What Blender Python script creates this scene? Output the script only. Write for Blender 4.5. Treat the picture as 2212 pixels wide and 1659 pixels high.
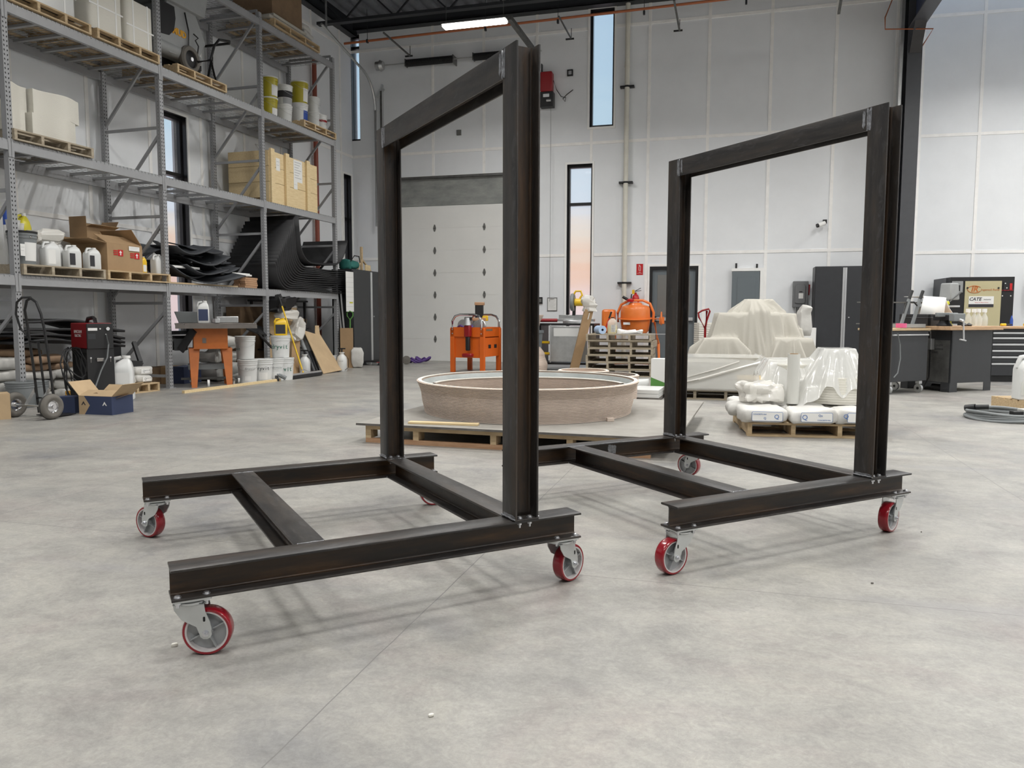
import bpy, bmesh, math, random
from mathutils import Vector, Matrix, noise as mnoise
for o in list(bpy.data.objects): bpy.data.objects.remove(o)
SC = bpy.context.scene; COL = SC.collection
PI = math.pi
rnd = random.Random(7)
# ---------------------------------------------------------------- camera
HC, FPX, PITCH, ROLL = 1.064, 1666.5, 0.0872, 0.0019
cd = bpy.data.cameras.new('camera'); cam = bpy.data.objects.new('camera', cd); COL.objects.link(cam)
cd.sensor_fit = 'HORIZONTAL'; cd.sensor_width = 36; cd.lens = 36*FPX/2212; cd.clip_start = .05; cd.clip_end = 300
cam.location = (0, 0, HC)
cam.rotation_mode = 'XYZ'
cam.matrix_world = Matrix.Translation((0, 0, HC)) @ Matrix.Rotation(PI/2-PITCH, 4, 'X') @ Matrix.Rotation(ROLL, 4, 'Z')
SC.camera = cam
SC.view_settings.view_transform = 'Standard'; SC.view_settings.look = 'None'
SC.view_settings.gamma = 1; SC.view_settings.exposure = 0.0
SC.view_settings.use_curve_mapping = False
# ---------------------------------------------------------------- dusk sky outside
w = bpy.data.worlds.new('dusk_sky'); SC.world = w; w.use_nodes = True
nt = w.node_tree; nt.nodes.clear()
wo = nt.nodes.new('ShaderNodeOutputWorld'); bg = nt.nodes.new('ShaderNodeBackground')
tc = nt.nodes.new('ShaderNodeTexCoord'); sx = nt.nodes.new('ShaderNodeSeparateXYZ'); cr = nt.nodes.new('ShaderNodeValToRGB')
nz = nt.nodes.new('ShaderNodeTexNoise'); nz.inputs['Scale'].default_value = 5; mp = nt.nodes.new('ShaderNodeMapping'); mp.inputs['Scale'].default_value = (1, 1, 9)
ad = nt.nodes.new('ShaderNodeMath'); ad.operation = 'MULTIPLY_ADD'; ad.inputs[1].default_value = .09
nt.links.new(tc.outputs['Generated'], mp.inputs['Vector']); nt.links.new(mp.outputs[0], nz.inputs['Vector'])
nt.links.new(tc.outputs['Generated'], sx.inputs[0]); nt.links.new(nz.outputs[0], ad.inputs[0]); nt.links.new(sx.outputs['Z'], ad.inputs[2])
nt.links.new(ad.outputs[0], cr.inputs[0])
el = cr.color_ramp.elements
el[0].position = .0; el[0].color = (.62, .55, .6, 1); el[1].position = .34; el[1].color = (.55, .78, .98, 1)
for p_, c_ in ((.055, (1, .80, .82)), (.11, (1, .66, .50)), (.155, (.95, .83, .72)), (.185, (.80, .88, 1.0)), (.27, (.62, .84, 1.0)), (.6, (.50, .68, .95))):
    e = el.new(p_); e.color = (*c_, 1)
nt.links.new(cr.outputs[0], bg.inputs[0]); bg.inputs[1].default_value = .92; nt.links.new(bg.outputs[0], wo.inputs[0])

# ---------------------------------------------------------------- measured frames of reference
def ray(px, py):
    X2 = (px-1106)/FPX; U2 = -(py-829.5)/FPX
    c, s = math.cos(ROLL), math.sin(ROLL); X = X2*c-U2*s; u = X2*s+U2*c
    c, s = math.cos(PITCH), math.sin(PITCH); return Vector((X, c+u*s, -s+u*c))
def G(px, py, z=0.0):                      # place on a level surface of height z
    d = ray(px, py); t = (z-HC)/d.z; return Vector((d.x*t, d.y*t, z))
class Frame:
    def __init__(s, o, a): s.o = Vector((o[0], o[1], 0)); s.a = a; s.x = Vector((math.cos(a), math.sin(a), 0)); s.y = Vector((-math.sin(a), math.cos(a), 0))
    def w(s, u, v, z=0): return s.o+s.x*u+s.y*v+Vector((0, 0, z))
    def at(s, px, py, v=0):                # where a sight line meets the upright plane v
        d = ray(px, py); o = s.o+s.y*v; t = o.dot(s.y)/d.dot(s.y); P = Vector((0, 0, HC))+d*t; q = P-s.o; return (q.dot(s.x), v, P.z)
RK = Frame((-5.724, 9.005), 1.273)          # rack front face, x along the rack, y to the wall
WB = Frame((0, 17.909), -.2725)             # back wall
WR = Frame((0, 18.626), -.2175)             # right recess of the back wall
BAY = 2.423; CEIL = 7.95; SL = -3.98        # corner of the back and left walls

# ---------------------------------------------------------------- materials
MATS = {}
def mat(name, col, rough=.55, metal=0, var=0, vscale=8, bump=0, bscale=60, stretch=None, col2=None, emit=0, alpha=1, trans=0, coat=0, spec=.5):
    if name in MATS: return MATS[name]
    m = bpy.data.materials.new(name); m.use_nodes = True; n = m.node_tree; b = n.nodes['Principled BSDF']
    b.inputs['Base Color'].default_value = (*col, 1); b.inputs['Roughness'].default_value = rough; b.inputs['Metallic'].default_value = metal
    b.inputs['Specular IOR Level'].default_value = spec
    if coat: b.inputs['Coat Weight'].default_value = coat; b.inputs['Coat Roughness'].default_value = .15
    if emit: b.inputs['Emission Color'].default_value = (*col, 1); b.inputs['Emission Strength'].default_value = emit
    if alpha < 1: b.inputs['Alpha'].default_value = alpha
    if trans: b.inputs['Transmission Weight'].default_value = trans
    L = n.links
    if var or col2 or bump:
        t = n.nodes.new('ShaderNodeTexCoord'); mpn = n.nodes.new('ShaderNodeMapping'); L.new(t.outputs['Object'], mpn.inputs['Vector'])
        if stretch: mpn.inputs['Scale'].default_value = stretch
    if var or col2:
        nn = n.nodes.new('ShaderNodeTexNoise'); nn.inputs['Scale'].default_value = vscale; nn.inputs['Detail'].default_value = 6; nn.inputs['Roughness'].default_value = .65
        L.new(mpn.outputs[0], nn.inputs['Vector'])
        r = n.nodes.new('ShaderNodeValToRGB'); r.color_ramp.elements[0].position = .32; r.color_ramp.elements[1].position = .68
        c2 = col2 or tuple(min(1, c*(1+var)) for c in col); c1 = col if col2 else tuple(c*(1-var) for c in col)
        r.color_ramp.elements[0].color = (*c1, 1); r.color_ramp.elements[1].color = (*c2, 1)
        L.new(nn.outputs[0], r.inputs[0]); L.new(r.outputs[0], b.inputs['Base Color'])
    if bump:
        bn = n.nodes.new('ShaderNodeTexNoise'); bn.inputs['Scale'].default_value = bscale; bn.inputs['Detail'].default_value = 4
        L.new(mpn.outputs[0], bn.inputs['Vector']); bb = n.nodes.new('ShaderNodeBump'); bb.inputs['Strength'].default_value = bump; bb.inputs['Distance'].default_value = .01
        L.new(bn.outputs[0], bb.inputs['Height']); L.new(bb.outputs[0], b.inputs['Normal'])
    MATS[name] = m; return m

def floor_mat():
    m = bpy.data.materials.new('polished_concrete'); m.use_nodes = True; n = m.node_tree; b = n.nodes['Principled BSDF']; L = n.links
    def N(t, **k):
        q = n.nodes.new(t)
        for a, v in k.items(): setattr(q, a, v)
        return q
    t = N('ShaderNodeTexCoord')
    def noise(scale, detail=5, rough=.6, st=(1, 1, 1), dist=0):
        mp_ = N('ShaderNodeMapping'); mp_.inputs['Scale'].default_value = st; L.new(t.outputs['Object'], mp_.inputs[0])
        q = N('ShaderNodeTexNoise'); q.inputs['Scale'].default_value = scale; q.inputs['Detail'].default_value = detail; q.inputs['Roughness'].default_value = rough; q.inputs['Distortion'].default_value = dist
        L.new(mp_.outputs[0], q.inputs['Vector']); return q.outputs[0]
    def ramp(src, stops):
        r = N('ShaderNodeValToRGB'); r.color_ramp.elements[0].position = stops[0][0]; r.color_ramp.elements[0].color = (*stops[0][1], 1)
        r.color_ramp.elements[1].position = stops[-1][0]; r.color_ramp.elements[1].color = (*stops[-1][1], 1)
        for p_, c_ in stops[1:-1]: r.color_ramp.elements.new(p_).color = (*c_, 1)
        L.new(src, r.inputs[0]); return r.outputs[0]
    def mix(a, b_, f, mode='MIX'):
        q = N('ShaderNodeMix', data_type='RGBA', blend_type=mode)
        if isinstance(f, float): q.inputs[0].default_value = f
        else: L.new(f, q.inputs[0])
        L.new(a, q.inputs[6])
        if isinstance(b_, tuple): q.inputs[7].default_value = (*b_, 1)
        else: L.new(b_, q.inputs[7])
        return q.outputs[2]
    base = ramp(noise(.42, 8, .66, dist=.5), [(.33, (.205, .205, .209)), (.44, (.290, .282, .264)), (.56, (.345, .335, .308)), (.68, (.225, .227, .233))])
    warm = ramp(noise(1.1, 6, .7, dist=.8), [(.5, (0, 0, 0)), (.75, (1, 1, 1))])
    c = mix(base, (.285, .256, .244), warm)
    fine = ramp(noise(2.3, 11, .82, st=(1, 1.5, 1), dist=.35), [(.35, (.74, .745, .755)), (.5, (1, 1, 1)), (.64, (1.20, 1.19, 1.16))])
    c = mix(c, fine, .85, 'MULTIPLY')
    speck = ramp(noise(16, 8, .8, dist=1.5), [(.40, (.88, .88, .88)), (.62, (1.07, 1.07, 1.07))])
    c = mix(c, speck, .9, 'MULTIPLY')
    grit = ramp(noise(70, 6, .8), [(.38, (.90, .90, .90)), (.62, (1.08, 1.08, 1.08))])
    c = mix(c, grit, .8, 'MULTIPLY')
    # curled trowel marks: thin contour lines of a warped noise
    q = noise(3.2, 3, .5, dist=2.5); m1 = N('ShaderNodeMath', operation='PINGPONG'); m1.inputs[1].default_value = .05; L.new(q, m1.inputs[0])
    m2 = ramp(m1.outputs[0], [(.0, (1.16, 1.15, 1.12)), (.004, (1, 1, 1)), (1, (1, 1, 1))])
    patch = ramp(noise(.9, 2, .5), [(.5, (0, 0, 0)), (.6, (1, 1, 1))])
    c = mix(c, mix(c, m2, 1.0, 'MULTIPLY'), patch)
    # tyre scuffs, long and dark
    sc = ramp(noise(1.0, 4, .6, st=(.22, 2.6, 1), dist=.6), [(.60, (0, 0, 0)), (.72, (.5, .5, .5))])
    c = mix(c, (.27, .265, .27), sc)
    # saw-cut joints
    sp = N('ShaderNodeSeparateXYZ'); L.new(t.outputs['Object'], sp.inputs[0])
    wob = noise(1.7, 3, .6)
    def joint(sock, off, per, wdt):
        a = N('ShaderNodeMath', operation='MULTIPLY_ADD'); L.new(wob, a.inputs[0]); a.inputs[1].default_value = .02; L.new(sock, a.inputs[2])
        s_ = N('ShaderNodeMath', operation='SUBTRACT'); L.new(a.outputs[0], s_.inputs[0]); s_.inputs[1].default_value = off+.01-per/2+100*0
        mo = N('ShaderNodeMath', operation='FLOORED_MODULO'); L.new(s_.outputs[0], mo.inputs[0]); mo.inputs[1].default_value = per
        d_ = N('ShaderNodeMath', operation='SUBTRACT'); L.new(mo.outputs[0], d_.inputs[0]); d_.inputs[1].default_value = per/2
        ab = N('ShaderNodeMath', operation='ABSOLUTE'); L.new(d_.outputs[0], ab.inputs[0])
        le = N('ShaderNodeMath', operation='LESS_THAN'); L.new(ab.outputs[0], le.inputs[0]); le.inputs[1].default_value = wdt; return le.outputs[0]
    j1 = joint(sp.outputs[1], 3.07, 2.15, .0019); j2 = joint(sp.outputs[0], -1.035, 2.715, .0021)
    mx = N('ShaderNodeMath', operation='MAXIMUM'); L.new(j1, mx.inputs[0]); L.new(j2, mx.inputs[1])
    c = mix(c, (.17, .165, .16), mx.outputs[0]); L.new(c, b.inputs['Base Color'])
    rr = ramp(noise(1.3, 6, .7), [(.35, (.34, .34, .34)), (.7, (.52, .52, .52))]); L.new(rr, b.inputs['Roughness'])
    b.inputs['Specular IOR Level'].default_value = .42
    bp = N('ShaderNodeBump'); bp.inputs['Strength'].default_value = .12; bp.inputs['Distance'].default_value = .01; L.new(noise(24, 5, .7), bp.inputs['Height']); L.new(bp.outputs[0], b.inputs['Normal'])
    MATS['floor'] = m; return m

def steel_mat(key, st, web):
    m = bpy.data.materials.new(key); m.use_nodes = True; n = m.node_tree; b = n.nodes['Principled BSDF']; L = n.links
    t = n.nodes.new('ShaderNodeTexCoord')
    def ns(scale, k=1, det=6, dist=0):
        mp_ = n.nodes.new('ShaderNodeMapping'); mp_.inputs['Scale'].default_value = tuple(1+(q-1)*k for q in st); L.new(t.outputs['Object'], mp_.inputs[0])
        q = n.nodes.new('ShaderNodeTexNoise'); q.inputs['Scale'].default_value = scale; q.inputs['Detail'].default_value = det; q.inputs['Roughness'].default_value = .66; q.inputs['Distortion'].default_value = dist
        L.new(mp_.outputs[0], q.inputs[0]); return q.outputs[0]
    r = n.nodes.new('ShaderNodeValToRGB'); e = r.color_ramp.elements
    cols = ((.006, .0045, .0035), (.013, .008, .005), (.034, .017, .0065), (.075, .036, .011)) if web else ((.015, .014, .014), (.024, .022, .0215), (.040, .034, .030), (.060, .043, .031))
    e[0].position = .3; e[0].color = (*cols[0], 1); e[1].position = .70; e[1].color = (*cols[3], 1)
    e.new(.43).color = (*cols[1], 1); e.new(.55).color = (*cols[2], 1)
    L.new(ns(6, 1, 7, .2), r.inputs[0])
    r2 = n.nodes.new('ShaderNodeValToRGB'); e = r2.color_ramp.elements; e[0].position = .54; e[0].color = (0, 0, 0, 1); e[1].position = .66; e[1].color = (.6, .6, .6, 1)
    L.new(ns(18, .6, 8, .8), r2.inputs[0])
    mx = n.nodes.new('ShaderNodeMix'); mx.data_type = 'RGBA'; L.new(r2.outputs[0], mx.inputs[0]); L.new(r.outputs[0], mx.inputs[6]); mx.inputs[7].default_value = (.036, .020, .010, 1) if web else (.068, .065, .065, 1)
    L.new(mx.outputs[2], b.inputs['Base Color'])
    rr = n.nodes.new('ShaderNodeMapRange'); rr.inputs[3].default_value = .26; rr.inputs[4].default_value = .50; L.new(ns(12, .5), rr.inputs[0]); L.new(rr.outputs[0], b.inputs['Roughness'])
    b.inputs['Metallic'].default_value = .25; b.inputs['Specular IOR Level'].default_value = .6
    bp = n.nodes.new('ShaderNodeBump'); bp.inputs['Strength'].default_value = .12; bp.inputs['Distance'].default_value = .003; L.new(ns(60, 0), bp.inputs['Height']); L.new(bp.outputs[0], b.inputs['Normal'])
    MATS[key] = m; return m

def wood_mat(name, c1, c2, rough=.7):
    return mat(name, c1, rough, var=0, vscale=5, col2=c2, stretch=(1.2, 9, 9), bump=.12, bscale=30)
floor_mat()
for ax_, st_ in (('x', (.3, 2.6, 2.6)), ('y', (2.6, .3, 2.6)), ('z', (2.6, 2.6, .3))):
    steel_mat('steel_flange_'+ax_, st_, 0); steel_mat('steel_web_'+ax_, st_, 1)
MATS['steel'] = MATS['steel_flange_x']
M = lambda k: MATS[k]
mat('wall_panel', (.79, .81, .83), .5, var=.03, vscale=1.2, bump=.03, bscale=80)
mat('wall_shade', (.60, .615, .625), .5)
mat('batten', (.90, .89, .87), .5, var=.05, vscale=6)
mat('trimwhite', (.88, .88, .86), .45)
mat('deck', (.17, .18, .20), .5, var=.25, vscale=1.5)
mat('joist', (.02, .022, .026), .5)
mat('blackframe', (.012, .012, .013), .35)
mat('concrete_reveal', (.16, .155, .15), .8, var=.3, vscale=6)
mat('glass', (1, 1, 1), .0, alpha=.12, spec=.3)
mat('doorpanel', (.79, .79, .765), .42, var=.03, vscale=1)
mat('hinge', (.22, .22, .21), .45, .6)
mat('header', (.20, .21, .205), .6, vscale=2.2, col2=(.33, .34, .32), stretch=(1, 1, 2.5))
mat('galv', (.50, .51, .51), .35, .8, var=.1)
mat('darkgalv', (.16, .16, .155), .45, .7, var=.2)
mat('spring', (.03, .03, .03), .5, .4, var=.5, vscale=40)
mat('redmotor', (.32, .015, .02), .4)
mat('orangepipe', (.42, .13, .05), .5)
mat('redpipe', (.25, .06, .035), .5)
mat('pvc', (.68, .66, .58), .5, var=.05)
mat('black', (.012, .012, .013), .45)
mat('blackmatte', (.018, .018, .02), .8)
mat('cabinet', (.030, .032, .036), .42, var=.08)
mat('columngrey', (.065, .068, .076), .45, var=.06)
mat('alu', (.62, .63, .64), .35, .7)
mat('chrome', (.75, .75, .76), .15, 1)
mat('zinc', (.60, .62, .62), .34, .75, var=.06)
mat('bolt', (.66, .67, .70), .25, .9)
mat('hubgrey', (.36, .37, .38), .42, .35)
mat('hubrim', (.60, .57, .57), .4, .3)
mat('redpoly', (.24, .006, .014), .22, coat=.4)
mat('weld', (.27, .275, .29), .40, .7, var=.5, vscale=60)
mat('rackgrey', (.31, .315, .325), .42, var=.05, vscale=5)
mat('slot', (.012, .012, .012), .8)
mat('wire', (.42, .425, .43), .35, .7)
wood_mat('pallet_wood', (.42, .30, .17), (.60, .46, .28))
wood_mat('pallet_old', (.30, .25, .18), (.43, .37, .28))
wood_mat('pine', (.66, .50, .27), (.78, .63, .38))
wood_mat('redlumber', (.36, .20, .11), (.50, .31, .18))
wood_mat('benchwood', (.46, .29, .16), (.60, .40, .24), .5)
mat('ply', (.24, .228, .205), .75, vscale=2.5, col2=(.34, .325, .295))
mat('plyedge', (.13, .12, .11), .8, var=.3)
mat('cardboard', (.36, .235, .125), .75, var=.08, vscale=4)
mat('cardboard_light', (.47, .34, .20), .75, var=.08, vscale=4)
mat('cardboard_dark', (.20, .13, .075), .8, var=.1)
mat('cream', (.74, .72, .65), .75, bump=.35, bscale=14, stretch=(1, 1, 16))
mat('print', (.58, .48, .41), .8, var=.06, vscale=5)
mat('printrim', (.74, .69, .61), .7)
mat('greycement', (.31, .33, .32), .6, vscale=3, col2=(.44, .46, .45))
mat('rubber', (.016, .016, .018), .55, var=.3, vscale=5, bump=.1, bscale=120)
mat('foam', (.022, .024, .028), .62, vscale=5, col2=(.045, .05, .058))
mat('white', (.80, .80, .78), .4)
mat('plastic_white', (.68, .69, .68), .32, var=.02)
mat('plastic_cream', (.72, .68, .55), .4)
mat('paper', (.78, .78, .76), .8)
mat('printink', (.03, .03, .035), .7)
mat('printgrey', (.35, .36, .37), .7)
mat('printgreen', (.01, .16, .10), .6)
mat('printblue', (.06, .16, .42), .6)
mat('printred', (.55, .02, .03), .5)
mat('yellow', (.78, .50, .02), .35)
mat('mustard', (.42, .36, .02), .35)
mat('lime', (.62, .60, .04), .4)
mat('limejug', (.62, .55, .05), .3)
mat('orange', (.70, .13, .012), .38)
mat('amber', (.72, .36, .03), .45)
mat('orange_saw', (.48, .135, .025), .42, var=.08)
mat('orange_mixer', (.80, .20, .035), .35, coat=.3)
mat('red', (.50, .012, .015), .35)
mat('darkred', (.25, .008, .012), .35)
mat('greymachine', (.30, .31, .31), .4, var=.05)
mat('tire', (.05, .048, .045), .8, bump=.3, bscale=30)
mat('tiregrey', (.14, .13, .115), .85, bump=.3, bscale=30)
mat('canvas', (.44, .42, .37), .85, bump=.15, bscale=22)
mat('bagwhite', (.58, .57, .54), .6, var=.04, bump=.6, bscale=9)
mat('bagbrown', (.33, .22, .14), .75, var=.1, bump=.5, bscale=9)
mat('tub', (.20, .215, .22), .5)
mat('purple', (.10, .05, .22), .7)
mat('green', (.10, .28, .06), .5)
mat('teal', (.02, .14, .12), .7)
mat('pink', (.75, .13, .28), .6)
mat('saw_top', (.22, .20, .185), .35, .6, var=.1)
mat('beige_panel', (.50, .45, .27), .5)
mat('towel', (.38, .50, .68), .8)
mat('panelgrey', (.14, .165, .18), .45)
mat('boxgrey', (.17, .175, .18), .45)
mat('blue', (.02, .07, .35), .5)
mat('navy', (.035, .05, .11), .6)
mat('insul', (.45, .45, .43), .8)
def film(name, col, alpha, rough=.18, bump=.8):
    m = mat(name, col, rough, bump=bump, bscale=7, coat=.5); b = m.node_tree.nodes['Principled BSDF']; b.inputs['Alpha'].default_value = alpha
    return m
film('film', (.74, .74, .71), .68); film('film_dense', (.80, .78, .73), .74); film('filmroll', (.66, .66, .62), .93, .3, .15)
film('yellowliquid', (.70, .55, .10), .92, .1, 0); film('clearjug', (.80, .82, .78), .4, .2, 0)
def lampmat(name, strength):
    m = bpy.data.materials.new(name); m.use_nodes = True; n = m.node_tree; n.nodes.clear(); o = n.nodes.new('ShaderNodeOutputMaterial'); e = n.nodes.new('ShaderNodeEmission')
    e.inputs[0].default_value = (1, .98, .94, 1); e.inputs[1].default_value = strength; n.links.new(e.outputs[0], o.inputs[0]); MATS[name] = m
lampmat('tube', 14)

# ---------------------------------------------------------------- mesh builder
def basis(d):
    d = Vector(d).normalized(); u = Vector((0, 0, 1)) if abs(d.z) < .95 else Vector((1, 0, 0))
    a = d.cross(u).normalized(); return a, a.cross(d).normalized()
class MB:
    def __init__(s): s.v = []; s.f = []; s.mi = []; s.mats = []
    def m(s, k):
        if k not in s.mats: s.mats.append(k)
        return s.mats.index(k)
    def add(s, vs, fs, k, T=None):
        n = len(s.v); i = s.m(k)
        s.v += [tuple(T @ Vector(p)) if T is not None else tuple(p) for p in vs]
        s.f += [tuple(n+a for a in q) for q in fs]; s.mi += [i]*len(fs); return s
    def box(s, x0, x1, y0, y1, z0, z1, k, T=None):
        return s.add([(x0, y0, z0), (x1, y0, z0), (x1, y1, z0), (x0, y1, z0), (x0, y0, z1), (x1, y0, z1), (x1, y1, z1), (x0, y1, z1)],
                     [(0, 3, 2, 1), (4, 5, 6, 7), (0, 1, 5, 4), (1, 2, 6, 5), (2, 3, 7, 6), (3, 0, 4, 7)], k, T)
    def cyl(s, a, b, r, k, seg=12, r2=None, caps=True, T=None):
        a, b = Vector(a), Vector(b); r2 = r if r2 is None else r2; u, w_ = basis(b-a); vs = []
        for c, q in ((a, r), (b, r2)):
            for i in range(seg): t = 2*PI*i/seg; vs.append(c+u*(q*math.cos(t))+w_*(q*math.sin(t)))
        fs = [(i, (i+1) % seg, seg+(i+1) % seg, seg+i) for i in range(seg)]
        if caps: fs += [tuple(range(seg-1, -1, -1)), tuple(range(seg, 2*seg))]
        return s.add(vs, fs, k, T)
    def tube(s, pts, r, k, seg=8, closed=False, T=None):
        P = [Vector(p) for p in pts]; n = len(P); vs = []; pu = None
        for i, p in enumerate(P):
            d = (P[(i+1) % n]-P[i-1]) if closed else (P[min(i+1, n-1)]-P[max(i-1, 0)])
            d.normalize()
            if pu is None: u, w_ = basis(d)
            else: u = (pu-d*pu.dot(d)).normalized(); w_ = d.cross(u)
            pu = u
            for j in range(seg): t = 2*PI*j/seg; vs.append(p+u*(r*math.cos(t))+w_*(r*math.sin(t)))
        fs = []
        for i in range(n if closed else n-1):
            a, b = i*seg, ((i+1) % n)*seg
            fs += [(a+j, a+(j+1) % seg, b+(j+1) % seg, b+j) for j in range(seg)]
        if not closed: fs += [tuple(range(seg-1, -1, -1)), tuple(range((n-1)*seg, n*seg))]
        return s.add(vs, fs, k, T)
    def lathe(s, prof, k, seg=24, c=(0, 0, 0), T=None, sx=1, sy=1, closed=False):
        vs = [(c[0]+sx*r*math.cos(2*PI*i/seg), c[1]+sy*r*math.sin(2*PI*i/seg), c[2]+z) for r, z in prof for i in range(seg)]
        n = len(prof); fs = []
        for a in range(n if closed else n-1):
            b = (a+1) % n
            fs += [(a*seg+i, a*seg+(i+1) % seg, b*seg+(i+1) % seg, b*seg+i) for i in range(seg)]
        if not closed:
            if prof[0][0] > 1e-4: fs.append(tuple(range(seg-1, -1, -1)))
            if prof[-1][0] > 1e-4: fs.append(tuple(range((n-1)*seg, n*seg)))
        return s.add(vs, fs, k, T)
    def prism(s, poly, z0, z1, k, T=None, top=None):        # poly in xy
        n = len(poly); tp = top or poly
        vs = [(x, y, z0) for x, y in poly]+[(x, y, z1) for x, y in tp]
        return s.add(vs, [tuple(range(n-1, -1, -1)), tuple(range(n, 2*n))]+[(i, (i+1) % n, n+(i+1) % n, n+i) for i in range(n)], k, T)
    def beam(s, a, b, w_, h, k):                            # rectangular bar between two points, w horizontal, h upright
        a, b = Vector(a), Vector(b); d = (b-a).normalized(); u, up = basis(d); vs = []
        for c in (a, b):
            for i, j in ((-1, -1), (1, -1), (1, 1), (-1, 1)): vs.append(c+u*(i*w_/2)+up*(j*h/2))
        return s.add(vs, [(0, 3, 2, 1), (4, 5, 6, 7), (0, 1, 5, 4), (1, 2, 6, 5), (2, 3, 7, 6), (3, 0, 4, 7)], k)
    def quad(s, a, b, c, d, k, T=None): return s.add([a, b, c, d], [(0, 1, 2, 3)], k, T)
    def grid(s, nx, ny, fn, k, T=None, thick=0):
        vs = [fn(i/nx, j/ny) for j in range(ny+1) for i in range(nx+1)]
        fs = [(j*(nx+1)+i, j*(nx+1)+i+1, (j+1)*(nx+1)+i+1, (j+1)*(nx+1)+i) for j in range(ny) for i in range(nx)]
        return s.add(vs, fs, k, T)
    def build(s, name, parent=None, loc=None, rz=0, bevel=0, smooth=True, weld=False, solid=0, sub=0, recalc=True, angle=35):
        me = bpy.data.meshes.new(name); me.from_pydata(s.v, [], s.f)
        for k in s.mats: me.materials.append(MATS[k])
        me.polygons.foreach_set('material_index', s.mi)
        bm = bmesh.new(); bm.from_mesh(me)
        if weld: bmesh.ops.remove_doubles(bm, verts=bm.verts, dist=1e-5)
        if recalc: bmesh.ops.recalc_face_normals(bm, faces=bm.faces)
        bm.to_mesh(me); bm.free()
        if smooth:
            me.shade_smooth(); me.set_sharp_from_angle(angle=math.radians(angle))
        o = bpy.data.objects.new(name, me); COL.objects.link(o)
        if parent: o.parent = parent
        if loc is not None: o.location = loc
        if rz: o.rotation_euler.z = rz
        if solid: q = o.modifiers.new('s', 'SOLIDIFY'); q.thickness = solid
        if sub: q = o.modifiers.new('u', 'SUBSURF'); q.levels = q.render_levels = sub
        if bevel: q = o.modifiers.new('b', 'BEVEL'); q.width = bevel; q.segments = 2; q.limit_method = 'ANGLE'; q.angle_limit = math.radians(40)
        return o
def tag(o, label=None, cat=None, group=None, kind=None):
    if label: o['label'] = label
    if cat: o['category'] = cat
    if group: o['group'] = group
    if kind: o['kind'] = kind
    return o
def thing(name, label, cat, loc=(0, 0, 0), rz=0, group=None):
    o = bpy.data.objects.new(name, None); COL.objects.link(o); o.location = loc; o.rotation_euler.z = rz; o.empty_display_size = .1
    return tag(o, label, cat, group)
def copy_tree(o, parent=None, loc=None, rz=None, label=None):
    c = o.copy(); COL.objects.link(c); c.parent = parent
    if loc is not None: c.location = loc
    if rz is not None: c.rotation_euler.z = rz
    if label: c['label'] = label
    for ch in list(o.children): copy_tree(ch, c)
    return c
def text(s, size, k, parent, M4, name='lettering', ext=.0006, align='CENTER', shear=0, bold=0, sx=1):
    cu = bpy.data.curves.new('t', 'FONT'); cu.body = s; cu.size = size; cu.extrude = ext; cu.align_x = align; cu.align_y = 'CENTER'; cu.shear = shear; cu.offset = bold; cu.resolution_u = 2
    to = bpy.data.objects.new('t', cu); COL.objects.link(to)
    dg = bpy.context.evaluated_depsgraph_get(); me = bpy.data.meshes.new_from_object(to.evaluated_get(dg)); bpy.data.objects.remove(to)
    me.transform(M4 @ Matrix.Diagonal((sx, 1, 1, 1))); me.materials.clear(); me.materials.append(MATS[k]); me.name = name
    o = bpy.data.objects.new(name, me); COL.objects.link(o)
    if parent: o.parent = parent
    return o
def face(loc, rz, tilt=0):                   # text plane upright, reading left to right, its front to local -y turned by rz
    return Matrix.Translation(loc) @ Matrix.Rotation(rz, 4, 'Z') @ Matrix.Rotation(PI/2-tilt, 4, 'X')
def struct(o): o['kind'] = 'structure'; return o
def rrect(w_, h, r, n=4):                    # rounded rectangle outline, centred
    out = []
    for cx, cy, a0 in ((w_/2-r, h/2-r, 0), (-w_/2+r, h/2-r, 90), (-w_/2+r, -h/2+r, 180), (w_/2-r, -h/2+r, 270)):
        for i in range(n+1): a = math.radians(a0+90*i/n); out.append((cx+r*math.cos(a), cy+r*math.sin(a)))
    return out
# ---------------------------------------------------------------- lamps of the hall: long LED high bays in rows
def high_bay(loc, rz, label):
    t = thing('high_bay_light', label, 'light', loc, rz, 'linear ceiling lights')
    h = MB(); h.prism([(-.61, -.10), (.61, -.10), (.61, .10), (-.61, .10)], .045, .075, 'white', top=[(-.60, -.06), (.60, -.06), (.60, .06), (-.60, .06)]); h.build('housing', t)
    d = MB(); d.box(-.60, .60, -.095, .095, .0, .044, 'tube'); d.build('diffuser', t, bevel=.015)
    c = MB()
    for x in (-.55, .55): c.cyl((x, 0, .075), (x, 0, CEIL-loc[2]-.012), .004, 'darkgalv', 6)
    c.build('suspension_wire', t)
    ld = bpy.data.lights.new('led_array', 'AREA'); ld.shape = 'RECTANGLE'; ld.size = 1.2; ld.size_y = .19; ld.energy = LAMP_W; ld.color = (1, .985, .955); ld.spread = math.radians(152)
    lo = bpy.data.objects.new('led_array', ld); COL.objects.link(lo); lo.parent = t; lo.location = (0, 0, -.004)
    return t
LAMP_W = 91
LAMPZ = 6.35
vis = G(1025, 55, LAMPZ)
high_bay(vis, -.2725, 'glowing linear ceiling light above the left steel frame')
E = Frame((vis.x, vis.y), -.2725)
for i in (0, 1, 2, 3):
    for j in (0, 1, 2, 3, 4):
        if i == j == 0: continue
        q = E.w(i*4.1, -j*3.9-(1.1 if j == 0 else 0), LAMPZ)
        high_bay(q, -.2725, 'linear ceiling light of the rows outside the picture')
for u_ in (10.4, 12.9): high_bay(E.w(u_, 1.7, LAMPZ+.3), -.2725, 'linear ceiling light of the rows outside the picture')

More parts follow.
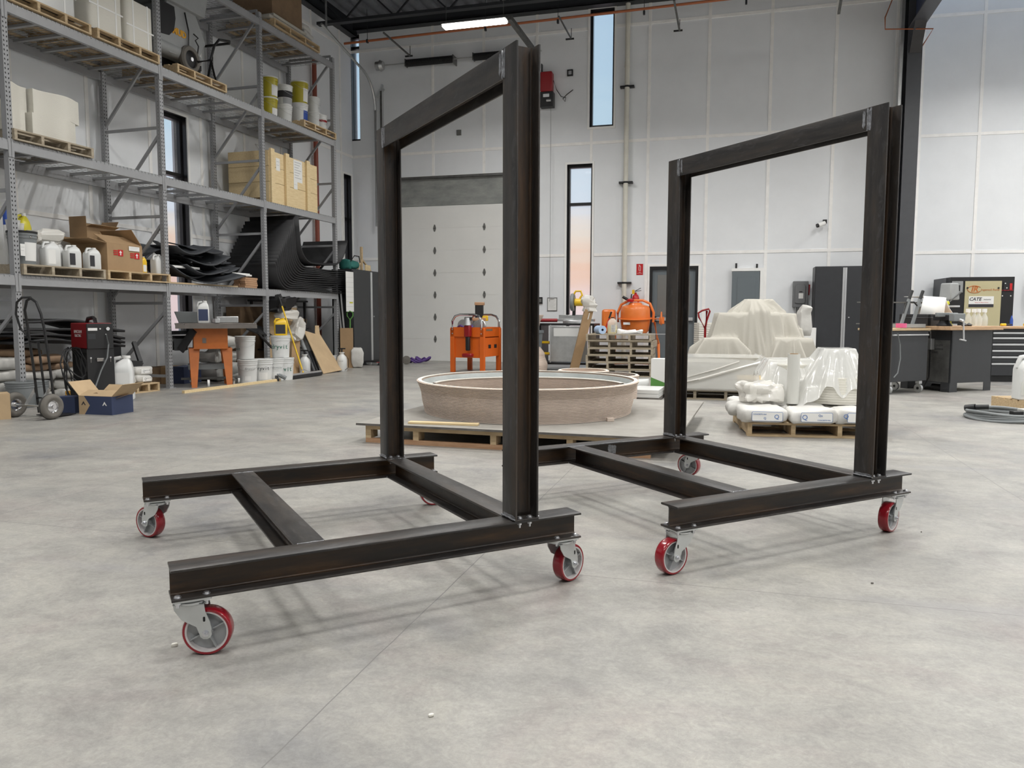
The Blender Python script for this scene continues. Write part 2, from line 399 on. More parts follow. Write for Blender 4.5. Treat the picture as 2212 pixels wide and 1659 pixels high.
# ================================================================ the hall
TH = -.2725
f = MB(); f.box(-12, 20, -14, 23, -.2, 0, 'floor'); struct(f.build('floor', loc=(0, 0, 0), rz=TH, smooth=False))
def wall(name, F, u0, u1, z1, holes=(), thick=.3, k='wall_panel', y0=0):
    us = sorted({u0, u1, *[h[0] for h in holes], *[h[1] for h in holes]}); zs = sorted({0, z1, *[h[2] for h in holes], *[h[3] for h in holes]})
    b = MB()
    for a, c in zip(us, us[1:]):
        run = []
        for d, e in zip(zs, zs[1:]):
            mu, mz = (a+c)/2, (d+e)/2
            if not any(h[0] < mu < h[1] and h[2] < mz < h[3] for h in holes):
                if run and abs(run[-1][1]-d) < 1e-6: run[-1][1] = e
                else: run.append([d, e])
        for d, e in run: b.box(a, c, y0, y0+thick, d, e, k)
    return struct(b.build(name, loc=F.o, rz=F.a, smooth=False))
WIN = dict(w2=(1.76, 2.29, 5.22, 7.72), w3=(1.27, 1.84, .25, 4.44), wc=(-4.0, -3.78, 5.26, 7.72))
GD = (-3.12, .56, 0, 4.30); DR = (3.13, 4.17, 0, 2.16)
wall('wall_back', WB, -4.3, 8.02, CEIL, [WIN['w2'], WIN['w3'], WIN['wc'], GD, DR])
LWF = Frame(RK.w(0, 1.14), RK.a)
LW1 = (3.72, 4.30, .75, 4.42); LW2 = (4.12, 4.70, 5.25, 7.72); LW3 = (9.62, 10.0, 2.2, 4.42)
wall('wall_left', LWF, -26, 10.12, CEIL, [LW1, LW2, LW3])
wall('wall_right', WR, 7.6, 17, CEIL)
STEP = MB(); a_ = WB.w(8.02, 0); b_ = WR.w(7.75, .0)
P_ = [a_, WB.w(8.02, .3), b_+WB.y*.1, b_+WB.x*.0-WB.y*0.0]
q = MB(); A = WB.w(7.98, 0); B2 = WB.w(7.98, 1.2); q.add([A, B2, B2+WB.x*.12, A+WB.x*.12]+[p+Vector((0, 0, CEIL)) for p in (A, B2, B2+WB.x*.12, A+WB.x*.12)], [(0, 3, 2, 1), (4, 5, 6, 7), (0, 1, 5, 4), (1, 2, 6, 5), (2, 3, 7, 6), (3, 0, 4, 7)], 'wall_panel')
struct(q.build('wall_step', smooth=False))
OW = Frame(WB.w(14.5, -30), WB.a+PI/2)
wall('wall_east', OW, -.5, 32, CEIL, y0=-.3)
BW = Frame(WB.w(-6, -27), WB.a)
wall('wall_front', BW, -9, 22, CEIL, y0=-.3)
# battens over the panel joints
def battens(name, F, us, zs, u0, u1, holes, wv=.062):
    b = MB()
    def segs(a, c, cuts):
        out = [(a, c)]
        for x0, x1 in cuts:
            nx = []
            for s0, s1 in out:
                if x1 <= s0 or x0 >= s1: nx.append((s0, s1)); continue
                if x0 > s0: nx.append((s0, x0))
                if x1 < s1: nx.append((x1, s1))
            out = nx
        return out
    for u in us:
        for s0, s1 in segs(0, CEIL, [(h[2]-.05, h[3]+.05) for h in holes if h[0]-.05 < u < h[1]+.05]): b.box(u-wv/2, u+wv/2, -.012, .0, s0, s1, 'batten')
    for z in zs:
        for s0, s1 in segs(u0, u1, [(h[0]-.05, h[1]+.05) for h in holes if h[2]-.05 < z < h[3]+.05]): b.box(s0, s1, -.0125, 0, z-wv/2, z+wv/2, 'batten')
    for h in holes:                                  # casing strips around the openings
        c = .045
        b.box(h[0]-c, h[0], -.02, .0, max(0, h[2]-c), h[3]+c, 'trimwhite'); b.box(h[1], h[1]+c, -.02, .0, max(0, h[2]-c), h[3]+c, 'trimwhite')
        b.box(h[0], h[1], -.02, .0, h[3], h[3]+c, 'trimwhite')
        if h[2] > .1: b.box(h[0], h[1], -.02, .0, h[2]-c, h[2], 'trimwhite')
    return struct(b.build(name, loc=F.o, rz=F.a, smooth=False))
battens('trim_1', WB, [-1.92+1.243*k for k in range(8)]+[7.9], (2.44, 4.88, 7.32), SL, 8.0, [WIN['w2'], WIN['w3'], GD, DR])
battens('trim_2', LWF, [-6.6+1.22*k+.28 for k in range(14)], (2.44, 4.88, 7.32), -12, 10.1, [LW1, LW2, LW3])
ru = [WR.at(2115, 300)[0]+1.22*k for k in range(-1, 8)]
battens('trim_3', WR, ru+[WR.at(1981, 400)[0]], (2.44, 4.88, 7.32), 7.75, 16.5, [])
def window(name, F, h, mull=(), side=.045):
    u0, u1, z0, z1 = h; b = MB(); y0, y1 = .10, .22
    b.box(u0, u0+side, y0, y1, z0, z1, 'blackframe'); b.box(u1-side, u1, y0, y1, z0, z1, 'blackframe')
    b.box(u0+side, u1-side, y0, y1, z0, z0+.06, 'blackframe'); b.box(u0+side, u1-side, y0, y1, z1-.06, z1, 'blackframe')
    for z in mull: b.box(u0+side, u1-side, y0, y1, z-.03, z+.03, 'blackframe')
    for a, c in ((u0-.0, u0+.006), (u1-.006, u1)): b.box(a, c, 0.0, y0, z0, z1, 'blackframe')
    b.box(u0, u1, 0, y0, z0, z0+.006, 'blackframe'); b.box(u0, u1, 0, y0, z1-.006, z1, 'blackframe')
    o = b.build(name, loc=F.o, rz=F.a, smooth=False); struct(o)
    g = MB(); g.box(u0+side, u1-side, .16, .165, z0+.06, z1-.06, 'glass'); g.build('glass_pane', o, smooth=False)
    return o
window('window_1', WB, WIN['w2']); window('window_2', WB, WIN['w3'], (3.58,)); window('window_3', WB, WIN['wc'], (7.45,), .012)
window('window_4', LWF, LW1, (3.45,)); window('window_5', LWF, LW2); window('window_6', LWF, LW3, (3.4,))
# person door
d = MB(); u0, u1, _, z1 = DR
d.box(u0, u0+.06, .0, .2, 0, z1, 'blackframe'); d.box(u1-.06, u1, .0, .2, 0, z1, 'blackframe'); d.box(u0+.06, u1-.06, .0, .2, z1-.06, z1, 'blackframe')
o = struct(d.build('door_1', loc=WB.o, rz=WB.a, smooth=False))
d = MB(); d.box(u0+.06, u1-.06, .06, .11, .01, z1-.06, 'panelgrey')
d.box(u0+.17, u1-.17, .052, .06, 1.1, z1-.18, 'hinge'); d.build('door_leaf', o, smooth=False)
d = MB(); d.box(u0+.1, u1-.1, .0, .03, .98, 1.05, 'alu'); d.box(u0+.1, u0+.16, .0, .06, .95, 1.08, 'black'); d.build('push_bar', o, bevel=.004)
# garage door, its header band and hardware
o = MB(); o.box(GD[0], GD[1], .05, .09, 3.66, 4.30, 'header'); o = struct(o.build('trim_4', loc=WB.o, rz=WB.a, smooth=False))
o = MB(); o.box(GD[0]-.02, GD[1]+.02, -.03, .05, 4.285, 4.335, 'darkgalv'); struct(o.build('trim_5', loc=WB.o, rz=WB.a, smooth=False))
d = MB(); n = 7; sh = 3.66/n
for i in range(n):
    d.prism([(GD[0]+.0, .06), (GD[1]-.0, .06), (GD[1]-.0, .12), (GD[0]+.0, .12)], i*sh+.006, (i+1)*sh-.004, 'doorpanel')
    d.box(GD[0], GD[1], .064, .1, i*sh-.004, i*sh+.006, 'doorpanel')
    for k in (.33, .66): d.box(GD[0]+.0, GD[1]-.0, .0585, .061, i*sh+sh*k-.002, i*sh+sh*k+.002, 'doorpanel')
gd = struct(d.build('door_2', loc=WB.o, rz=WB.a, smooth=False))
for i in range(1, n):
    for u in (GD[0]+.02, -1.92, -.69, GD[1]-.05):
        h = MB(); z = i*sh
        h.prism([(-.035, -.01), (.035, -.01), (.012, -.075), (-.012, -.075)], 0, .008, 'hinge', T=Matrix.Translation((u, .056, z)) @ Matrix.Rotation(PI/2, 4, 'X'))
        h.prism([(-.035, .01), (-.012, .085), (.012, .085), (.035, .01)], 0, .008, 'hinge', T=Matrix.Translation((u, .056, z)) @ Matrix.Rotation(PI/2, 4, 'X'))
        h.cyl((u-.035, .045, z), (u+.035, .045, z), .008, 'hinge', 6); h.build('hinge', gd, smooth=False)
# door tracks going up and curving back under the roof
t = thing('garage_door_track', 'grey vertical door track bending back towards the roof left of the roller door', 'door track', WB.o, WB.a)
b = MB(); b.box(GD[0]-.10, GD[0]-.05, -.09, 0, 4.3, 6.35, 'darkgalv'); b.box(GD[0]-.05, GD[0]-.045, -.09, 0, 4.3, 6.5, 'alu'); b.build('wall_angle', t, smooth=False)
pts = [(GD[0]-.20, -.14, 3.2), (GD[0]-.20, -.14, 5.9)]
for i in range(1, 9): a = i/8*1.30; pts.append((GD[0]-.20, -.14-.75*(1-math.cos(a)), 5.9+.75*math.sin(a)))
pts.append((GD[0]-.20, -2.6, 7.0)); b = MB(); b.tube(pts, .028, 'galv', 6); b.build('track_rail', t)
b = MB(); b.beam((GD[0]-.20, -.14, 5.2), (GD[0]-.02, -.02, 5.2), .03, .04, 'galv'); b.beam((GD[0]-.2, -.14, 6.1), (GD[0]-.02, -.02, 6.4), .03, .04, 'galv'); b.beam((GD[0]-.2, -2.4, 6.95), (GD[0]-.2, -2.4, CEIL-.1), .03, .03, 'galv'); b.build('track_bracket', t)
t = thing('torsion_spring_shaft', 'black torsion springs on a thin shaft high above the roller door', 'spring', WB.o, WB.a)
zs = WB.at(930, 132, -.2)[2]
b = MB(); b.cyl((GD[0]-.1, -.2, zs), (.72, -.2, zs), .014, 'galv', 8); b.build('shaft', t)
b = MB(); b.cyl((GD[0]-.13, -.2, zs), (GD[0]-.02, -.2, zs), .10, 'galv', 16); b.cyl((GD[0]-.02, -.2, zs), (GD[0]+.05, -.2, zs), .13, 'galv', 16, r2=.09); b.build('cable_drum', t)
for x0, x1 in ((WB.at(878, 130, -.2)[0], WB.at(980, 126, -.2)[0]), (WB.at(1024, 124, -.2)[0], WB.at(1110, 122, -.2)[0])):
    b = MB(); pts = []; N_ = int((x1-x0)/.022)
    for i in range(N_*8): a = i*PI/4; pts.append((x0+(x1-x0)*i/(N_*8), -.2+.075*math.cos(a), zs+.075*math.sin(a)))
    b.tube(pts, .012, 'spring', 4); b.cyl((x0, -.2, zs), (x1, -.2, zs), .062, 'spring', 10); b.build('coil_spring', t)
    b = MB(); b.box(x1-.01, x1+.01, -.27, -.0, zs-.10, zs+.08, 'darkgalv'); b.box(x0-.02, x0, -.27, -.12, zs-.08, zs+.08, 'darkgalv'); b.build('bearing_plate', t, smooth=False)
t = thing('door_opener', 'dark red electric door opener fixed high on the wall beside the door', 'motor', WB.w(.84, -.02, 6.0), WB.a)
b = MB(); b.box(-.14, .12, -.24, -.02, .0, .42, 'redmotor'); b.build('motor_housing', t, bevel=.02)
b = MB(); b.box(-.16, .14, -.20, 0, -.32, 0, 'black'); b.box(-.08, .06, -.21, -.2, -.12, -.05, 'alu'); b.box(-.14, -.12, -.15, -.05, 0, .62, 'black'); b.cyl((.0, -.22, -.2), (.1, -.22, -.2), .03, 'alu', 8); b.build('gearbox', t, bevel=.008)
b = MB(); b.tube([(.13, -.1, .25), (.2, -.1, .05), (.3, -.08, -.1), (.4, -.05, -.12), (.38, -.04, -.2), (.33, -.04, -.14), (.42, -.03, -.05), (.55, 0, .05)], .009, 'black', 6); b.build('power_cable', t)
b = MB(); b.cyl((.08, -.12, -.3), (.08, -.12, -4.6), .004, 'darkgalv', 5); b.build('pull_cord', t)
def plate(px, py, w_, h, k, name, label, cat, F=WB, kin=None):
    u, _, z = F.at(px, py); t = thing(name, label, cat, F.w(u, 0, z), F.a)
    b = MB(); b.box(-w_/2, w_/2, -.035, -.001, -h/2, h/2, k); b.build('box_body', t, bevel=.004)
    if kin: b = MB(); b.box(-w_*.28, w_*.28, -.041, -.035, -h*.28, h*.28, kin); b.build('cover', t, smooth=False)
    return t
plate(1232, 158, .13, .14, 'black', 'wall_outlet', 'dark wall outlet right of the red door opener', 'outlet', kin='alu')
plate(992, 287, .11, .12, 'hinge', 'junction_box', 'small grey junction box on the wall above the roller door', 'junction box')
plate(1168, 649, .09, .15, 'black', 'wall_switch', 'black wall switch between steel post and clipboard', 'switch', kin='hinge')
# clipboard
u, _, z = WB.at(1193, 656); t = thing('clipboard', 'clipboard with a white sheet hanging on the wall left of the tall window', 'clipboard', WB.w(u, -.0, z), WB.a)
b = MB(); b.box(-.115, .115, -.012, -.001, -.17, .14, 'hinge'); b.build('board', t, smooth=False)
b = MB(); b.box(-.10, .10, -.016, -.012, -.15, .12, 'paper'); 
for i in range(7): b.box(-.08, .08-.02*(i % 3), -.0165, -.016, .08-.03*i, .084-.03*i, 'printgrey')
b.build('sheet', t, smooth=False); b = MB(); b.box(-.05, .05, -.03, -.012, .11, .15, 'alu'); b.build('clip', t, bevel=.004)
# extinguisher sign + extinguisher
u, _, z = WB.at(1382, 582); t = thing('extinguisher_sign', 'red fire extinguisher sign on the wall left of the grey door', 'sign', WB.w(u, 0, z), WB.a)
b = MB(); b.box(-.072, .072, -.006, -.001, -.12, .12, 'red'); b.build('sign_plate', t, smooth=False)
b = MB(); T = Matrix.Translation((0, -.007, .02)); 
for x0, x1, z0, z1 in ((-.022, -.014, -.04, .05), (.014, .022, -.04, .05), (-.022, .022, -.046, -.04), (-.022, .022, .044, .05), (-.006, .006, .05, .075), (-.03, .004, .068, .075)): b.box(x0, x1, -.0075, -.006, z0+.02, z1+.02, 'white')
b.build('pictogram', t, smooth=False)
text('FIRE', .022, 'white', t, face((0, -.0066, -.062), 0), 'lettering'); text('EXTINGUISHER', .017, 'white', t, face((0, -.0066, -.086), 0), 'lettering')
u, _, z = WB.at(1374, 665); t = thing('fire_extinguisher', 'red fire extinguisher hanging on the wall above the orange mixer', 'fire extinguisher', WB.w(u, -.11, z-.17), WB.a)
b = MB(); b.lathe([(.0, 0), (.075, 0), (.08, .02), (.08, .38), (.06, .44), (.025, .47), (.025, .5)], 'red', 20); b.box(-.045, .045, -.083, -.07, .12, .32, 'paper'); b.build('cylinder', t)
b = MB(); b.cyl((0, 0, .48), (0, 0, .53), .02, 'alu', 10); b.beam((-.02, 0, .53), (.11, 0, .60), .02, .012, 'black'); b.beam((0, 0, .53), (.12, 0, .545), .02, .012, 'black'); b.build('handle', t)
b = MB(); b.tube([(-.03, 0, .5), (-.09, -.02, .46), (-.1, -.02, .3), (-.09, -.02, .16)], .013, 'black', 8); b.build('hose', t)
b = MB(); b.box(-.075, -.02, -.05, -.045, .47, .56, 'yellow'); b.build('inspection_tag', t, smooth=False)
# pvc downpipe with brackets
u, _, z = WB.at(1353, 300, -.1); t = thing('downpipe', 'cream vertical pipe clipped to the wall right of the tall windows', 'pipe', WB.w(u, -.1, 0), WB.a)
b = MB(); b.cyl((0, 0, .1), (0, 0, 7.9), .052, 'pvc', 16); b.build('pipe_run', t)
for z in (WB.at(1350, 611, -.1)[2], WB.at(1350, 394, -.1)[2], WB.at(1352, 187, -.1)[2]):
    b = MB(); b.box(-.15, -.05, -.02, .1, z-.02, z+.02, 'black'); b.box(.05, .15, -.02, .1, z-.02, z+.02, 'black'); b.lathe([(.056, -.02), (.056, .02)], 'black', 16, (0, 0, z)); b.build('pipe_bracket', t, smooth=False)
b = MB(); b.lathe([(.058, 6.4), (.058, 6.52)], 'pvc', 16); b.build('coupling', t)
# ceiling: ribbed steel deck, edge angles, open web joists
dk = MB(); x0, x1, st = -8.5, 15, .305
pr = []; x = x0
while x < x1: pr += [(x, .0), (x+.11, .0), (x+.15, .075), (x+.26, .075)]; x += st
n = len(pr); vs = [(px_, -28, CEIL+pz) for px_, pz in pr]+[(px_, .1, CEIL+pz) for px_, pz in pr]
dk.add(vs, [(i, i+1, n+i+1, n+i) for i in range(n-1)], 'deck'); dk.box(x0, x1, -28, .3, CEIL+.12, CEIL+.3, 'deck')
struct(dk.build('ceiling', loc=WB.o, rz=WB.a, smooth=False))
def joist(v, z0, z1, name, label, u0=-3.9, u1=14.4, step=.6):
    t = thing(name, label, 'roof joist', WB.w(0, v), WB.a, 'open web roof joists')
    b = MB(); b.box(u0, u1, -.07, .07, z0, z0+.06, 'joist'); b.build('bottom_chord', t, smooth=False)
    b = MB(); b.box(u0, u1, -.07, .07, z1-.06, z1, 'joist'); b.build('top_chord', t, smooth=False)
    b = MB(); k = 0; u = u0
    while u < u1-step: b.beam((u, 0, z0+.03 if k % 2 else z1-.03), (u+step, 0, z1-.03 if k % 2 else z0+.03), .03, .03, 'joist'); u += step; k += 1
    b.build('web_member', t, smooth=False)
b = MB(); b.box(SL+.1, 8, -.26, -.0, CEIL-.22, CEIL-.17, 'joist'); b.box(SL+.1, 8, -.26, -.22, CEIL-.22, CEIL, 'joist'); struct(b.build('trim_6', loc=WB.o, rz=WB.a, smooth=False))
b = MB(); b.box(-20, 10.05, -.2, 0, CEIL-.3, CEIL-.24, 'joist'); b.box(-20, 10.05, -.2, -.17, CEIL-.3, CEIL, 'joist'); struct(b.build('trim_7', loc=LWF.o, rz=LWF.a, smooth=False))
joist(-1.7, CEIL-.62, CEIL-.0, 'roof_joist', 'black open web roof joist nearest the back wall')
for k in range(1, 13): joist(-1.7-1.9*k, CEIL-.62, CEIL-.0, 'roof_joist', 'black open web roof joist outside the picture')
# steel column with its roof beam, at the step of the wall
t = thing('steel_column', 'dark grey building column in front of the right wall, its roof beam running forward', 'column', WB.w(8.12, -.32), WB.a)
b = MB(); b.box(-.13, .13, -.19, -.165, 0, CEIL-.05, 'columngrey'); b.box(-.13, .13, .165, .19, 0, CEIL-.05, 'columngrey'); b.box(-.008, .008, -.165, .165, 0, CEIL-.05, 'navy'); b.build('column_shaft', t, smooth=False)
b = MB(); z0 = 6.55
b.box(-.13, .13, -9.0, -.19, z0, z0+.03, 'columngrey'); b.box(-.13, .13, -9.0, -.19, z0+.55, z0+.58, 'columngrey'); b.box(-.012, .012, -9, -.19, z0+.03, z0+.55, 'navy'); b.build('roof_beam', t, smooth=False)
b = MB(); b.beam((0, -.2, 6.1), (0, -.6, 6.56), .2, .03, 'cabinet'); b.box(-.24, -.19, -.1, .1, 0, CEIL-.05, 'galv'); b.build('stiffener', t, smooth=False)
# sprinkler pipe under the roof and its riser
t = thing('sprinkler_pipe', 'rust orange sprinkler pipe running along the back wall under the roof', 'pipe', WB.w(0, -.75, 0), WB.a)
zp_ = WB.at(1000, 68, -.75)[2]; zq = WB.at(1500, 6, -.75)[2]
b = MB(); b.cyl((SL+.2, 0, zp_), (9, 0, zp_+(zq-zp_)*1.6), .026, 'orangepipe', 10); b.build('pipe_run', t)
b = MB()
for u in (-3.2, -.4, 1.2, 3.0, 5.0): b.cyl((u, 0, zp_), (u, 0, CEIL), .006, 'joist', 6); b.box(u-.02, u+.02, -.03, .03, zp_-.035, zp_+.04, 'joist')
b.build('hanger', t, smooth=False)
u, _, z = LWF.at(678, 200, -.1); t = thing('sprinkler_riser', 'dark red vertical pipe behind the far end of the rack', 'pipe', LWF.w(u, -.12, 0), LWF.a)
b = MB(); b.cyl((0, 0, 0), (0, 0, 6.6), .05, 'redpipe', 12); b.build('pipe_run', t); b = MB(); b.lathe([(.065, 0), (.065, .12)], 'redpipe', 12, (0, 0, 5.3)); b.beam((-.1, 0, 5.5), (.1, 0, 5.5), .02, .04, 'redpipe'); b.build('coupling', t)
# strut braces hanging from the roof
def strut(a, b_, r, hook, label):
    t = thing('hanger_strut', label, 'bracket', WB.o, WB.a); m = MB(); m.beam(a, b_, r, r, 'darkgalv'); m.build('strut_bar', t, smooth=False)
    if hook: m = MB(); m.beam(b_, (b_[0], b_[1], b_[2]+.22), .012, .012, 'black'); m.beam((b_[0]-.12, b_[1], b_[2]), (b_[0]+.06, b_[1], b_[2]), .03, .03, 'black'); m.build('foot_plate', t, smooth=False)
for (p0, p1, v0, v1, r, hook, lab) in (((828, 70), (886, 121), -1.2, -.5, .03, 1, 'thin grey strut ending in a small hook above the torsion spring'),
        ((1100, 38), (1150, 105), -1.8, -.5, .09, 0, 'wide grey strut sloping down behind the top of the steel post'),
        ((1207, 35), (1234, 84), -1.2, -.5, .025, 1, 'thin strut with a hook left of the high window'),
        ((1456, 0), (1468, 66), -1.4, -.5, .035, 1, 'dark strut with a hooked foot right of the high window'),
        ((1818, -8), (1812, 28), -1.4, -.5, .05, 0, 'short pale strut at the upper edge left of the column')):
    strut(WB.at(*p0, v0), WB.at(*p1, v1), r, hook, lab)
# copper loop beside the column
t = thing('copper_conduit', 'thin copper conduit bent around the building column', 'conduit', (0, 0, 0))
b = MB(); P = [WB.w(*WB.at(x, y, v)) for x, y, v in ((1935, -20, -.4), (1912, 38, -.5), (1912, 63, -.5), (2016, 62, -1.0), (1990, 103, -.3))]; b.tube(P, .012, 'orangepipe', 6); b.build('conduit_run', t)
# security camera
u, _, z = WB.at(1776, 482, -.1); t = thing('security_camera', 'small white security camera on the back wall between the frames', 'camera', WB.w(u, 0, z), WB.a)
b = MB(); b.cyl((.05, 0, .04), (.0, -.12, .0), .018, 'black', 8); b.box(.02, .1, -.02, 0, 0, .08, 'black'); b.build('mount', t); b = MB(); b.cyl((.05, -.1, .0), (-.08, -.16, -.05), .045, 'white', 14); b.cyl((-.08, -.16, -.05), (-.11, -.17, -.06), .04, 'black', 14); b.build('camera_body', t)
# electrical boxes
u, _, z = WB.at(1611, 592); t = thing('breaker_panel', 'blue grey breaker panel on the wall behind the draped machine', 'electrical panel', WB.w(u, 0, 0), WB.a)
b = MB(); b.box(-.28, .28, -.12, -.001, .55, 2.02, 'panelgrey'); b.build('cabinet_box', t, bevel=.006); b = MB(); b.box(-.17, .2, -.128, -.12, .75, 1.9, 'panelgrey'); b.build('door', t, bevel=.003)
b = MB(); b.box(-.29, .36, -.10, -.001, 2.03, 2.09, 'trimwhite'); b.box(.29, .36, -.10, -.001, .5, 2.03, 'trimwhite'); b.cyl((-.2, -.05, 2.09), (-.2, -.05, 2.2), .02, 'black', 8); b.cyl((.22, -.05, 2.09), (.22, -.05, 2.18), .02, 'black', 8); b.build('wire_trough', t, smooth=False)
def disconnect(F, px, py, label):
    u, _, z = F.at(px, py); t = thing('disconnect_switch', label, 'electrical box', F.w(u, 0, z), F.a)
    b = MB(); b.box(-.15, .15, -.16, -.001, -.27, .27, 'boxgrey'); b.build('enclosure', t, bevel=.012); b = MB(); b.prism(rrect(.2, .38, .04), 0, .025, 'boxgrey', T=Matrix.Translation((-.01, -.16, .0)) @ Matrix.Rotation(PI/2, 4, 'X')); b.build('cover', t, bevel=.005)
    b = MB(); b.box(-.04, .05, -.188, -.185, -.09, .02, 'paper'); b.box(-.03, .03, -.188, -.185, .04, .06, 'black'); b.build('rating_label', t, smooth=False)
    b = MB(); b.beam((.16, -.1, -.02), (.17, -.1, .2), .03, .03, 'darkred'); b.build('lever', t)
    b = MB()
    for x in (-.07, 0, .07): b.cyl((x, -.05, -.27), (x, -.05, -.95), .018, 'galv', 8)
    b.build('conduit', t)
disconnect(WB, 1728, 636, 'grey disconnect switch on the wall between draped machine and black cabinet')
disconnect(WR, 2236, 630, 'grey disconnect switch at the right edge beside the compressor')

# ================================================================ the two steel frames on casters
FL, FW, D_, BF, ZT, S1, S2, HT = 1.492, 1.558, .101, .107, .291, .394, 1.195, 2.05
def wprofile(d=D_, w_=BF, tf=.0088, tw=.0072, r=.008):
    h, q = d/2, w_/2; pts = []                         # (across, depth) outline, clockwise
    def arc(cx, cy, a0, a1, rr, n=4):
        for i in range(n+1): a = math.radians(a0+(a1-a0)*i/n); pts.append((cx+rr*math.cos(a), cy+rr*math.sin(a)))
    e = .003
    arc(q-e, h-e, 90, 0, e, 2); arc(q-e, h-tf+e, 0, -90, e, 2)
    arc(tw/2+r, h-tf-r, 90, 180, r); arc(tw/2+r, -h+tf+r, 180, 270, r)
    arc(q-e, -h+tf-e, 90, 0, e, 2); arc(q-e, -h+e, 0, -90, e, 2)
    pts += [(-x, y) for x, y in reversed(pts)]
    return pts
def wbeam(name, parent, a, b, up, cut=None):
    """wide-flange beam from a to b; `up` is the direction its depth runs in"""
    a, b, up = Vector(a), Vector(b), Vector(up); d = (b-a).normalized(); side = d.cross(up); pr = wprofile(); n = len(pr); m = MB()
    L_ = (b-a).length; K = 1; vs = []
    for j in range(K+1):
        c = a+d*(L_*j/K)
        for x, y in pr: vs.append(c+side*x+up*y)
    fs = [(j*n+i, j*n+(i+1) % n, (j+1)*n+(i+1) % n, (j+1)*n+i) for j in range(K) for i in range(n)]
    ax = 'xyz'[max(range(3), key=lambda i: abs(d[i]))]; fk, wk = 'steel_flange_'+ax, 'steel_web_'+ax; m.add(vs, fs, fk); iw = m.m(wk); h = n//2
    for q in range(len(m.f)):
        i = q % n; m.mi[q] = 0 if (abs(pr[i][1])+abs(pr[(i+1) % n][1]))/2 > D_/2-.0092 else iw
    # end caps as quads across the symmetric outline
    for base, flip in ((0, 0), (K*n, 1)):
        cf = []
        for i in range(h-1): cf.append((base+i, base+i+1, base+n-2-i, base+n-1-i))
        m.f += [tuple(q) for q in cf]; m.mi += [0]*len(cf)
    return m.build(name, parent, angle=30)
def weld(parent, pts, r=.0035, name='weld_seam'):
    m = MB(); P = [Vector(p) for p in pts]; out = []
    for a, b in zip(P, P[1:]):
        k = max(2, int((b-a).length/.008))
        for i in range(k): out.append(a+(b-a)*i/k+Vector((rnd.uniform(-1, 1), rnd.uniform(-1, 1), rnd.uniform(-1, 1)))*.0012)
    out.append(P[-1]); m.tube(out, r, 'weld', 6); return m.build(name, parent)
def patch(parent, c, ux, uy, w_, h, k='weld', name='ground_patch', seed=1):
    rr = random.Random(seed); c, ux, uy = Vector(c), Vector(ux), Vector(uy); n = 22; pts = []
    for i in range(n):
        a = 2*PI*i/n; q = 1+rr.uniform(-.16, .16); ca, sa = math.cos(a), math.sin(a)
        s = 1/max(abs(ca), abs(sa))*.86; pts.append(c+ux*(ca*s*q*w_/2)+uy*(sa*s*q*h/2))
    nrm = ux.cross(uy)*.0004; m = MB(); m.add([p+nrm for p in pts]+[p-nrm for p in pts], [tuple(range(n)), tuple(range(2*n-1, n-1, -1))]+[(i, n+i, n+(i+1) % n, (i+1) % n) for i in range(n)], k); return m.build(name, parent, smooth=False)
def bolt(parent, p, down=.0, head=1, name='bolt'):
    m = MB(); x, y, z = p
    m.lathe([(.0125, 0), (.0125, .0018), (.009, .002), (.0088, .007), (.005, .0085), (0, .0088)], 'bolt', 12, (x, y, z))
    if down:
        m.lathe([(0, -down-.022), (.0048, -down-.021), (.0052, -down-.009), (.0095, -down-.009), (.0095, -down-.001), (.012, -down-.001), (.012, -down)], 'bolt', 6, (x, y, z))
    return m.build(name, parent)
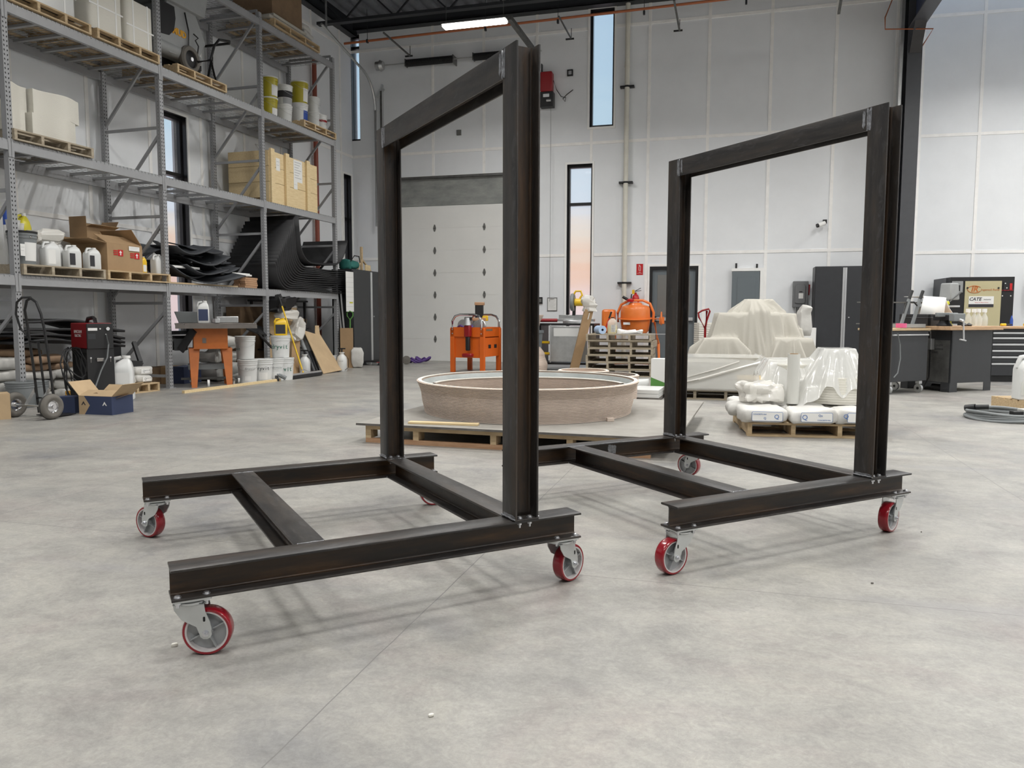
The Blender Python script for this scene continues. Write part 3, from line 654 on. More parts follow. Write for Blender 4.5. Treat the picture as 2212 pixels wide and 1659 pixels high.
def make_caster(parent, x, y, ang, zt=.19):
    """caster part: its top plate is the part, the fork, wheel and axle are its own pieces"""
    m = MB(); m.prism(rrect(.115, .10, .01), zt-.006, zt, 'zinc'); m.lathe([(.034, zt-.012), (.037, zt-.006)], 'zinc', 20)
    for dx in (-.042, .042):
        for dy in (-.036, .036): m.cyl((dx, dy, zt-.006), (dx, dy, zt-.013), .0095, 'bolt', 6); m.cyl((dx, dy, zt-.013), (dx, dy, zt-.024), .005, 'bolt', 8)
    c = m.build('caster', parent, loc=(x, y, 0)); R = Matrix.Rotation(ang, 4, 'Z'); tr = .049; r = .0755
    f = MB(); f.lathe([(.0, zt-.024), (.040, zt-.024), (.047, zt-.019), (.047, zt-.013), (.040, zt-.011), (.036, zt-.006)], 'zinc', 28, T=R)
    def leg(side):
        y0, y1 = side*.031, side*.0345
        out = [(-.046, zt-.018), (.046, zt-.018)]
        out += [(.050, zt-.045), (tr+.014, .112), (tr+.0185, r+.012)]
        for i in range(0, 7): a = math.radians(25-205*i/6-0); out.append((tr+.019*math.cos(a), r+.019*math.sin(a)))
        out += [(tr-.027, r+.022), (-.022, zt-.068), (-.042, zt-.038)]
        n = len(out); q = .0
        vs = [(a, y0, b) for a, b in out]+[(a, y1, b) for a, b in out]
        f.add(vs, [tuple(range(n)), tuple(range(2*n-1, n-1, -1))]+[(i, (i+1) % n, n+(i+1) % n, n+i) for i in range(n)], 'zinc', T=R)
        f.prism(rrect(.007, .016, .0034), 0, .0006, 'slot', T=R @ Matrix.Translation((.046, side*.0347+(.0001 if side > 0 else -.0001), .122)) @ Matrix.Rotation(PI/2*(-side), 4, 'X'))
    leg(1); leg(-1); f.box(-.046, .046, -.0345, .0345, zt-.022, zt-.018, 'zinc', T=R); f.build('fork', c, angle=30)
    W = R @ Matrix.Translation((tr, 0, r)) @ Matrix.Rotation(PI/2, 4, 'X')
    t = MB(); t.lathe([(.0655, -.0235), (.072, -.0235), (.0748, -.019), (.0755, -.010), (.0755, .010), (.0748, .019), (.072, .0235), (.0655, .0235)], 'redpoly', 48, T=W, closed=True); t.build('tread', c)
    h = MB(); h.lathe([(.0600, -.0225), (.0655, -.0232), (.0655, .0232), (.0600, .0225), (.0585, .012), (.0585, -.012)], 'hubrim', 48, T=W, closed=True)
    h.lathe([(.017, -.004), (.0590, -.006), (.0590, .006), (.017, .004)], 'hubgrey', 40, T=W, closed=True)
    h.lathe([(.0, -.026), (.016, -.026), (.019, -.010), (.019, .010), (.016, .026), (0, .026)], 'hubgrey', 20, T=W)
    for k in range(4):
        a = math.radians(27+90*k); h.box(.017, .059, -.0018, .0018, -.019, .019, 'hubgrey', T=W @ Matrix.Rotation(a, 4, 'Z'))
    h.build('wheel_hub', c)
    for s in (1, -1):
        b = MB(); b.cyl((0, 0, s*.0346), (0, 0, s*.0365), .011, 'bolt', 16, T=W); b.cyl((0, 0, s*.0365), (0, 0, s*.0435), .0085, 'bolt', 6, T=W); b.cyl((0, 0, s*.0435), (0, 0, s*.049), .0045, 'bolt', 10, T=W)
        b.build('axle_bolt', c)
    return c
def steel_frame(name, label, loc, rz, angs, mark):
    t = thing(name, label, 'steel frame', loc, rz, 'steel frames on red casters')
    zc = ZT-D_/2; zb = ZT-D_; up = (0, 0, 1)
    for y in (BF/2, FW-BF/2): wbeam('base_rail', t, (0, y, zc), (FL, y, zc), up)
    for s in (S1, S2): wbeam('cross_beam', t, (s+BF/2, BF+.0, zc), (s+BF/2, FW-BF, zc), up)
    cx = S2+D_/2
    for y in (BF/2, FW-BF/2):
        wbeam('upright_post', t, (cx, y, ZT+.0065), (cx, y, HT), (1, 0, 0))
        m = MB(); m.prism([(S2-.001, y-BF/2-.001), (S2+D_+.001, y-BF/2-.001), (S2+D_+.001, y+BF/2+.001), (S2-.001, y+BF/2+.001)], ZT, ZT+.0065, 'steel'); m.build('base_plate', t, bevel=.001)
        for dx in (-.022, .022):
            for dy in (-.034, .034): bolt(t, (cx+dx, y+dy, ZT+.0065), .0065+.0088)
        o = .003
        weld(t, [(S2-o, y-BF/2, ZT+.008), (S2-o, y+BF/2, ZT+.008)]); weld(t, [(S2+D_+o, y-BF/2, ZT+.008), (S2+D_+o, y+BF/2, ZT+.008)])
        patch(t, (S2-.0004, y, ZT+.014), (0, 1, 0), (0, 0, 1), BF*.99, .014, seed=int(y*10)+3)
    wbeam('top_beam', t, (cx, BF, HT-BF/2), (cx, FW-BF, HT-BF/2), (1, 0, 0))
    for y, sg in ((BF, -1), (FW-BF, 1)):                # ground and welded top corners
        weld(t, [(S2-.001, y, HT-.001), (S2-.001, y, HT-BF)], .004)
        patch(t, (S2-.0006, y+sg*.012, HT-.055), (0, -sg, 0), (0, 0, 1), .022, .11, seed=5+sg)
        patch(t, (S2-.0007, y-sg*.020, HT-.05), (0, -sg, 0), (0, 0, 1), .018, .09, seed=8+sg)
    for s in (S1, S2):
        for y, sg in ((BF, 1), (FW-BF, -1)):
            weld(t, [(s+.004, y, ZT-.0015), (s+BF-.004, y, ZT-.0015)], .003); weld(t, [(s, y+sg*.003, zb+.012), (s, y+sg*.003, zb)], .003)
    if mark:                                            # bright ground area on the far rail
        patch(t, (S1+.35, FW-BF/2-.004, (zb+ZT)/2), (1, 0, 0), (0, 0, 1), .07, .066, seed=12)
        patch(t, (S1+.31, FW-BF+.006, ZT+.0004), (1, 0, 0), (0, 1, 0), .17, .012, seed=14); patch(t, (S1+.05, FW-BF-.0, ZT+.0005), (1, 0, 0), (0, 1, 0), .13, .02, seed=15)
    k = 0
    for x, y in ((.060, BF/2), (.060, FW-BF/2), (FL-.060, BF/2), (FL-.060, FW-BF/2)):
        make_caster(t, x, y, angs[k]-rz, zb); k += 1
        for dx in (-.042, .042):
            for dy in (-.036, .036): bolt(t, (x+dx, y+dy, zb+.0088))
    return t
R_ = math.radians
steel_frame('steel_frame', 'nearer dark steel frame on red casters, left of the two', (-1.0366, 2.2854, 0), .497, [R_(8), R_(155), R_(48), R_(20)], 0)
steel_frame('steel_frame', 'farther dark steel frame on red casters, right of the two', (.6759, 3.084, 0), .4911, [R_(214), R_(-40), R_(223), R_(142)], 1)

# ================================================================ pallet rack along the left wall
LV = [1.528, 3.057, 4.598, 6.113]; RD = 1.07
rk = thing('pallet_rack', 'tall grey pallet rack bolted along the left wall', 'pallet rack', RK.o, RK.a)
def upright(s, d):
    m = MB(); w_ = .076; front = d < .5; y0 = d if front else d-.07; y1 = y0+.07; H = 6.22
    m.box(s-w_/2, s+w_/2, y0, y0+.0025, 0, H, 'rackgrey'); m.box(s-w_/2, s-w_/2+.0025, y0, y1, 0, H, 'rackgrey'); m.box(s+w_/2-.0025, s+w_/2, y0, y1, 0, H, 'rackgrey')
    m.box(s-w_/2, s-w_/2+.018, y1-.0025, y1, 0, H, 'rackgrey'); m.box(s+w_/2-.018, s+w_/2, y1-.0025, y1, 0, H, 'rackgrey')
    if not front: m.box(s-w_/2, s+w_/2, y1-.0025, y1, 0, H, 'darkgalv')
    yy = y0-.0008; n = int(H/.0508)-1
    for i in range(n):
        z = .04+i*.0508
        for sg in (-1, 1):
            c = s+sg*.02; r = .0075
            m.add([(c-r, yy, z+.004), (c, yy, z+.013), (c+r, yy, z+.004), (c+r*.75-sg*.003, yy, z-.008), (c-sg*.003, yy, z-.014), (c-r*.75-sg*.003, yy, z-.008)], [(0, 1, 2, 3, 4, 5)], 'slot')
            if s > .1 and z < 6.2: m.box(s+sg*w_/2-.0005, s+sg*w_/2+.0005, y0+.03, y0+.038, z-.004, z+.004, 'slot')
    m.box(s-.07, s+.07, y0-.02, y1+.02, 0, .008, 'rackgrey')
    return m.build('upright', rk, smooth=False, recalc=False)
US = [-BAY, 0, BAY, 2*BAY, 3*BAY]
for s in US:
    upright(s, 0); upright(s, RD)
    for z in (.18, 1.25, 2.50, 3.75, 5.0, 6.25):
        m = MB(); m.beam((s, .06, z), (s, RD-.06, z), .03, .04, 'rackgrey'); m.build('horizontal_brace', rk, smooth=False)
        if z < 6: m = MB(); m.beam((s, .06, z+1.15 if z > .2 else z+.95), (s, RD-.06, z+.08), .03, .04, 'rackgrey'); m.build('diagonal_brace', rk, smooth=False)
for li, z in enumerate(LV):
    for b in range(4):
        s0, s1 = US[b]+.038, US[b+1]-.038
        for y in (-.004, RD-.046):
            m = MB(); m.box(s0, s1, y, y+.05, z-.115, z, 'rackgrey')
            for s, sg in ((s0, 1), (s1, -1)):
                m.box(min(s, s-sg*.045), max(s, s-sg*.045), y-.004 if y < .5 else y+.05, y if y < .5 else y+.054, z-.19, z+.02, 'rackgrey')
            m.build('load_beam', rk, bevel=.004)
        L2 = (s1-s0-.02)/2
        for h in (0, 1):
            a = s0+.005+h*(L2+.01); m = MB()
            n = int(L2/.0635)
            for i in range(n+1): x = a+L2*i/n; m.box(x-.0025, x+.0025, -.006, RD+.003, z+.001, z+.006, 'wire')
            for j in range(10): y = .02+(RD-.04)*j/9; m.box(a, a+L2, y-.0025, y+.0025, z+.006, z+.011, 'wire')
            for i in range(0, n+1): x = a+L2*i/n; m.box(x-.0025, x+.0025, -.0095, -.0045, z-.02, z+.006, 'wire')
            for k in range(3): x = a+L2*(k+.5)/3; m.box(x-.025, x+.025, .046, RD-.046, z-.035, z-.001, 'rackgrey')
            m.build('wire_deck', rk, smooth=False)
DECK = .013
# pallets ------------------------------------------------------------------
def pallet_mesh(name, parent, L_=1.2, W_=1.0, k='pallet_wood', seed=0, stringers=4, nb=7):
    """stringer pallet: stringers run along y; boards along x are the deck"""
def make_pallet(label, loc, rz, L_=1.16, W_=1.0, k='pallet_wood', group=None, seed=1, top=7, open_long=True):
    t = thing('wooden_pallet', label, 'pallet', loc, rz, group); rr = random.Random(seed)
    for x in (-L_/2+.02, -L_/6, L_/6, L_/2-.02):
        m = MB(); m.box(x-.019, x+.019, -W_/2, W_/2, .017, .107, k); m.build('stringer', t, smooth=False)
    for i in range(top):
        y = -W_/2+.045+(W_-.09)*i/(top-1); m = MB(); m.box(-L_/2, L_/2, y-.044, y+.044, .107, .124, k); m.build('deck_board', t, smooth=False)
    for y in (-W_/2+.05, 0, W_/2-.05):
        m = MB(); m.box(-L_/2, L_/2, y-.048, y+.048, 0, .017, k); m.build('bottom_board', t, smooth=False)
    return t
PH = .124
def rackpos(s, d, z): return RK.w(s, d, z)
class P3: pass
def pallet_at(s, lvl, label, L_=1.15, W_=1.0, k='pallet_wood', d=.46, seed=1):
    return make_pallet(label, rackpos(s, d, LV[lvl]+DECK), RK.a, L_, W_, k, 'pallets on the rack', seed)

# ================================================================ shared makers of stored goods
def pillow(m, L_, W_, H_, k, T=None, seed=0, e=.2, n=28, q=12, amp=.012):
    """a filled sack lying flat, base at z=0"""
    sp = lambda c, p: math.copysign(abs(c)**p, c); vs = []
    off = Vector((seed*3.1, seed*1.7, 0))
    for j in range(q+1):
        ph = -PI/2+PI*j/q
        for i in range(n):
            th = 2*PI*i/n; cx, cy, cz = sp(math.cos(ph), .36)*sp(math.cos(th), e), sp(math.cos(ph), .36)*sp(math.sin(th), e), sp(math.sin(ph), .6)
            p = Vector((cx*L_/2, cy*W_/2, H_/2+cz*H_/2)); a = mnoise.noise(p*7+off)*amp*2+mnoise.noise(p*19+off)*amp
            p += Vector((cx, cy, cz))*a; p.z = max(0.0005, p.z); vs.append(p)
    fs = [(j*n+i, j*n+(i+1) % n, (j+1)*n+(i+1) % n, (j+1)*n+i) for j in range(q) for i in range(n)]
    return m.add(vs, fs, k, T)
def sack(label, loc, rz, L_, W_, H_, k='bagwhite', group=None, seed=0, prints=None, pcol='printblue', tilt=0):
    t = thing('cement_sack', label, 'sack', loc, rz, group); T = Matrix.Rotation(tilt, 4, 'Y') if tilt else None
    m = MB(); pillow(m, L_, W_, H_, k, T, seed); m.build('sack_body', t, weld=True, angle=60)
    if prints: prints(t, L_, W_, H_, pcol)
    return t
def bucket(label, loc, rz=0, body='plastic_white', lid='plastic_white', r=.150, h=.37, lab=None, words=None, wcol='printgreen', group=None, cat='bucket', name='plastic_bucket', labk='paper', bail=1, band=None, waz=-PI/2):
    t = thing(name, label, cat, loc, rz, group); b = MB(); k = r*.87
    pr = [(0, 0), (k-.004, 0), (k, .005), (r*.975, h*.78), (r*1.02, h*.785), (r*1.02, h*.80), (r*.985, h*.805), (r*.99, h*.87), (r*1.03, h*.875), (r*1.03, h*.89), (r, h*.895), (r, h*.96)]
    b.lathe(pr, body, 28); b.build('pail', t)
    b = MB(); b.lathe([(r*1.0, h*.94), (r*1.045, h*.942), (r*1.055, h*.955), (r*1.055, h*.99), (r*1.03, h), (r*.93, h), (r*.92, h*.985), (0, h*.985)], lid, 28); b.build('lid', t)
    if bail:
        b = MB(); z = h*.83; pts = [(r*1.04*math.cos(a), r*1.04*math.sin(a) if 0 else -abs(r*1.06*math.sin(a)), z-.11*abs(math.sin(a))) for a in [PI*i/12 for i in range(13)]]
        b.tube(pts, .0022, 'galv', 5); b.build('bail_handle', t)
    if band:
        b = MB(); z0, z1, kk = band; rr_ = lambda z: k+(r*.975-k)*z/.78+.0012; b.lathe([(rr_(z0), h*z0), (rr_(z1), h*z1)], kk, 28); b.build('printed_band', t)
    def patch_(z0, z1, a0, a1, kk, nm, off=.0018):
        q = MB(); n = 8; rr_ = lambda z: k+(r*.975-k)*z/.78+off
        vs = [(rr_(z)*math.cos(a0+(a1-a0)*i/n), rr_(z)*math.sin(a0+(a1-a0)*i/n), h*z) for z in (z0, z1) for i in range(n+1)]
        q.add(vs, [(i, i+1, n+2+i, n+1+i) for i in range(n)], kk); q.build(nm, t)
    if lab: patch_(lab[0], lab[1], waz-lab[2], waz+lab[2], labk, 'label_sheet')
    if words:
        for w_, sz, z, az in words:
            rr_ = k+(r*.975-k)*z/.78+.003
            for i, ch in enumerate(w_):
                if ch == ' ': continue
                a = waz+az+(i-(len(w_)-1)/2)*sz*.47/rr_
                text(ch, sz, wcol, t, face((rr_*math.cos(a), rr_*math.sin(a), h*z), a+PI/2), 'lettering', .0004)
    return t
def jug(label, loc, rz=0, w_=.19, dp=.13, h=.30, body='plastic_white', cap='white', lab=None, labk='paper', liquid=None, group=None, handle=1, name='jug', cat='jug', words=None, capx=None):
    t = thing(name, label, cat, loc, rz, group); b = MB(); n = 5
    R0 = [(x, y) for x, y in rrect(w_, dp, min(w_, dp)*.22, n)]
    def ring(sx_, sy_, z, ox=0): return [(x*sx_+ox, y*sy_, z) for x, y in R0]
    ox = (w_*.18 if capx is None else capx)
    levels = [(.94, .94, 0, 0), (1, 1, .01, 0), (1, 1, h*.66, 0), (.93, .95, h*.74, 0), (.70, .75, h*.84, ox*.4), (.34, .42, h*.92, ox*.9), (.24, .34, h*.935, ox), (.24, .34, h*.95, ox)]
    vs = []; 
    for l in levels: vs += ring(*l)
    k = len(R0); b.add(vs, [(j*k+i, j*k+(i+1) % k, (j+1)*k+(i+1) % k, (j+1)*k+i) for j in range(len(levels)-1) for i in range(k)]+[tuple(range(k-1, -1, -1)), tuple(range((len(levels)-1)*k, len(levels)*k))], body)
    b.build('bottle', t)
    if handle:
        b = MB(); b.tube([(ox*.7, 0, h*.90), (ox*.2-w_*.12, 0, h*.95), (-w_*.36, 0, h*.93), (-w_*.44, 0, h*.82), (-w_*.46, 0, h*.70)], min(w_, dp)*.11, body, 8); b.build('grip', t)
    b = MB(); b.lathe([(.0, h*.94), (dp*.2, h*.94), (dp*.2, h*.995), (dp*.17, h), (0, h)], cap, 14, (ox, 0, 0)); b.build('screw_cap', t)
    if lab:
        b = MB(); x0, x1, z0, z1 = lab; b.box(x0*w_, x1*w_, -dp/2-.0015, -dp/2+.002, z0*h, z1*h, labk); b.build('label_sheet', t, smooth=False)
    if words:
        for w__, sz, x, z, kk in words: text(w__, sz, kk, t, face((x*w_, -dp/2-.002, z*h), 0), 'lettering', .0003)
    return t
def carton(label, loc, rz, w_, dp, h, k='cardboard', flaps=(), group=None, name='cardboard_box', open_=True, angs=(60, 60, 60, 60), flen=.5, cat='cardboard box'):
    t = thing(name, label, cat, loc, rz, group); b = MB(); q = .005
    b.box(-w_/2, w_/2, -dp/2, dp/2, 0, q, k); b.box(-w_/2, w_/2, -dp/2, -dp/2+q, q, h, k); b.box(-w_/2, w_/2, dp/2-q, dp/2, q, h, k)
    b.box(-w_/2, -w_/2+q, -dp/2+q, dp/2-q, q, h, k); b.box(w_/2-q, w_/2, -dp/2+q, dp/2-q, q, h, k)
    if not open_: b.box(-w_/2, w_/2, -dp/2, dp/2, h, h+q, k)
    b.build('box_walls', t, smooth=False)
    for side in flaps:
        a = math.radians(angs[side]); f_ = MB(); L_ = (dp if side < 2 else w_)*flen*.5/.5*.5*2*.5
        # side 0 front, 1 back, 2 left, 3 right; angle measured from level outwards (0) up to 90
        ww = w_ if side < 2 else dp
        f_.box(-ww/2+.004, ww/2-.004, -L_, 0, -q/2, q/2, k)
        rot = {0: 0, 1: PI, 2: -PI/2, 3: PI/2}[side]; org = {0: (0, -dp/2, h), 1: (0, dp/2, h), 2: (-w_/2, 0, h), 3: (w_/2, 0, h)}[side]
        T = Matrix.Translation(org) @ Matrix.Rotation(rot, 4, 'Z') @ Matrix.Rotation(-a, 4, 'X'); f_.v = [tuple(T @ Vector(p)) for p in f_.v]
        f_.build('flap', t, smooth=False)
    return t
def tote_mark(t, x, y, z, s, k='red'):                 # red up-arrow handling mark
    b = MB(); b.box(x, x+.09*s, y-.001, y, z, z+.085*s, k); b.box(x-.075*s, x-.01*s, y-.001, y, z+.06*s, z+.075*s, k); b.box(x-.075*s, x-.01*s, y-.001, y, z+.035*s, z+.05*s, k); b.box(x-.075*s, x-.01*s, y-.001, y, z+.01*s, z+.025*s, k)
    b.box(x+.037*s, x+.053*s, y-.002, y-.001, z+.012*s, z+.05*s, 'white'); b.add([(x+.02*s, y-.0015, z+.045*s), (x+.07*s, y-.0015, z+.045*s), (x+.045*s, y-.0015, z+.075*s)], [(0, 1, 2)], 'white'); b.build('handling_mark', t, smooth=False)

# ================================================================ goods on the rack
ra = RK.a
Z1, Z2, Z3, Z4 = [z+DECK for z in LV]
pallet_at(.65, 0, 'weathered pallet under the grey pail and white jugs', 1.2, k='pallet_old', seed=2)
pallet_at(1.86, 0, 'yellowish pallet under the open cardboard boxes', 1.15, seed=3)
pallet_at(.58, 1, 'weathered pallet under the cream wavy blocks', 1.12, k='pallet_old', seed=4)
pallet_at(.62, 2, 'pallet at the top left corner of the picture', 1.14, seed=5)
pallet_at(1.83, 2, 'pallet carrying two strapped cream blocks', 1.1, seed=6)
pallet_at(3.29, 2, 'pallet under the grey mortar mixer', 1.12, seed=7)
pallet_at(6.68, 2, 'pallet under the white buckets at the rack end', 1.18, seed=8)
pallet_at(5.95, 3, 'pallet on the highest shelf under the big carton', 1.5, seed=9)
def wavy(label, s, d, z, w_, dp, h, fl=1, seed=0, group='cream printed blocks'):
    t = thing('printed_block', label, 'block', RK.w(s, d, z), ra, group); n = 26; pts = []
    for i in range(n+1): u = i/n; pts.append((-w_/2+w_*u, -dp/2+.045*math.sin(2*PI*(u*1.0+.15*fl))*fl))
    pts += [(w_/2, dp/2), (-w_/2, dp/2)]; m = MB()
    L_ = 26; nn = len(pts)
    for j in range(L_):
        z0, z1 = h*j/L_, h*(j+1)/L_
        m.prism(pts, z0, z1-.002, 'cream'); m.prism([(x*.996, y*.994) for x, y in pts], z1-.002, z1, 'cream')
    m.build('layered_body', t, angle=30); return t
wavy('cream wavy block, lower right of the stack on the middle shelf', .73, .33, Z2+PH, .62, .46, .29)
wavy('cream wavy block, lower left of the stack on the middle shelf', .15, .38, Z2+PH, .40, .5, .29, -1)
wavy('cream wavy block, upper right of the stack, overhanging to the right', .80, .38, Z2+PH+.292, .66, .5, .29)
wavy('cream wavy block, upper left of the stack beside the upright', .19, .45, Z2+PH+.292, .50, .5, .29, -1)
def slab(label, s, z, w_, h, d=.42, dp=.75, k='cream', strapz=()):
    t = thing('strapped_block', label, 'block', RK.w(s, d, z), ra, 'strapped blocks on the upper shelf'); m = MB(); m.prism(rrect(w_, dp, .06), .006, h, k); m.build('wrapped_body', t, bevel=.01)
    m = MB(); m.prism(rrect(w_+.03, dp+.03, .06), 0, .006, 'blackmatte'); m.build('under_sheet', t, smooth=False)
    m = MB()
    for x in (-w_*.25, w_*.28): m.box(x-.012, x+.012, -dp/2-.004, -dp/2, 0, h+.004, 'trimwhite'); m.box(x-.012, x+.012, -dp/2, dp/2, h, h+.004, 'trimwhite')
    m.build('strap', t, smooth=False); m = MB(); m.box(-w_/2, w_/2, -dp/2-.004, -dp/2, h*.42, h*.42+.02, 'trimwhite'); m.build('strap', t, smooth=False)
slab('strapped cream block beside the rack upright, right one on the upper shelf', 2.12, Z3+PH, .50, .62); slab('large strapped cream block left of the black gap on the upper shelf', 1.53, Z3+PH, .56, .75)
slab('wrapped pale block at the top left corner of the picture', .65, Z3+PH, .80, .6, k='plastic_white')
# grey mortar mixer --------------------------------------------------------
t = thing('mortar_mixer', 'grey wheeled mortar mixer with black handle on the upper shelf', 'mixer', RK.w(3.06, .45, Z3+PH), ra)
b = MB(); prof = [(-.50, .30), (-.50, .62), (-.30, .92), (.30, .92), (.52, .55), (.30, .22), (-.28, .18)]
def xz(m, poly, y0, y1, k): n = len(poly); m.add([(x, y0, z) for x, z in poly]+[(x, y1, z) for x, z in poly], [tuple(range(n)), tuple(range(2*n-1, n-1, -1))]+[(i, n+i, n+(i+1) % n, (i+1) % n) for i in range(n)], k)
xz(b, prof, -.33, .33, 'greymachine'); b.build('hopper', t, bevel=.012)
b = MB(); b.prism([(-.50, -.40), (.42, -.40), (.42, .36), (-.50, .36)], .90, 1.25, 'greymachine', top=[(-.5, -.42), (.5, -.42), (.5, .42), (-.5, .42)]); b.build('loading_chute', t, bevel=.01)
b = MB(); pts = [(-.52, .86), (-.18, .86), (-.16, .70), (-.2, .52), (-.30, .42), (-.45, .40), (-.52, .42)]; xz(b, pts, -.345, -.33, 'black'); b.build('drum_opening', t, smooth=False)
b = MB(); b.cyl((-.5, -.25, .26), (.38, -.25, .26), .10, 'greymachine', 18); b.cyl((.38, -.25, .26), (.42, -.25, .26), .07, 'galv', 18); b.build('auger_tube', t)
b = MB(); b.tube([(.02, -.36, .85), (.08, -.37, .6), (.08, -.36, .35)], .012, 'black', 6); b.tube([(.2, -.36, .60), (.28, -.38, .56), (.20, -.39, .50), (.28, -.38, .44), (.26, -.37, .30)], .010, 'black', 6); b.build('hose', t)
text('MUD', .13, 'amber', t, face((-.08, -.337, .52), 0), 'lettering', .003, bold=.006)
for x in (.12,):
    T = Matrix.Translation((x, -.34, .20)) @ Matrix.Rotation(PI/2, 4, 'X'); b = MB(); b.lathe([(.13, -.04), (.18, -.045), (.2, -.02), (.2, .02), (.18, .045), (.13, .04)], 'tiregrey', 28, T=T, closed=True); w1 = b.build('wheel', t); w1['label'] = 'near black wheel'
    b = MB(); b.lathe([(0, -.03), (.03, -.03), (.05, -.012), (.12, -.014), (.13, .01), (.12, .016), (.03, .04), (0, .04)], 'black', 24, T=T); b.cyl((0, 0, .03), (0, 0, .05), .03, 'alu', 12, T=T); b.build('rim', w1)
b = MB(); b.tube([(.25, -.38, .20), (.50, -.42, .30), (.60, -.42, .55), (.72, -.42, .68), (.98, -.42, .74), (1.03, -.38, .73), (1.03, .08, .73), (.98, .12, .74), (.72, .12, .68), (.60, .12, .55), (.45, .1, .3)], .02, 'black', 8); b.tube([(.54, -.42, .36), (.45, -.40, .02)], .018, 'black', 8); b.tube([(.5, -.42, .32), (.64, -.40, .02)], .016, 'black', 8); b.build('push_handle', t)
b = MB(); b.box(.24, .44, -.30, -.02, .12, .30, 'black'); b.box(-.4, .4, -.05, .05, .0, .2, 'black'); b.build('motor', t, bevel=.01)
b = MB(); b.box(.26, .42, -.306, -.301, .20, .38, 'paper'); b.build('rating_label', t, smooth=False)
# buckets on the upper shelf -------------------------------------------------
bg = 'buckets on the upper shelf'
def rb(px, py, v, z, label, **k):
    s = RK.at(px, py, v)[0]; return bucket(label, RK.w(s, v, z), ra, group=bg, **k)
zb_ = Z3+PH
rb(582, 250, .30, Z3, 'yellow bucket at the bottom left of the bucket group', body='mustard', lid='plastic_white', lab=(.08, .5, .6)); rb(614, 260, .34, Z3, 'plain white bucket under the black banded bucket')
rb(647, 262, .30, zb_, 'white bucket with a blue label under the large yellow bucket', lab=(.15, .66, .5), labk='blue', r=.165, h=.39); rb(678, 275, .34, zb_, 'white bucket under the small white one near the rack end')
rb(693, 280, .24, zb_, 'white bucket with a dark red print nearest the rack end', r=.13, h=.34, band=(.58, .70, 'darkred'), words=[('IC-CRETE', .03, .45, 0)], wcol='printgrey')
rb(582, 190, .30, Z3+.37, 'yellow bucket at the top left of the bucket group', body='mustard', lid='plastic_white', lab=(.1, .6, .7)); rb(614, 200, .34, Z3+.37, 'white bucket with a black printed band on top of a plain one', band=(.38, .70, 'printink'), lab=(.08, .36, 1.2), labk='printgrey')
rb(647, 200, .30, zb_+.39, 'large yellow bucket, the highest in the bucket group', body='mustard', lid='plastic_white', r=.165, h=.42, lab=(.1, .68, .55)); rb(677, 225, .34, zb_+.37, 'small white bucket in the upper row near the rack end', r=.13, h=.30, words=[('D', .06, .3, 0)], wcol='printgrey')
# crate on the middle shelf ---------------------------------------------------
s0_, s1_ = 5.10, 6.70; t = thing('wooden_crate', 'long pale wooden crate standing on the middle shelf', 'crate', RK.w((s0_+s1_)/2, .50, Z2), ra); L_ = s1_-s0_; hh = .82
for i in range(3):
    z0 = .10+i*hh/3; m = MB(); m.box(-L_/2, L_/2, -.42, -.40, z0, z0+hh/3-.006, 'pine'); m.build('front_plank', t, smooth=False); m = MB(); m.box(-L_/2, L_/2, .40, .42, z0, z0+hh/3-.006, 'pine'); m.build('back_plank', t, smooth=False)
    m = MB(); m.box(-L_/2-.0, -L_/2+.02, -.40, .40, z0, z0+hh/3-.006, 'pine'); m.build('end_plank', t, smooth=False); m = MB(); m.box(L_/2-.02, L_/2, -.40, .40, z0, z0+hh/3-.006, 'pine'); m.build('end_plank', t, smooth=False)
for x in (-L_/2+.07, -.27, .43): m = MB(); m.box(x-.055, x+.055, -.465, -.42, .0, hh+.13, 'pine'); m.build('batten', t, bevel=.003)
for y in (-.38, .38): m = MB(); m.box(-L_/2, L_/2, y-.04, y+.04, 0.0, .10, 'pine'); m.build('skid', t, smooth=False)
m = MB(); m.box(-L_/2+.03, L_/2-.03, -.398, .398, .70, .72, 'pine'); m.build('inner_shelf', t, smooth=False)
def sheet(t, x0, x1, y, z0, z1, k='paper', lines=5):
    m = MB(); m.box(x0, x1, y-.002, y, z0, z1, k)
    for i in range(lines): zz = z1-(z1-z0)*(i+1)/(lines+1.5); m.box(x0+(x1-x0)*.12, x1-(x1-x0)*(.12+.15*(i % 3)), y-.003, y-.002, zz, zz+(z1-z0)*.022, 'printgrey')
    m.build('label_sheet', t, smooth=False)
sheet(t, -.58, -.46, -.421, .60, .82, lines=2); sheet(t, -.02, .27, -.421, .50, .90, lines=7); sheet(t, -.02, .10, -.421, .36, .50, lines=1)
t = thing('machine_part', 'grey machine part lying on top of the wooden crate', 'machine part', RK.w(5.42, .38, Z2+.84), ra)
b = MB(); b.lathe([(0, 0), (.16, .0), (.17, .05), (.10, .12), (0, .13)], 'galv', 20); b.build('housing', t); b = MB(); b.tube([(.1, 0, .08), (.3, .02, .09), (.5, -.05, .03)], .035, 'black', 8); b.build('arm', t); b = MB(); b.tube([(-.1, 0, .1), (-.2, .05, .22), (-.05, .1, .24), (.02, .05, .14)], .006, 'galv', 5); b.build('wire_loop', t)
t = thing('metal_ring', 'bright metal ring resting on the crate right of the centre batten', 'ring', RK.w(6.02, .34, Z2+.84), ra); b = MB(); b.tube([(.17*math.cos(a), .17*math.sin(a), .03) for a in [2*PI*i/24 for i in range(24)]], .02, 'chrome', 8, closed=True); b.build('ring_tube', t)
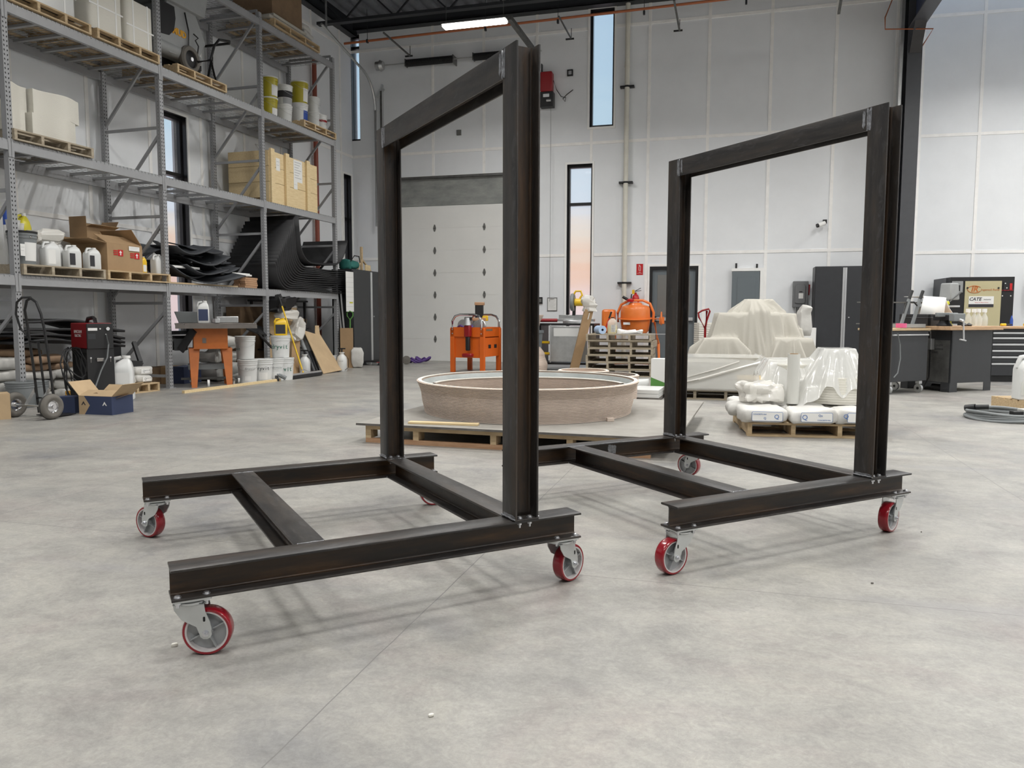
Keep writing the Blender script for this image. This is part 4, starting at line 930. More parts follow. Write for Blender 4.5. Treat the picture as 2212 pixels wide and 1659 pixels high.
# top shelf carton and sacks ------------------------------------------------------
zt_ = Z4+PH
t = carton('large closed brown carton on the highest shelf', RK.w(5.75, .45, zt_+.10), ra, .95, .8, .62, 'cardboard_dark', open_=False)
t = thing('folded_packaging', 'flat folded white packaging under the big carton', 'packaging', RK.w(5.72, .42, zt_), ra); b = MB(); b.box(-.6, .5, -.42, .42, 0, .05, 'canvas'); b.box(-.5, .55, -.44, .40, .05, .1, 'canvas'); b.build('folded_sheets', t, bevel=.01)
for i, (s, z) in enumerate(((6.48, 0), (6.52, .11), (6.46, .22))): sack('crumpled pale sack beside the big carton, %s of three' % ('lowest', 'middle', 'topmost')[i], RK.w(s, .40, zt_+z), ra+.1*i, .42, .62, .13, 'bagwhite', 'sacks on the highest shelf', seed=i+4)
# ---- lower shelf, left pallet: pail and jugs --------------------------------------
zl = Z1+PH
t = bucket('dark grey metal pail with white labels beside the left rack upright', RK.w(.27, .22, zl), ra, body='tub', lid='black', r=.155, h=.40, lab=(.12, .66, .55), bail=0, name='metal_pail', cat='pail')
b = MB(); b.lathe([(.006, 0), (.014, .006), (0, .02)], 'chrome', 10, T=Matrix.Translation((-.02, -.158, .33)) @ Matrix.Rotation(PI/2, 4, 'X')); b.build('handle_ear', t)
sheet(t, -.15, -.09, -.14, .10, .24, lines=2)
jg = 'white jugs on the lower shelf'
for s, d, hh_, w_, lab, lk, lb in ((.575, .14, .31, .22, (-.38, .1, .1, .66), 'paper', 'large white jug with a pale printed label right of the grey pail'), (.79, .25, .29, .10, None, None, 'narrow white bottle between the two large white jugs'), (.86, .10, .29, .20, (-.45, -.05, .12, .62), 'printink', 'white jug with a black label, left of two'), (1.02, .27, .29, .14, None, None, 'plain white jug behind the gap between the black labelled ones'), (1.15, .08, .28, .20, (-.45, -.1, .12, .62), 'printink', 'white jug with a black label, right of two, at the pallet end')):
    jug(lb, RK.w(s, d, zl), ra, w_, .13, hh_, lab=lab, labk=lk, group=jg)
zz = zl+.40
jug('yellow gallon jug standing behind the grey pail', RK.w(.62, .62, zl), ra+.2, .20, .16, .68, 'limejug', 'white', words=None, lab=(-.3, .3, .50, .58), labk='printink')
bucket('small white tub on the lid of the grey pail', RK.w(.16, .22, zz), ra, r=.075, h=.12, bail=0, name='small_tub', cat='tub'); bucket('small cream tub on the grey pail lid, right one', RK.w(.30, .30, zz), ra, r=.06, h=.10, body='cream', lid='cream', bail=0, name='small_tub', cat='tub')
t = thing('caulk_tube', 'blue and white tube standing behind the grey pail', 'tube', RK.w(.24, .42, zl), ra); b = MB(); b.cyl((0, 0, 0), (0, 0, .66), .03, 'white', 12); b.build('tube_body', t); b = MB(); b.cyl((0, 0, .48), (0, 0, .66), .031, 'blue', 12); b.build('blue_label', t)
t = thing('plastic_bag', 'crumpled clear plastic bag lying over the white jugs', 'plastic bag', RK.w(.66, .32, zl+.28), ra); m = MB(); pillow(m, .42, .25, .16, 'film_dense', seed=9, amp=.03, n=26, q=14); m.build('bag_film', t, weld=True, angle=25); m = MB(); m.lathe([(0, 0), (.05, 0), (.055, .07), (0, .075)], 'cardboard', 12, (-.1, 0, .04)); m.build('contents', t)
jug('grey capped bottle behind the white jugs beside the cardboard box', RK.w(1.06, .55, zl), ra, .14, .12, .36, 'plastic_white', 'white')
# ---- right pallet: cartons --------------------------------------------------------
t = carton('large open cardboard box with red handling marks on the lower shelf', RK.w(1.66, .30, zl), ra+.0, .62, .55, .36, 'cardboard', flaps=(0, 1, 2, 3), angs=(150, 25, 8, 130), flen=.9)
tote_mark(t, -.13, -.279, .20, 1.0); tote_mark(t, .16, -.279, .18, 1.0); sheet(t, .06, .25, -.283, .285, .345, lines=2)
t = carton('tall open cardboard box with upright flaps behind the marked box', RK.w(1.84, .74, zl), ra, .50, .30, .62, 'cardboard', flaps=(1, 2, 3, 0), angs=(20, 85, 88, 60), flen=.55)
m = MB(); m.box(.18, .30, -.154, -.151, .40, .56, 'limejug'); m.build('yellow_label', t, smooth=False)
jug('yellow and white cleaner bottle on the lower shelf right of the boxes', RK.w(2.12, .16, zl), ra, .10, .07, .24, 'yellow', 'white', lab=(-.3, .3, .1, .5)); jug('clear bottle with a blue band between the yellow bottle and white jug', RK.w(2.22, .28, zl), ra, .13, .09, .22, 'clearjug', 'white', lab=(-.5, .5, .35, .55), labk='blue')
jug('white jug at the right end of the lower left shelf', RK.w(2.38, .14, zl), ra, .17, .13, .29)
# ---- black foam scraps, boards, white strips --------------------------------------------
rr = random.Random(11); fg = 'black foam offcuts'
spots = [('bent', 2.75, .5, .30, .9), ('f', 2.95, .35, .05, .8), ('f', 3.25, .25, .06, .7), ('f', 3.55, .22, .03, .9), ('f', 3.1, .55, .13, .8), ('f', 3.5, .5, .11, .8), ('f', 3.8, .45, .15, .7), ('f', 3.35, .3, .19, .75), ('f', 3.75, .25, .10, .6), ('f', 3.0, .3, .24, .7), ('f', 3.55, .6, .26, .9), ('f', 3.9, .6, .22, .7), ('f', 3.45, .35, .31, .55)]
words_ = ['curled piece at the left', 'bottom piece', 'second from the bottom', 'long piece near the beam', 'piece deep in the pile', 'middle piece', 'right hand piece', 'sloping front piece', 'small front piece', 'upper left piece', 'large upper piece', 'upper right piece', 'speckled piece on top']
for i, (kd, s, d, z, L_) in enumerate(spots):
    t = thing('foam_offcut', 'black foam sheet scrap in the shelf pile, %s' % words_[i], 'foam sheet', RK.w(s, d, Z1+.05+z*1.75), ra+rr.uniform(-.25, .25), fg)
    m = MB(); n = 14; tx, ty = rr.uniform(-.10, .10), rr.uniform(-.05, .22); w_ = rr.uniform(.4, .7); cv = rr.uniform(.02, .13); L_ *= 1.15
    if kd == 'bent': tx, cv, w_ = 0, -.22, .5
    def fn(u, v_, L_=L_, w_=w_, tx=tx, ty=ty, cv=cv): x = (u-.5)*L_*(1-.12*v_); y = (v_-.5)*w_; return (x+.05*math.sin(v_*5+i), y, x*tx+y*ty+cv*(2*u-1)**2+.012*math.sin(u*7+i))
    m.grid(n, 6, fn, 'foam'); m.build('sheet', t, solid=.018)
t = thing('white_strip', 'white flat strip sticking out of the foam pile', 'strip', RK.w(2.85, .12, Z1+.24), ra); m = MB(); m.box(-.28, .38, -.03, .03, 0, .035, 'white'); m.build('strip_body', t, bevel=.003)
t = thing('wrapped_strips', 'white wrapped strips lying on the small lumber stack', 'strip', RK.w(4.25, .18, Z1+.20), ra-.05); m = MB()
for i in range(3): m.box(-.42+.05*i, .32, -.06+.04*i, -.025+.04*i, .0+.02*(i % 2), .03+.02*(i % 2), 'white')
m.build('strip_bundle', t, bevel=.004)
for i in range(10):
    t = thing('short_board', 'short reddish board in the small stack beside the third upright', 'board', RK.w(4.46+.01*(i % 3)+(.0 if i % 2 else .0), .14+.12*(i % 2), Z1+.001+.036*(i//2)), ra, 'short boards beside the third upright'); m = MB(); m.box(-.12, .22, -.055, .055, 0, .034, 'redlumber'); m.build('board_body', t, bevel=.003)
for i in range(6):
    t = thing('long_board', 'long thin board lying under the black foam pile', 'board', RK.w(3.5+.05*(i % 2), .12+.14*i, Z1+.001), ra, 'long boards under the foam'); m = MB(); m.box(-1.0, .62, -.06, .06, 0, .022, 'redlumber' if i % 2 else 'pallet_wood'); m.build('board_body', t, smooth=False)
# ---- bent rubber sheets stack --------------------------------------------------------
NS = 13; rg = 'bent rubber sheets'
onames = ['bottom', 'second', 'third', 'fourth', 'fifth', 'sixth', 'seventh', 'eighth', 'ninth', 'tenth', 'eleventh', 'twelfth', 'thirteenth']
def bent(label, P, th_):
    t = thing('rubber_sheet', label, 'rubber sheet', RK.w(0, 0, 0), ra, rg); m = MB()
    def fn(u, v_):
        q = u*(len(P)-1); a = min(int(q+1e-6), len(P)-2); f_ = q-a; return (P[a][0]*(1-f_)+P[a+1][0]*f_, -.045+1.05*v_, P[a][1]*(1-f_)+P[a+1][1]*f_)
    m.grid(len(P)-1, 2, fn, 'rubber'); m.build('sheet', t, solid=th_, angle=60)
for i in range(NS):
    s0 = 5.05+i*.052; zt2 = 2.02+i*.068; zb2 = Z1+.024+i*.036; r = .36; s1 = 7.60-.012*(i % 3)
    P = [(s0, zt2), (s0+.02, (zt2+zb2+r)/2), (s0+.04, zb2+r)]
    for j in range(1, 11): a = j/10*PI/2; P.append((s0+.04+r*(1-math.cos(a)), zb2+r*(1-math.sin(a))))
    for j in range(1, 7): u = j/6; P.append((s0+.04+r+(s1-s0-.04-r)*u, zb2+.012*math.sin(u*6+i*.7)))
    bent('thick black bent rubber sheet, %s from below in the nested stack' % onames[i] if i else 'thick black bent rubber sheet, the lowest of the nested stack', P, .024)
z0 = Z1+.03+NS*.036+.03; s0 = 5.82; P = [(s0-.02, 2.93), (s0, 2.7), (s0+.03, z0+.42)]
for j in range(1, 11): a = j/10*PI/2; P.append((s0+.03+.42*(1-math.cos(a)), z0+.42*(1-math.sin(a))))
P += [(6.6, z0), (7.0, z0+.01)]
for j in range(1, 9): a = j/8*1.25; P.append((7.0+.62*math.sin(a), z0+.01+.62*(1-math.cos(a))*.95))
P.append((7.66, z0+.56)); bent('loose black rubber sheet with both ends curling up, on top of the stack', P, .02)

# ================================================================ on the floor below and beside the rack
def FP(s, d, z=0): return RK.w(s, d, z)
# hand truck -------------------------------------------------------------------------
A0, A1 = G(33, 901), G(112, 906); mid = (A0+A1)/2; ang = math.atan2(A1.y-A0.y, A1.x-A0.x); hw = (A1-A0).length/2
t = thing('hand_truck', 'black hand truck with grey pneumatic tyres in front of the rack', 'hand truck', mid, ang)
for sg in (-1, 1):
    T = Matrix.Translation((sg*hw, 0, .132)) @ Matrix.Rotation(PI/2, 4, 'Y'); b = MB()
    pr = [(.062, -.03)]+[(.096+.036*math.cos(a), .036*1.15*math.sin(a)) for a in [-2.2+4.4*i/12 for i in range(13)]]+[(.062, .03)]
    b.lathe(pr, 'tiregrey', 32, T=T, closed=True); b.lathe([(.128, -.010), (.1335, -.008), (.1335, .008), (.128, .010)], 'tire', 32, T=T, closed=True)
    w1 = b.build('tyre', t); b = MB(); b.lathe([(0, -.04), (.022, -.04), (.024, -.012), (.05, -.012), (.062, -.028), (.066, -.028), (.066, .028), (.062, .028), (.05, .012), (.024, .012), (.022, .05), (0, .05)], 'chrome', 24, T=T); b.build('hub', w1)
b = MB(); b.cyl((-hw, 0, .132), (hw, 0, .132), .010, 'galv', 8)
for x in (-.10, .10): b.beam((x, 0, .132), (x, .12, .30), .006, .035, 'galv')
b.build('axle', t, smooth=False)
b = MB(); q = .022
b.tube([(-.09, .14, .04), (-.09, .10, .55), (-.09, .06, .95), (-.08, .03, 1.12), (-.03, .02, 1.22), (.03, .02, 1.24), (.10, .02, 1.20), (.145, .03, 1.08), (.15, .06, .90), (.15, .10, .50), (.15, .14, .04)], q*.6, 'black', 8)
b.tube([(.03, .14, .04), (.03, .10, .5), (.03, .075, .80)], q*.55, 'black', 8)
b.tube([(-.09, .07, .84), (-.15, .03, .92), (-.17, .0, 1.08), (-.15, -.0, 1.20), (-.07, .0, 1.25), (.05, .0, 1.25)], q*.55, 'black', 8)
for z in (.20, .40, .80): b.tube([(-.09, .14-.08*z, z), (.15, .14-.08*z, z)], q*.5, 'black', 8)
b.build('frame', t)
b = MB(); b.box(-.12, .18, .13, .36, .01, .018, 'black'); b.build('toe_plate', t, smooth=False)
# grey tubs, dark mats and sacks under the first bay -----------------------------------
bg = 'grey tubs'
for px, py, lab in ((47, 880, 'grey plastic tub behind the hand truck, left one'), (76, 876, 'grey plastic tub behind the hand truck, right one')):
    P = G(px, py); bucket(lab, P, 0, body='tub', lid='tub', r=.155, h=.30, bail=0, group=bg, name='plastic_tub', cat='tub')
sg_ = 'white sacks under the first rack bay'
for i, (s, d, z, lb) in enumerate(((.35, .42, 0, 'bottom left'), (.93, .42, 0, 'bottom right'), (.38, .42, .125, 'second row left'), (.92, .45, .125, 'second row right'), (.40, .42, .25, 'third row left'), (.93, .42, .25, 'third row right'))):
    def pr(t, L_, W_, H_, c, i=i):
        if i in (2,): text('Sabre', .07, 'printink', t, face((-.02, -W_/2-.012, H_*.5), 0), 'lettering')
        if i in (0, 1): b = MB(); b.box(-.16, .06, -W_/2-.012, -W_/2-.004, .015, H_*.8, 'amber' if i else 'orange'); b.box(-.16, .0, -W_/2-.013, -W_/2-.012, .015, H_*.35, 'printblue'); b.build('printed_panel', t, smooth=False)
    sack('white printed sack under the rack behind the hand truck, %s' % lb, FP(s, d, z+.005), ra, .56, .40, .125, 'bagwhite', sg_, i+20, pr)
for i, (s, d, z, k) in enumerate(((.35, .45, .38, 'bagbrown'), (.55, .40, .47, 'bagbrown'), (.35, .5, .56, 'cardboard_dark'), (.85, .5, .38, 'bagbrown'))):
    sack('brown paper sack on top of the white sacks, %s' % ('lower left', 'middle', 'topmost crumpled', 'right')[i], FP(s, d, z), ra+.15*i, .50, .38, .10 if i < 3 else .09, k, 'brown sacks', i+30)
for i in range(4):
    t = thing('rubber_mat', 'black mat drooping over the sacks under the rack, %s' % ('lowest', 'second', 'third', 'topmost')[i], 'rubber mat', FP(.93, .55, .72+.075*i), ra, 'drooping black mats'); m = MB()
    m.grid(18, 4, lambda u, v_, i=i: ((u-.5)*1.6, (v_-.5)*.8, .05-.20*max(0, u-.35)**1.3*(1+.1*i)-.09*max(0, .25-u)+.015*math.sin(u*9+i)), 'rubber'); m.build('sheet', t, solid=.03)
t = thing('cardboard_sheet', 'brown cardboard panel leaning behind the hand truck under the rack', 'cardboard', FP(.12, .62), ra); m = MB(); m.box(-.2, .3, 0, .012, 0, .8, 'cardboard_dark'); m.build('panel', t, smooth=False)
# things at the left picture edge -------------------------------------------------------
for i in range(4):
    sack('white sack stacked beside the first upright at the left edge, %s' % ('lowest', 'second', 'third', 'topmost')[i], G(-18, 880)+Vector((-.05, .15, .005+.14*i)), ra+.2*(i % 2), .5, .36, .14, 'bagwhite', 'white sacks at the left edge', i+40)
carton('orange brown closed carton low at the left picture edge', G(-16, 905), ra-.6, .30, .25, .26, 'cardboard_light', open_=False); 
t = carton('tall brown cardboard panel box beside the first upright', G(-22, 858)+Vector((-.25, .5, 0)), ra, .5, .3, 1.15, 'cardboard', open_=False)
# welder on its cart ------------------------------------------------------------------
P = G(222, 869); t = thing('welder_cart', 'black steel welding cart behind the torn blue carton', 'cart', P, R_(50))
b = MB(); b.box(-.15, .15, -.0, .02, .07, .60, 'black'); b.box(-.15, .15, .02, .45, .07, .10, 'black'); b.box(-.15, -.135, .02, .45, .10, .22, 'black'); b.box(-.15, .15, .43, .45, .07, .6, 'black'); b.box(-.15, .15, .02, .45, .56, .60, 'black'); b.build('cart_frame', t, smooth=False)
b = MB(); b.box(-.05, .03, -.02, 0, .46, .50, 'chrome'); b.build('latch', t, bevel=.003)
for x, z in ((-.11, .5), (.11, .5), (.11, .13)): b = MB(); b.lathe([(.012, 0), (.010, .004), (0, .006)], 'chrome', 10, T=Matrix.Translation((x, -.001, z)) @ Matrix.Rotation(PI/2, 4, 'X')); b.box(x-.003, x+.003, -.003, 0, z-.05, z, 'chrome'); b.build('bolt', t)
for x in (-.17, .17): b = MB(); b.cyl((x-.015, .38, .085), (x+.015, .38, .085), .085, 'tire', 20); b.build('wheel', t)
t2 = thing('welder', 'red and black welding machine standing on the black cart', 'welding machine', P+Vector((0, 0, .662)), R_(50)); t2.scale = (1.08, 1.08, 1.08); t.scale = (1.05, 1, 1.10)
b = MB(); b.box(-.14, .14, 0, .45, .0, .29, 'darkred'); b.build('case', t2, bevel=.012)
b = MB(); b.box(-.142, .142, -.012, .006, -.0, .285, 'black'); b.build('front_panel', t2, bevel=.004)
b = MB(); b.tube([(0, .10, .285), (0, .12, .335), (0, .16, .35), (0, .30, .34), (0, .34, .285)], .022, 'black', 8); b.build('handle', t2)
b = MB(); b.box(-.13, -.03, -.015, -.012, .205, .235, 'white'); b.cyl((.08, -.012, .225), (.08, -.03, .225), .02, 'chrome', 12); b.cyl((.0, -.012, .225), (.0, -.02, .225), .008, 'white', 8); b.cyl((.06, -.012, .16), (.06, -.02, .16), .007, 'white', 8); b.box(-.13, -.05, -.0135, -.012, .11, .17, 'cabinet'); b.build('controls', t2, smooth=False)
text('LINCOLN', .05, 'white', t2, Matrix.Translation((-.1415, .24, .19)) @ Matrix.Rotation(-PI/2, 4, 'Z') @ Matrix.Rotation(PI/2, 4, 'X'), 'lettering'); text('ELECTRIC', .042, 'white', t2, Matrix.Translation((-.1415, .24, .145)) @ Matrix.Rotation(-PI/2, 4, 'Z') @ Matrix.Rotation(PI/2, 4, 'X'), 'lettering')
b = MB(); b.tube([(.06, -.02, .16), (.07, -.05, .05), (.05, -.05, -.10), (-.02, -.04, -.25), (-.10, -.05, -.45), (-.16, -.05, -.55)], .008, 'tub', 6); b.build('ground_cable', t2)
t = thing('cable_coil', 'tangle of black cables hanging left of the welding machine', 'cable', P, R_(50)); rr = random.Random(5)
b = MB()
for i in range(7):
    x0, y0 = -.20, .05+.02*i; L_ = .35+.06*i; pts = []
    for j in range(17): a = 2*PI*j/16; pts.append((-.22-.02*(i % 2)-.13*math.sin(a)*rr.uniform(.6, 1), .1+.03*i+.13*math.cos(a)*.6, .66-L_/2+L_/2*math.cos(a)+.02*rr.random()))
    b.tube(pts, .009, 'black', 6)
b.build('cable_loops', t)
t = jug('tall translucent grey chemical jug right of the black welding cart', G(268, 863), R_(20), .25, .25, .56, 'plastic_white', 'white', lab=(-.3, .35, .38, .62), group=None)
# torn carton
t = carton('torn open carton with dark blue printed sides in front of the welding cart', G(218, 896)+Vector((-.02, .16, 0)), R_(-14), .42, .32, .20, 'navy', flaps=(0, 1, 2, 3), angs=(160, 35, 48, 42), flen=.95)
for ch in t.children:
    if ch.name.startswith('flap'): ch.data.materials[0] = MATS['cardboard_light']
m = MB(); m.add([(-.211, -.1607, .0), (-.211, -.1607, .20), (-.14, -.1607, .20), (-.07, -.1607, .10), (-.14, -.1607, 0)], [(0, 1, 2, 3, 4)], 'cardboard_light'); m.box(-.205, .205, -.155, .155, .10, .11, 'cardboard_light'); m.build('printed_corner', t, smooth=False)
for x in (-.15, .12): m = MB(); m.add([(x-.03, -.1615, .10), (x, -.1615, .145), (x+.03, -.1615, .10), (x+.016, -.1615, .10), (x, -.1615, .12), (x-.016, -.1615, .10)], [(0, 1, 4, 5), (1, 2, 3, 4)], 'printink' if x < 0 else 'white'); m.build('printed_mark', t, smooth=False)
m = MB(); m.grid(8, 4, lambda u, v_: (-.15+.4*u, -.1+.16*v_, .20+.03*math.sin(u*6)+.02*v_), 'cardboard_dark'); m.build('inner_flap', t, solid=.004)
carton('small blue printed carton behind the right tyre of the hand truck', G(140, 893)+Vector((0, .12, 0)), R_(-8), .24, .18, .17, 'navy', open_=False)
# small pallet with bags -----------------------------------------------------------
c = (G(300, 852)+G(358, 846))/2; make_pallet('small pallet with paper sacks beside the second upright', FP(1.76, .20), ra, .62, .60, 'pallet_wood', None, 31, 5)
for i, (s, d, z, lb) in enumerate(((1.60, .02, 0, 'lower left'), (1.91, .02, 0, 'lower right'), (1.60, .05, .11, 'upper left'), (1.91, .04, .11, 'upper right'))):
    def pr(t, L_, W_, H_, c, i=i):
        b = MB(); b.box(-.06, .10, -W_/2-.010, -W_/2-.002, .02, .085, 'paper'); b.build('printed_panel', t, smooth=False); text('Q', .05, 'printgrey', t, face((-.01, -W_/2-.011, .052), 0), 'lettering'); text('PRODUCT 100', .016, 'printred' if i % 2 == 0 else 'printgrey', t, face((.05, -W_/2-.011, .06), 0), 'lettering')
    sack('off white printed sack on the small pallet, %s' % lb, FP(s, d+.12, PH+.002+z), ra, .31, .28, .11, 'bagwhite', 'sacks on the small pallet', i+50, pr)
t = thing('metal_chute', 'black angled metal tray lying on the sacks left of the second upright', 'metal part', FP(1.90, .30, PH+.235), ra); m = MB()
m.add([(-.5, -.1, 0), (.05, -.15, .0), (.1, .2, .0), (-.4, .2, 0), (-.30, .2, .42), (.10, .2, .38)], [(0, 1, 2, 3), (3, 2, 5, 4)], 'rubber'); m.build('tray', t, solid=.012); m = MB(); m.beam((-.4, -.16, .06), (.05, -.2, .02), .05, .10, 'rubber'); m.beam((.05, -.2, .02), (.14, .0, .33), .05, .05, 'rubber'); m.build('edge_bar', t, smooth=False)
# table saw -----------------------------------------------------------------------------
P = G(430, 836); Q = G(498, 829); sa = math.atan2(Q.y-P.y, Q.x-P.x)*.62; c0 = P
t = thing('table_saw', 'orange table saw on splayed legs under the second rack bay', 'table saw', P+Vector((.10, .22, 0)), .42)
sw0 = len(bpy.data.objects)
b = MB(); b.prism([(-.23, -.22), (.23, -.22), (.23, .26), (-.23, .26)], .52, .83, 'orange_saw'); b.build('cabinet_body', t, bevel=.01)
b = MB(); b.box(-.23, .23, -.232, -.22, .52, .54, 'orange_saw'); b.box(-.11, -.06, -.226, -.22, .60, .67, 'saw_top'); b.build('maker_plate', t, smooth=False)
for sx_, sy_ in ((-1, -1), (1, -1), (-1, 1), (1, 1)):
    b = MB(); x, y = sx_*.17, sy_*.19+.02; X, Y = sx_*.235, sy_*.30+.02
    w0, w1 = .12, .06; b.add([(x-w0*sx_*.2, y, .53), (x+w0*sx_, y, .53), (x+w0*sx_, y-sy_*w0, .53), (X-w1*sx_*.6, Y, 0), (X+w1*sx_*.6, Y, 0), (X+w1*sx_*.6, Y-sy_*w1, 0)], [(0, 3, 4, 1), (1, 4, 5, 2)], 'orange_saw'); b.build('leg', t, solid=.012, smooth=False)
b = MB(); b.box(-.34, .34, -.36, .38, .835, .87, 'saw_top'); b.build('table_top', t, bevel=.004); b = MB(); b.box(.34, .62, -.34, .36, .845, .868, 'saw_top'); b.box(-.46, -.34, -.34, .36, .845, .868, 'saw_top'); b.build('extension_wing', t, bevel=.003)
b = MB(); b.box(-.46, .62, -.40, -.36, .80, .85, 'saw_top'); b.build('fence_rail', t, smooth=False); b = MB(); b.box(.06, .12, -.38, .38, .875, .93, 'alu'); b.build('rip_fence', t, bevel=.004)
b = MB(); b.cyl((-.50, .05, .60), (-.30, .05, .60), .10, 'black', 18); b.box(-.48, -.32, -.12, .2, .50, .66, 'cabinet'); b.beam((-.40, -.15, .50), (-.22, -.26, .78), .03, .10, 'rubber'); b.build('motor', t)
b = MB(); b.box(-.30, .30, .0, .3, .23, .30, 'tub'); b.build('cross_shelf', t, smooth=False)
b = MB()
for x in (-.28, .30): b.beam((x, -.25, .09), (x, .30, .09), .03, .03, 'darkgalv')
b.beam((-.40, .25, .09), (.42, .25, .09), .03, .03, 'darkgalv'); b.build('mobile_base', t, smooth=False)
for x, y in ((-.05, -.30), (.30, -.12), (.40, .28)): b = MB(); b.cyl((x-.015, y, .055), (x+.015, y, .055), .052, 'white', 18); b.cyl((x-.02, y, .055), (x+.02, y, .055), .034, 'black', 14); b.build('castor_wheel', t)
t.scale = (1.05, 1, 1.10); jt = Vector(t.location)
jug('white bottle with a blue picture label standing on the table saw', Vector((jt.x, jt.y, 0))+Vector((-.05, -.1, .960)), .42, .17, .13, .33, lab=(-.4, .38, .1, .62), labk='navy')
t = thing('metal_box', 'low grey metal box lying on the saw table right of the white bottle', 'metal box', jt+Vector((.14, .18, .960)), .42); b = MB(); b.box(-.10, .22, -.1, .12, 0, .10, 'galv'); b.build('box_body', t, bevel=.01)
t = thing('plastic_bin', 'grey bin standing on the saw table left of the bottle', 'bin', jt+Vector((-.36, .16, .960)), .42); b = MB(); b.prism([(-.16, -.13), (.14, -.13), (.14, .13), (-.16, .13)], 0, .17, 'tub', top=[(-.22, -.16), (.20, -.16), (.2, .16), (-.22, .16)]); b.build('bin_body', t, bevel=.005)
t = thing('black_scoop', 'black scoop with a long handle lying between the saw table and the buckets', 'scoop', (0, 0, 0)); m = MB(); m.add([FP(*RK.at(*q)) for q in ((532, 712, -.1), (556, 722, -.1), (590, 728, .1), (562, 706, .25), (527, 700, .2))], [(0, 1, 2, 3, 4)], 'black'); m.build('scoop_pan', t, solid=.02, smooth=False); m = MB(); m.beam(FP(*RK.at(556, 718, -.1)), FP(*RK.at(588, 752, -.15)), .03, .03, 'black'); m.beam(FP(*RK.at(508, 696, .1)), FP(*RK.at(545, 712, .0)), .02, .05, 'blackmatte'); m.build('handle', t, smooth=False)
for i, (x, y, z, L_, W_, H_, k) in enumerate(((0, 0, 0, .7, .5, .28, 'insul'), (.05, .05, .29, .6, .45, .22, 'bagwhite'), (.0, -.02, .52, .62, .42, .20, 'bagwhite'))):
    t = thing('crumpled_sack', ('silver grey bag at the bottom of the heap behind the table saw', 'white crumpled bag in the middle of the heap behind the table saw', 'white crumpled bag on top of the heap behind the table saw')[i], 'bag', FP(3.95+x, .35+y, z), ra, 'bags behind the table saw'); m = MB(); pillow(m, L_, W_, H_, k, seed=i+3, amp=.03, n=28, q=16); m.build('bag_body', t, weld=True, angle=30)
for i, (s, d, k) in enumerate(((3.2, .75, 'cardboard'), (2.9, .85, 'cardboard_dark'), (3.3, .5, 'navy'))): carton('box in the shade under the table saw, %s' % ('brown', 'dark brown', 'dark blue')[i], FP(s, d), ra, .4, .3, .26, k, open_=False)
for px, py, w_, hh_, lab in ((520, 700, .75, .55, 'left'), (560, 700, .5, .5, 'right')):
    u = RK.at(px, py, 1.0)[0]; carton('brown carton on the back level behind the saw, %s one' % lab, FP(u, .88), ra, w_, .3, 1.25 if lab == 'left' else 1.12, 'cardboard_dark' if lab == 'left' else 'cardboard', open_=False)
# dryvit buckets ---------------------------------------------------------------------------
dg = 'white compound buckets'
def db(px, py, z, nm_, words, col='printgreen', az=0, dy=0, **k):
    P = G(px, py); d_ = Vector((P.x, P.y, 0)).normalized(); P = P+d_*(.15+dy); P.z = z
    return bucket(nm_, P, -math.atan2(P.x, P.y), r=.155, h=.37, words=words, wcol=col, group=dg, **k)
db(536, 828, 0, 'white bucket with a red line, front left of the bottom row', [('dryvit', .06, .62, .25)], 'printgrey', lab=(.1, .3, .35))
db(569, 826, 0, 'white bucket second from the left in the bottom row', [('dryvit', .085, .6, -.1)], 'printink', dy=.04, lab=(.1, .42, .5))
db(595, 824, 0, 'white bucket third from the left in the bottom row', [('dryvit', .055, .6, .2)], 'printgrey', dy=.10, lab=(.1, .4, .5))
db(615, 822, 0, 'white bucket at the right end of the bottom row', [('dryvit', .105, .5, -.1)], dy=.04)
b1 = db(532, 826, .371, 'white bucket stacked on the front left one', [('vit', .07, .45, -.9)], 'printgreen'); 
db(608, 822, .371, 'white bucket carrying the yellow jug', [('dryvit', .105, .5, -.15)], dy=.05)
P = G(609, 822); d_ = Vector((P.x, P.y, 0)).normalized(); P = P+d_*.2; P.z = .743
jug('yellow jug with a green label on top of the right bucket', P, .3, .21, .14, .29, 'yellow', 'yellow', lab=(-.4, .35, .1, .62), labk='printink')
t = thing('lumber_strip', 'long pale wooden strip lying on the floor before the rack', 'lumber', (0, 0, 0)); b = MB(); a_, c_ = G(396, 850), G(604, 823); a_.z = c_.z = .02; b.beam(a_, c_, .045, .038, 'pine'); b.build('strip_body', t, smooth=False)
t = thing('vacuum_nozzle', 'black tube nozzle leaning against the white buckets', 'nozzle', (0, 0, 0)); b = MB(); a_ = G(601, 824); a_.z = .02; c_ = G(577, 787+30); c_ = Vector((c_.x+.02, c_.y-.05, .30)); b.beam(c_, a_, .035, .035, 'black'); b.tube([a_*.5+c_*.5, a_+Vector((.05, .05, .06)), a_+Vector((.11, .06, .03))], .035, 'tub', 8); b.build('nozzle_tube', t)
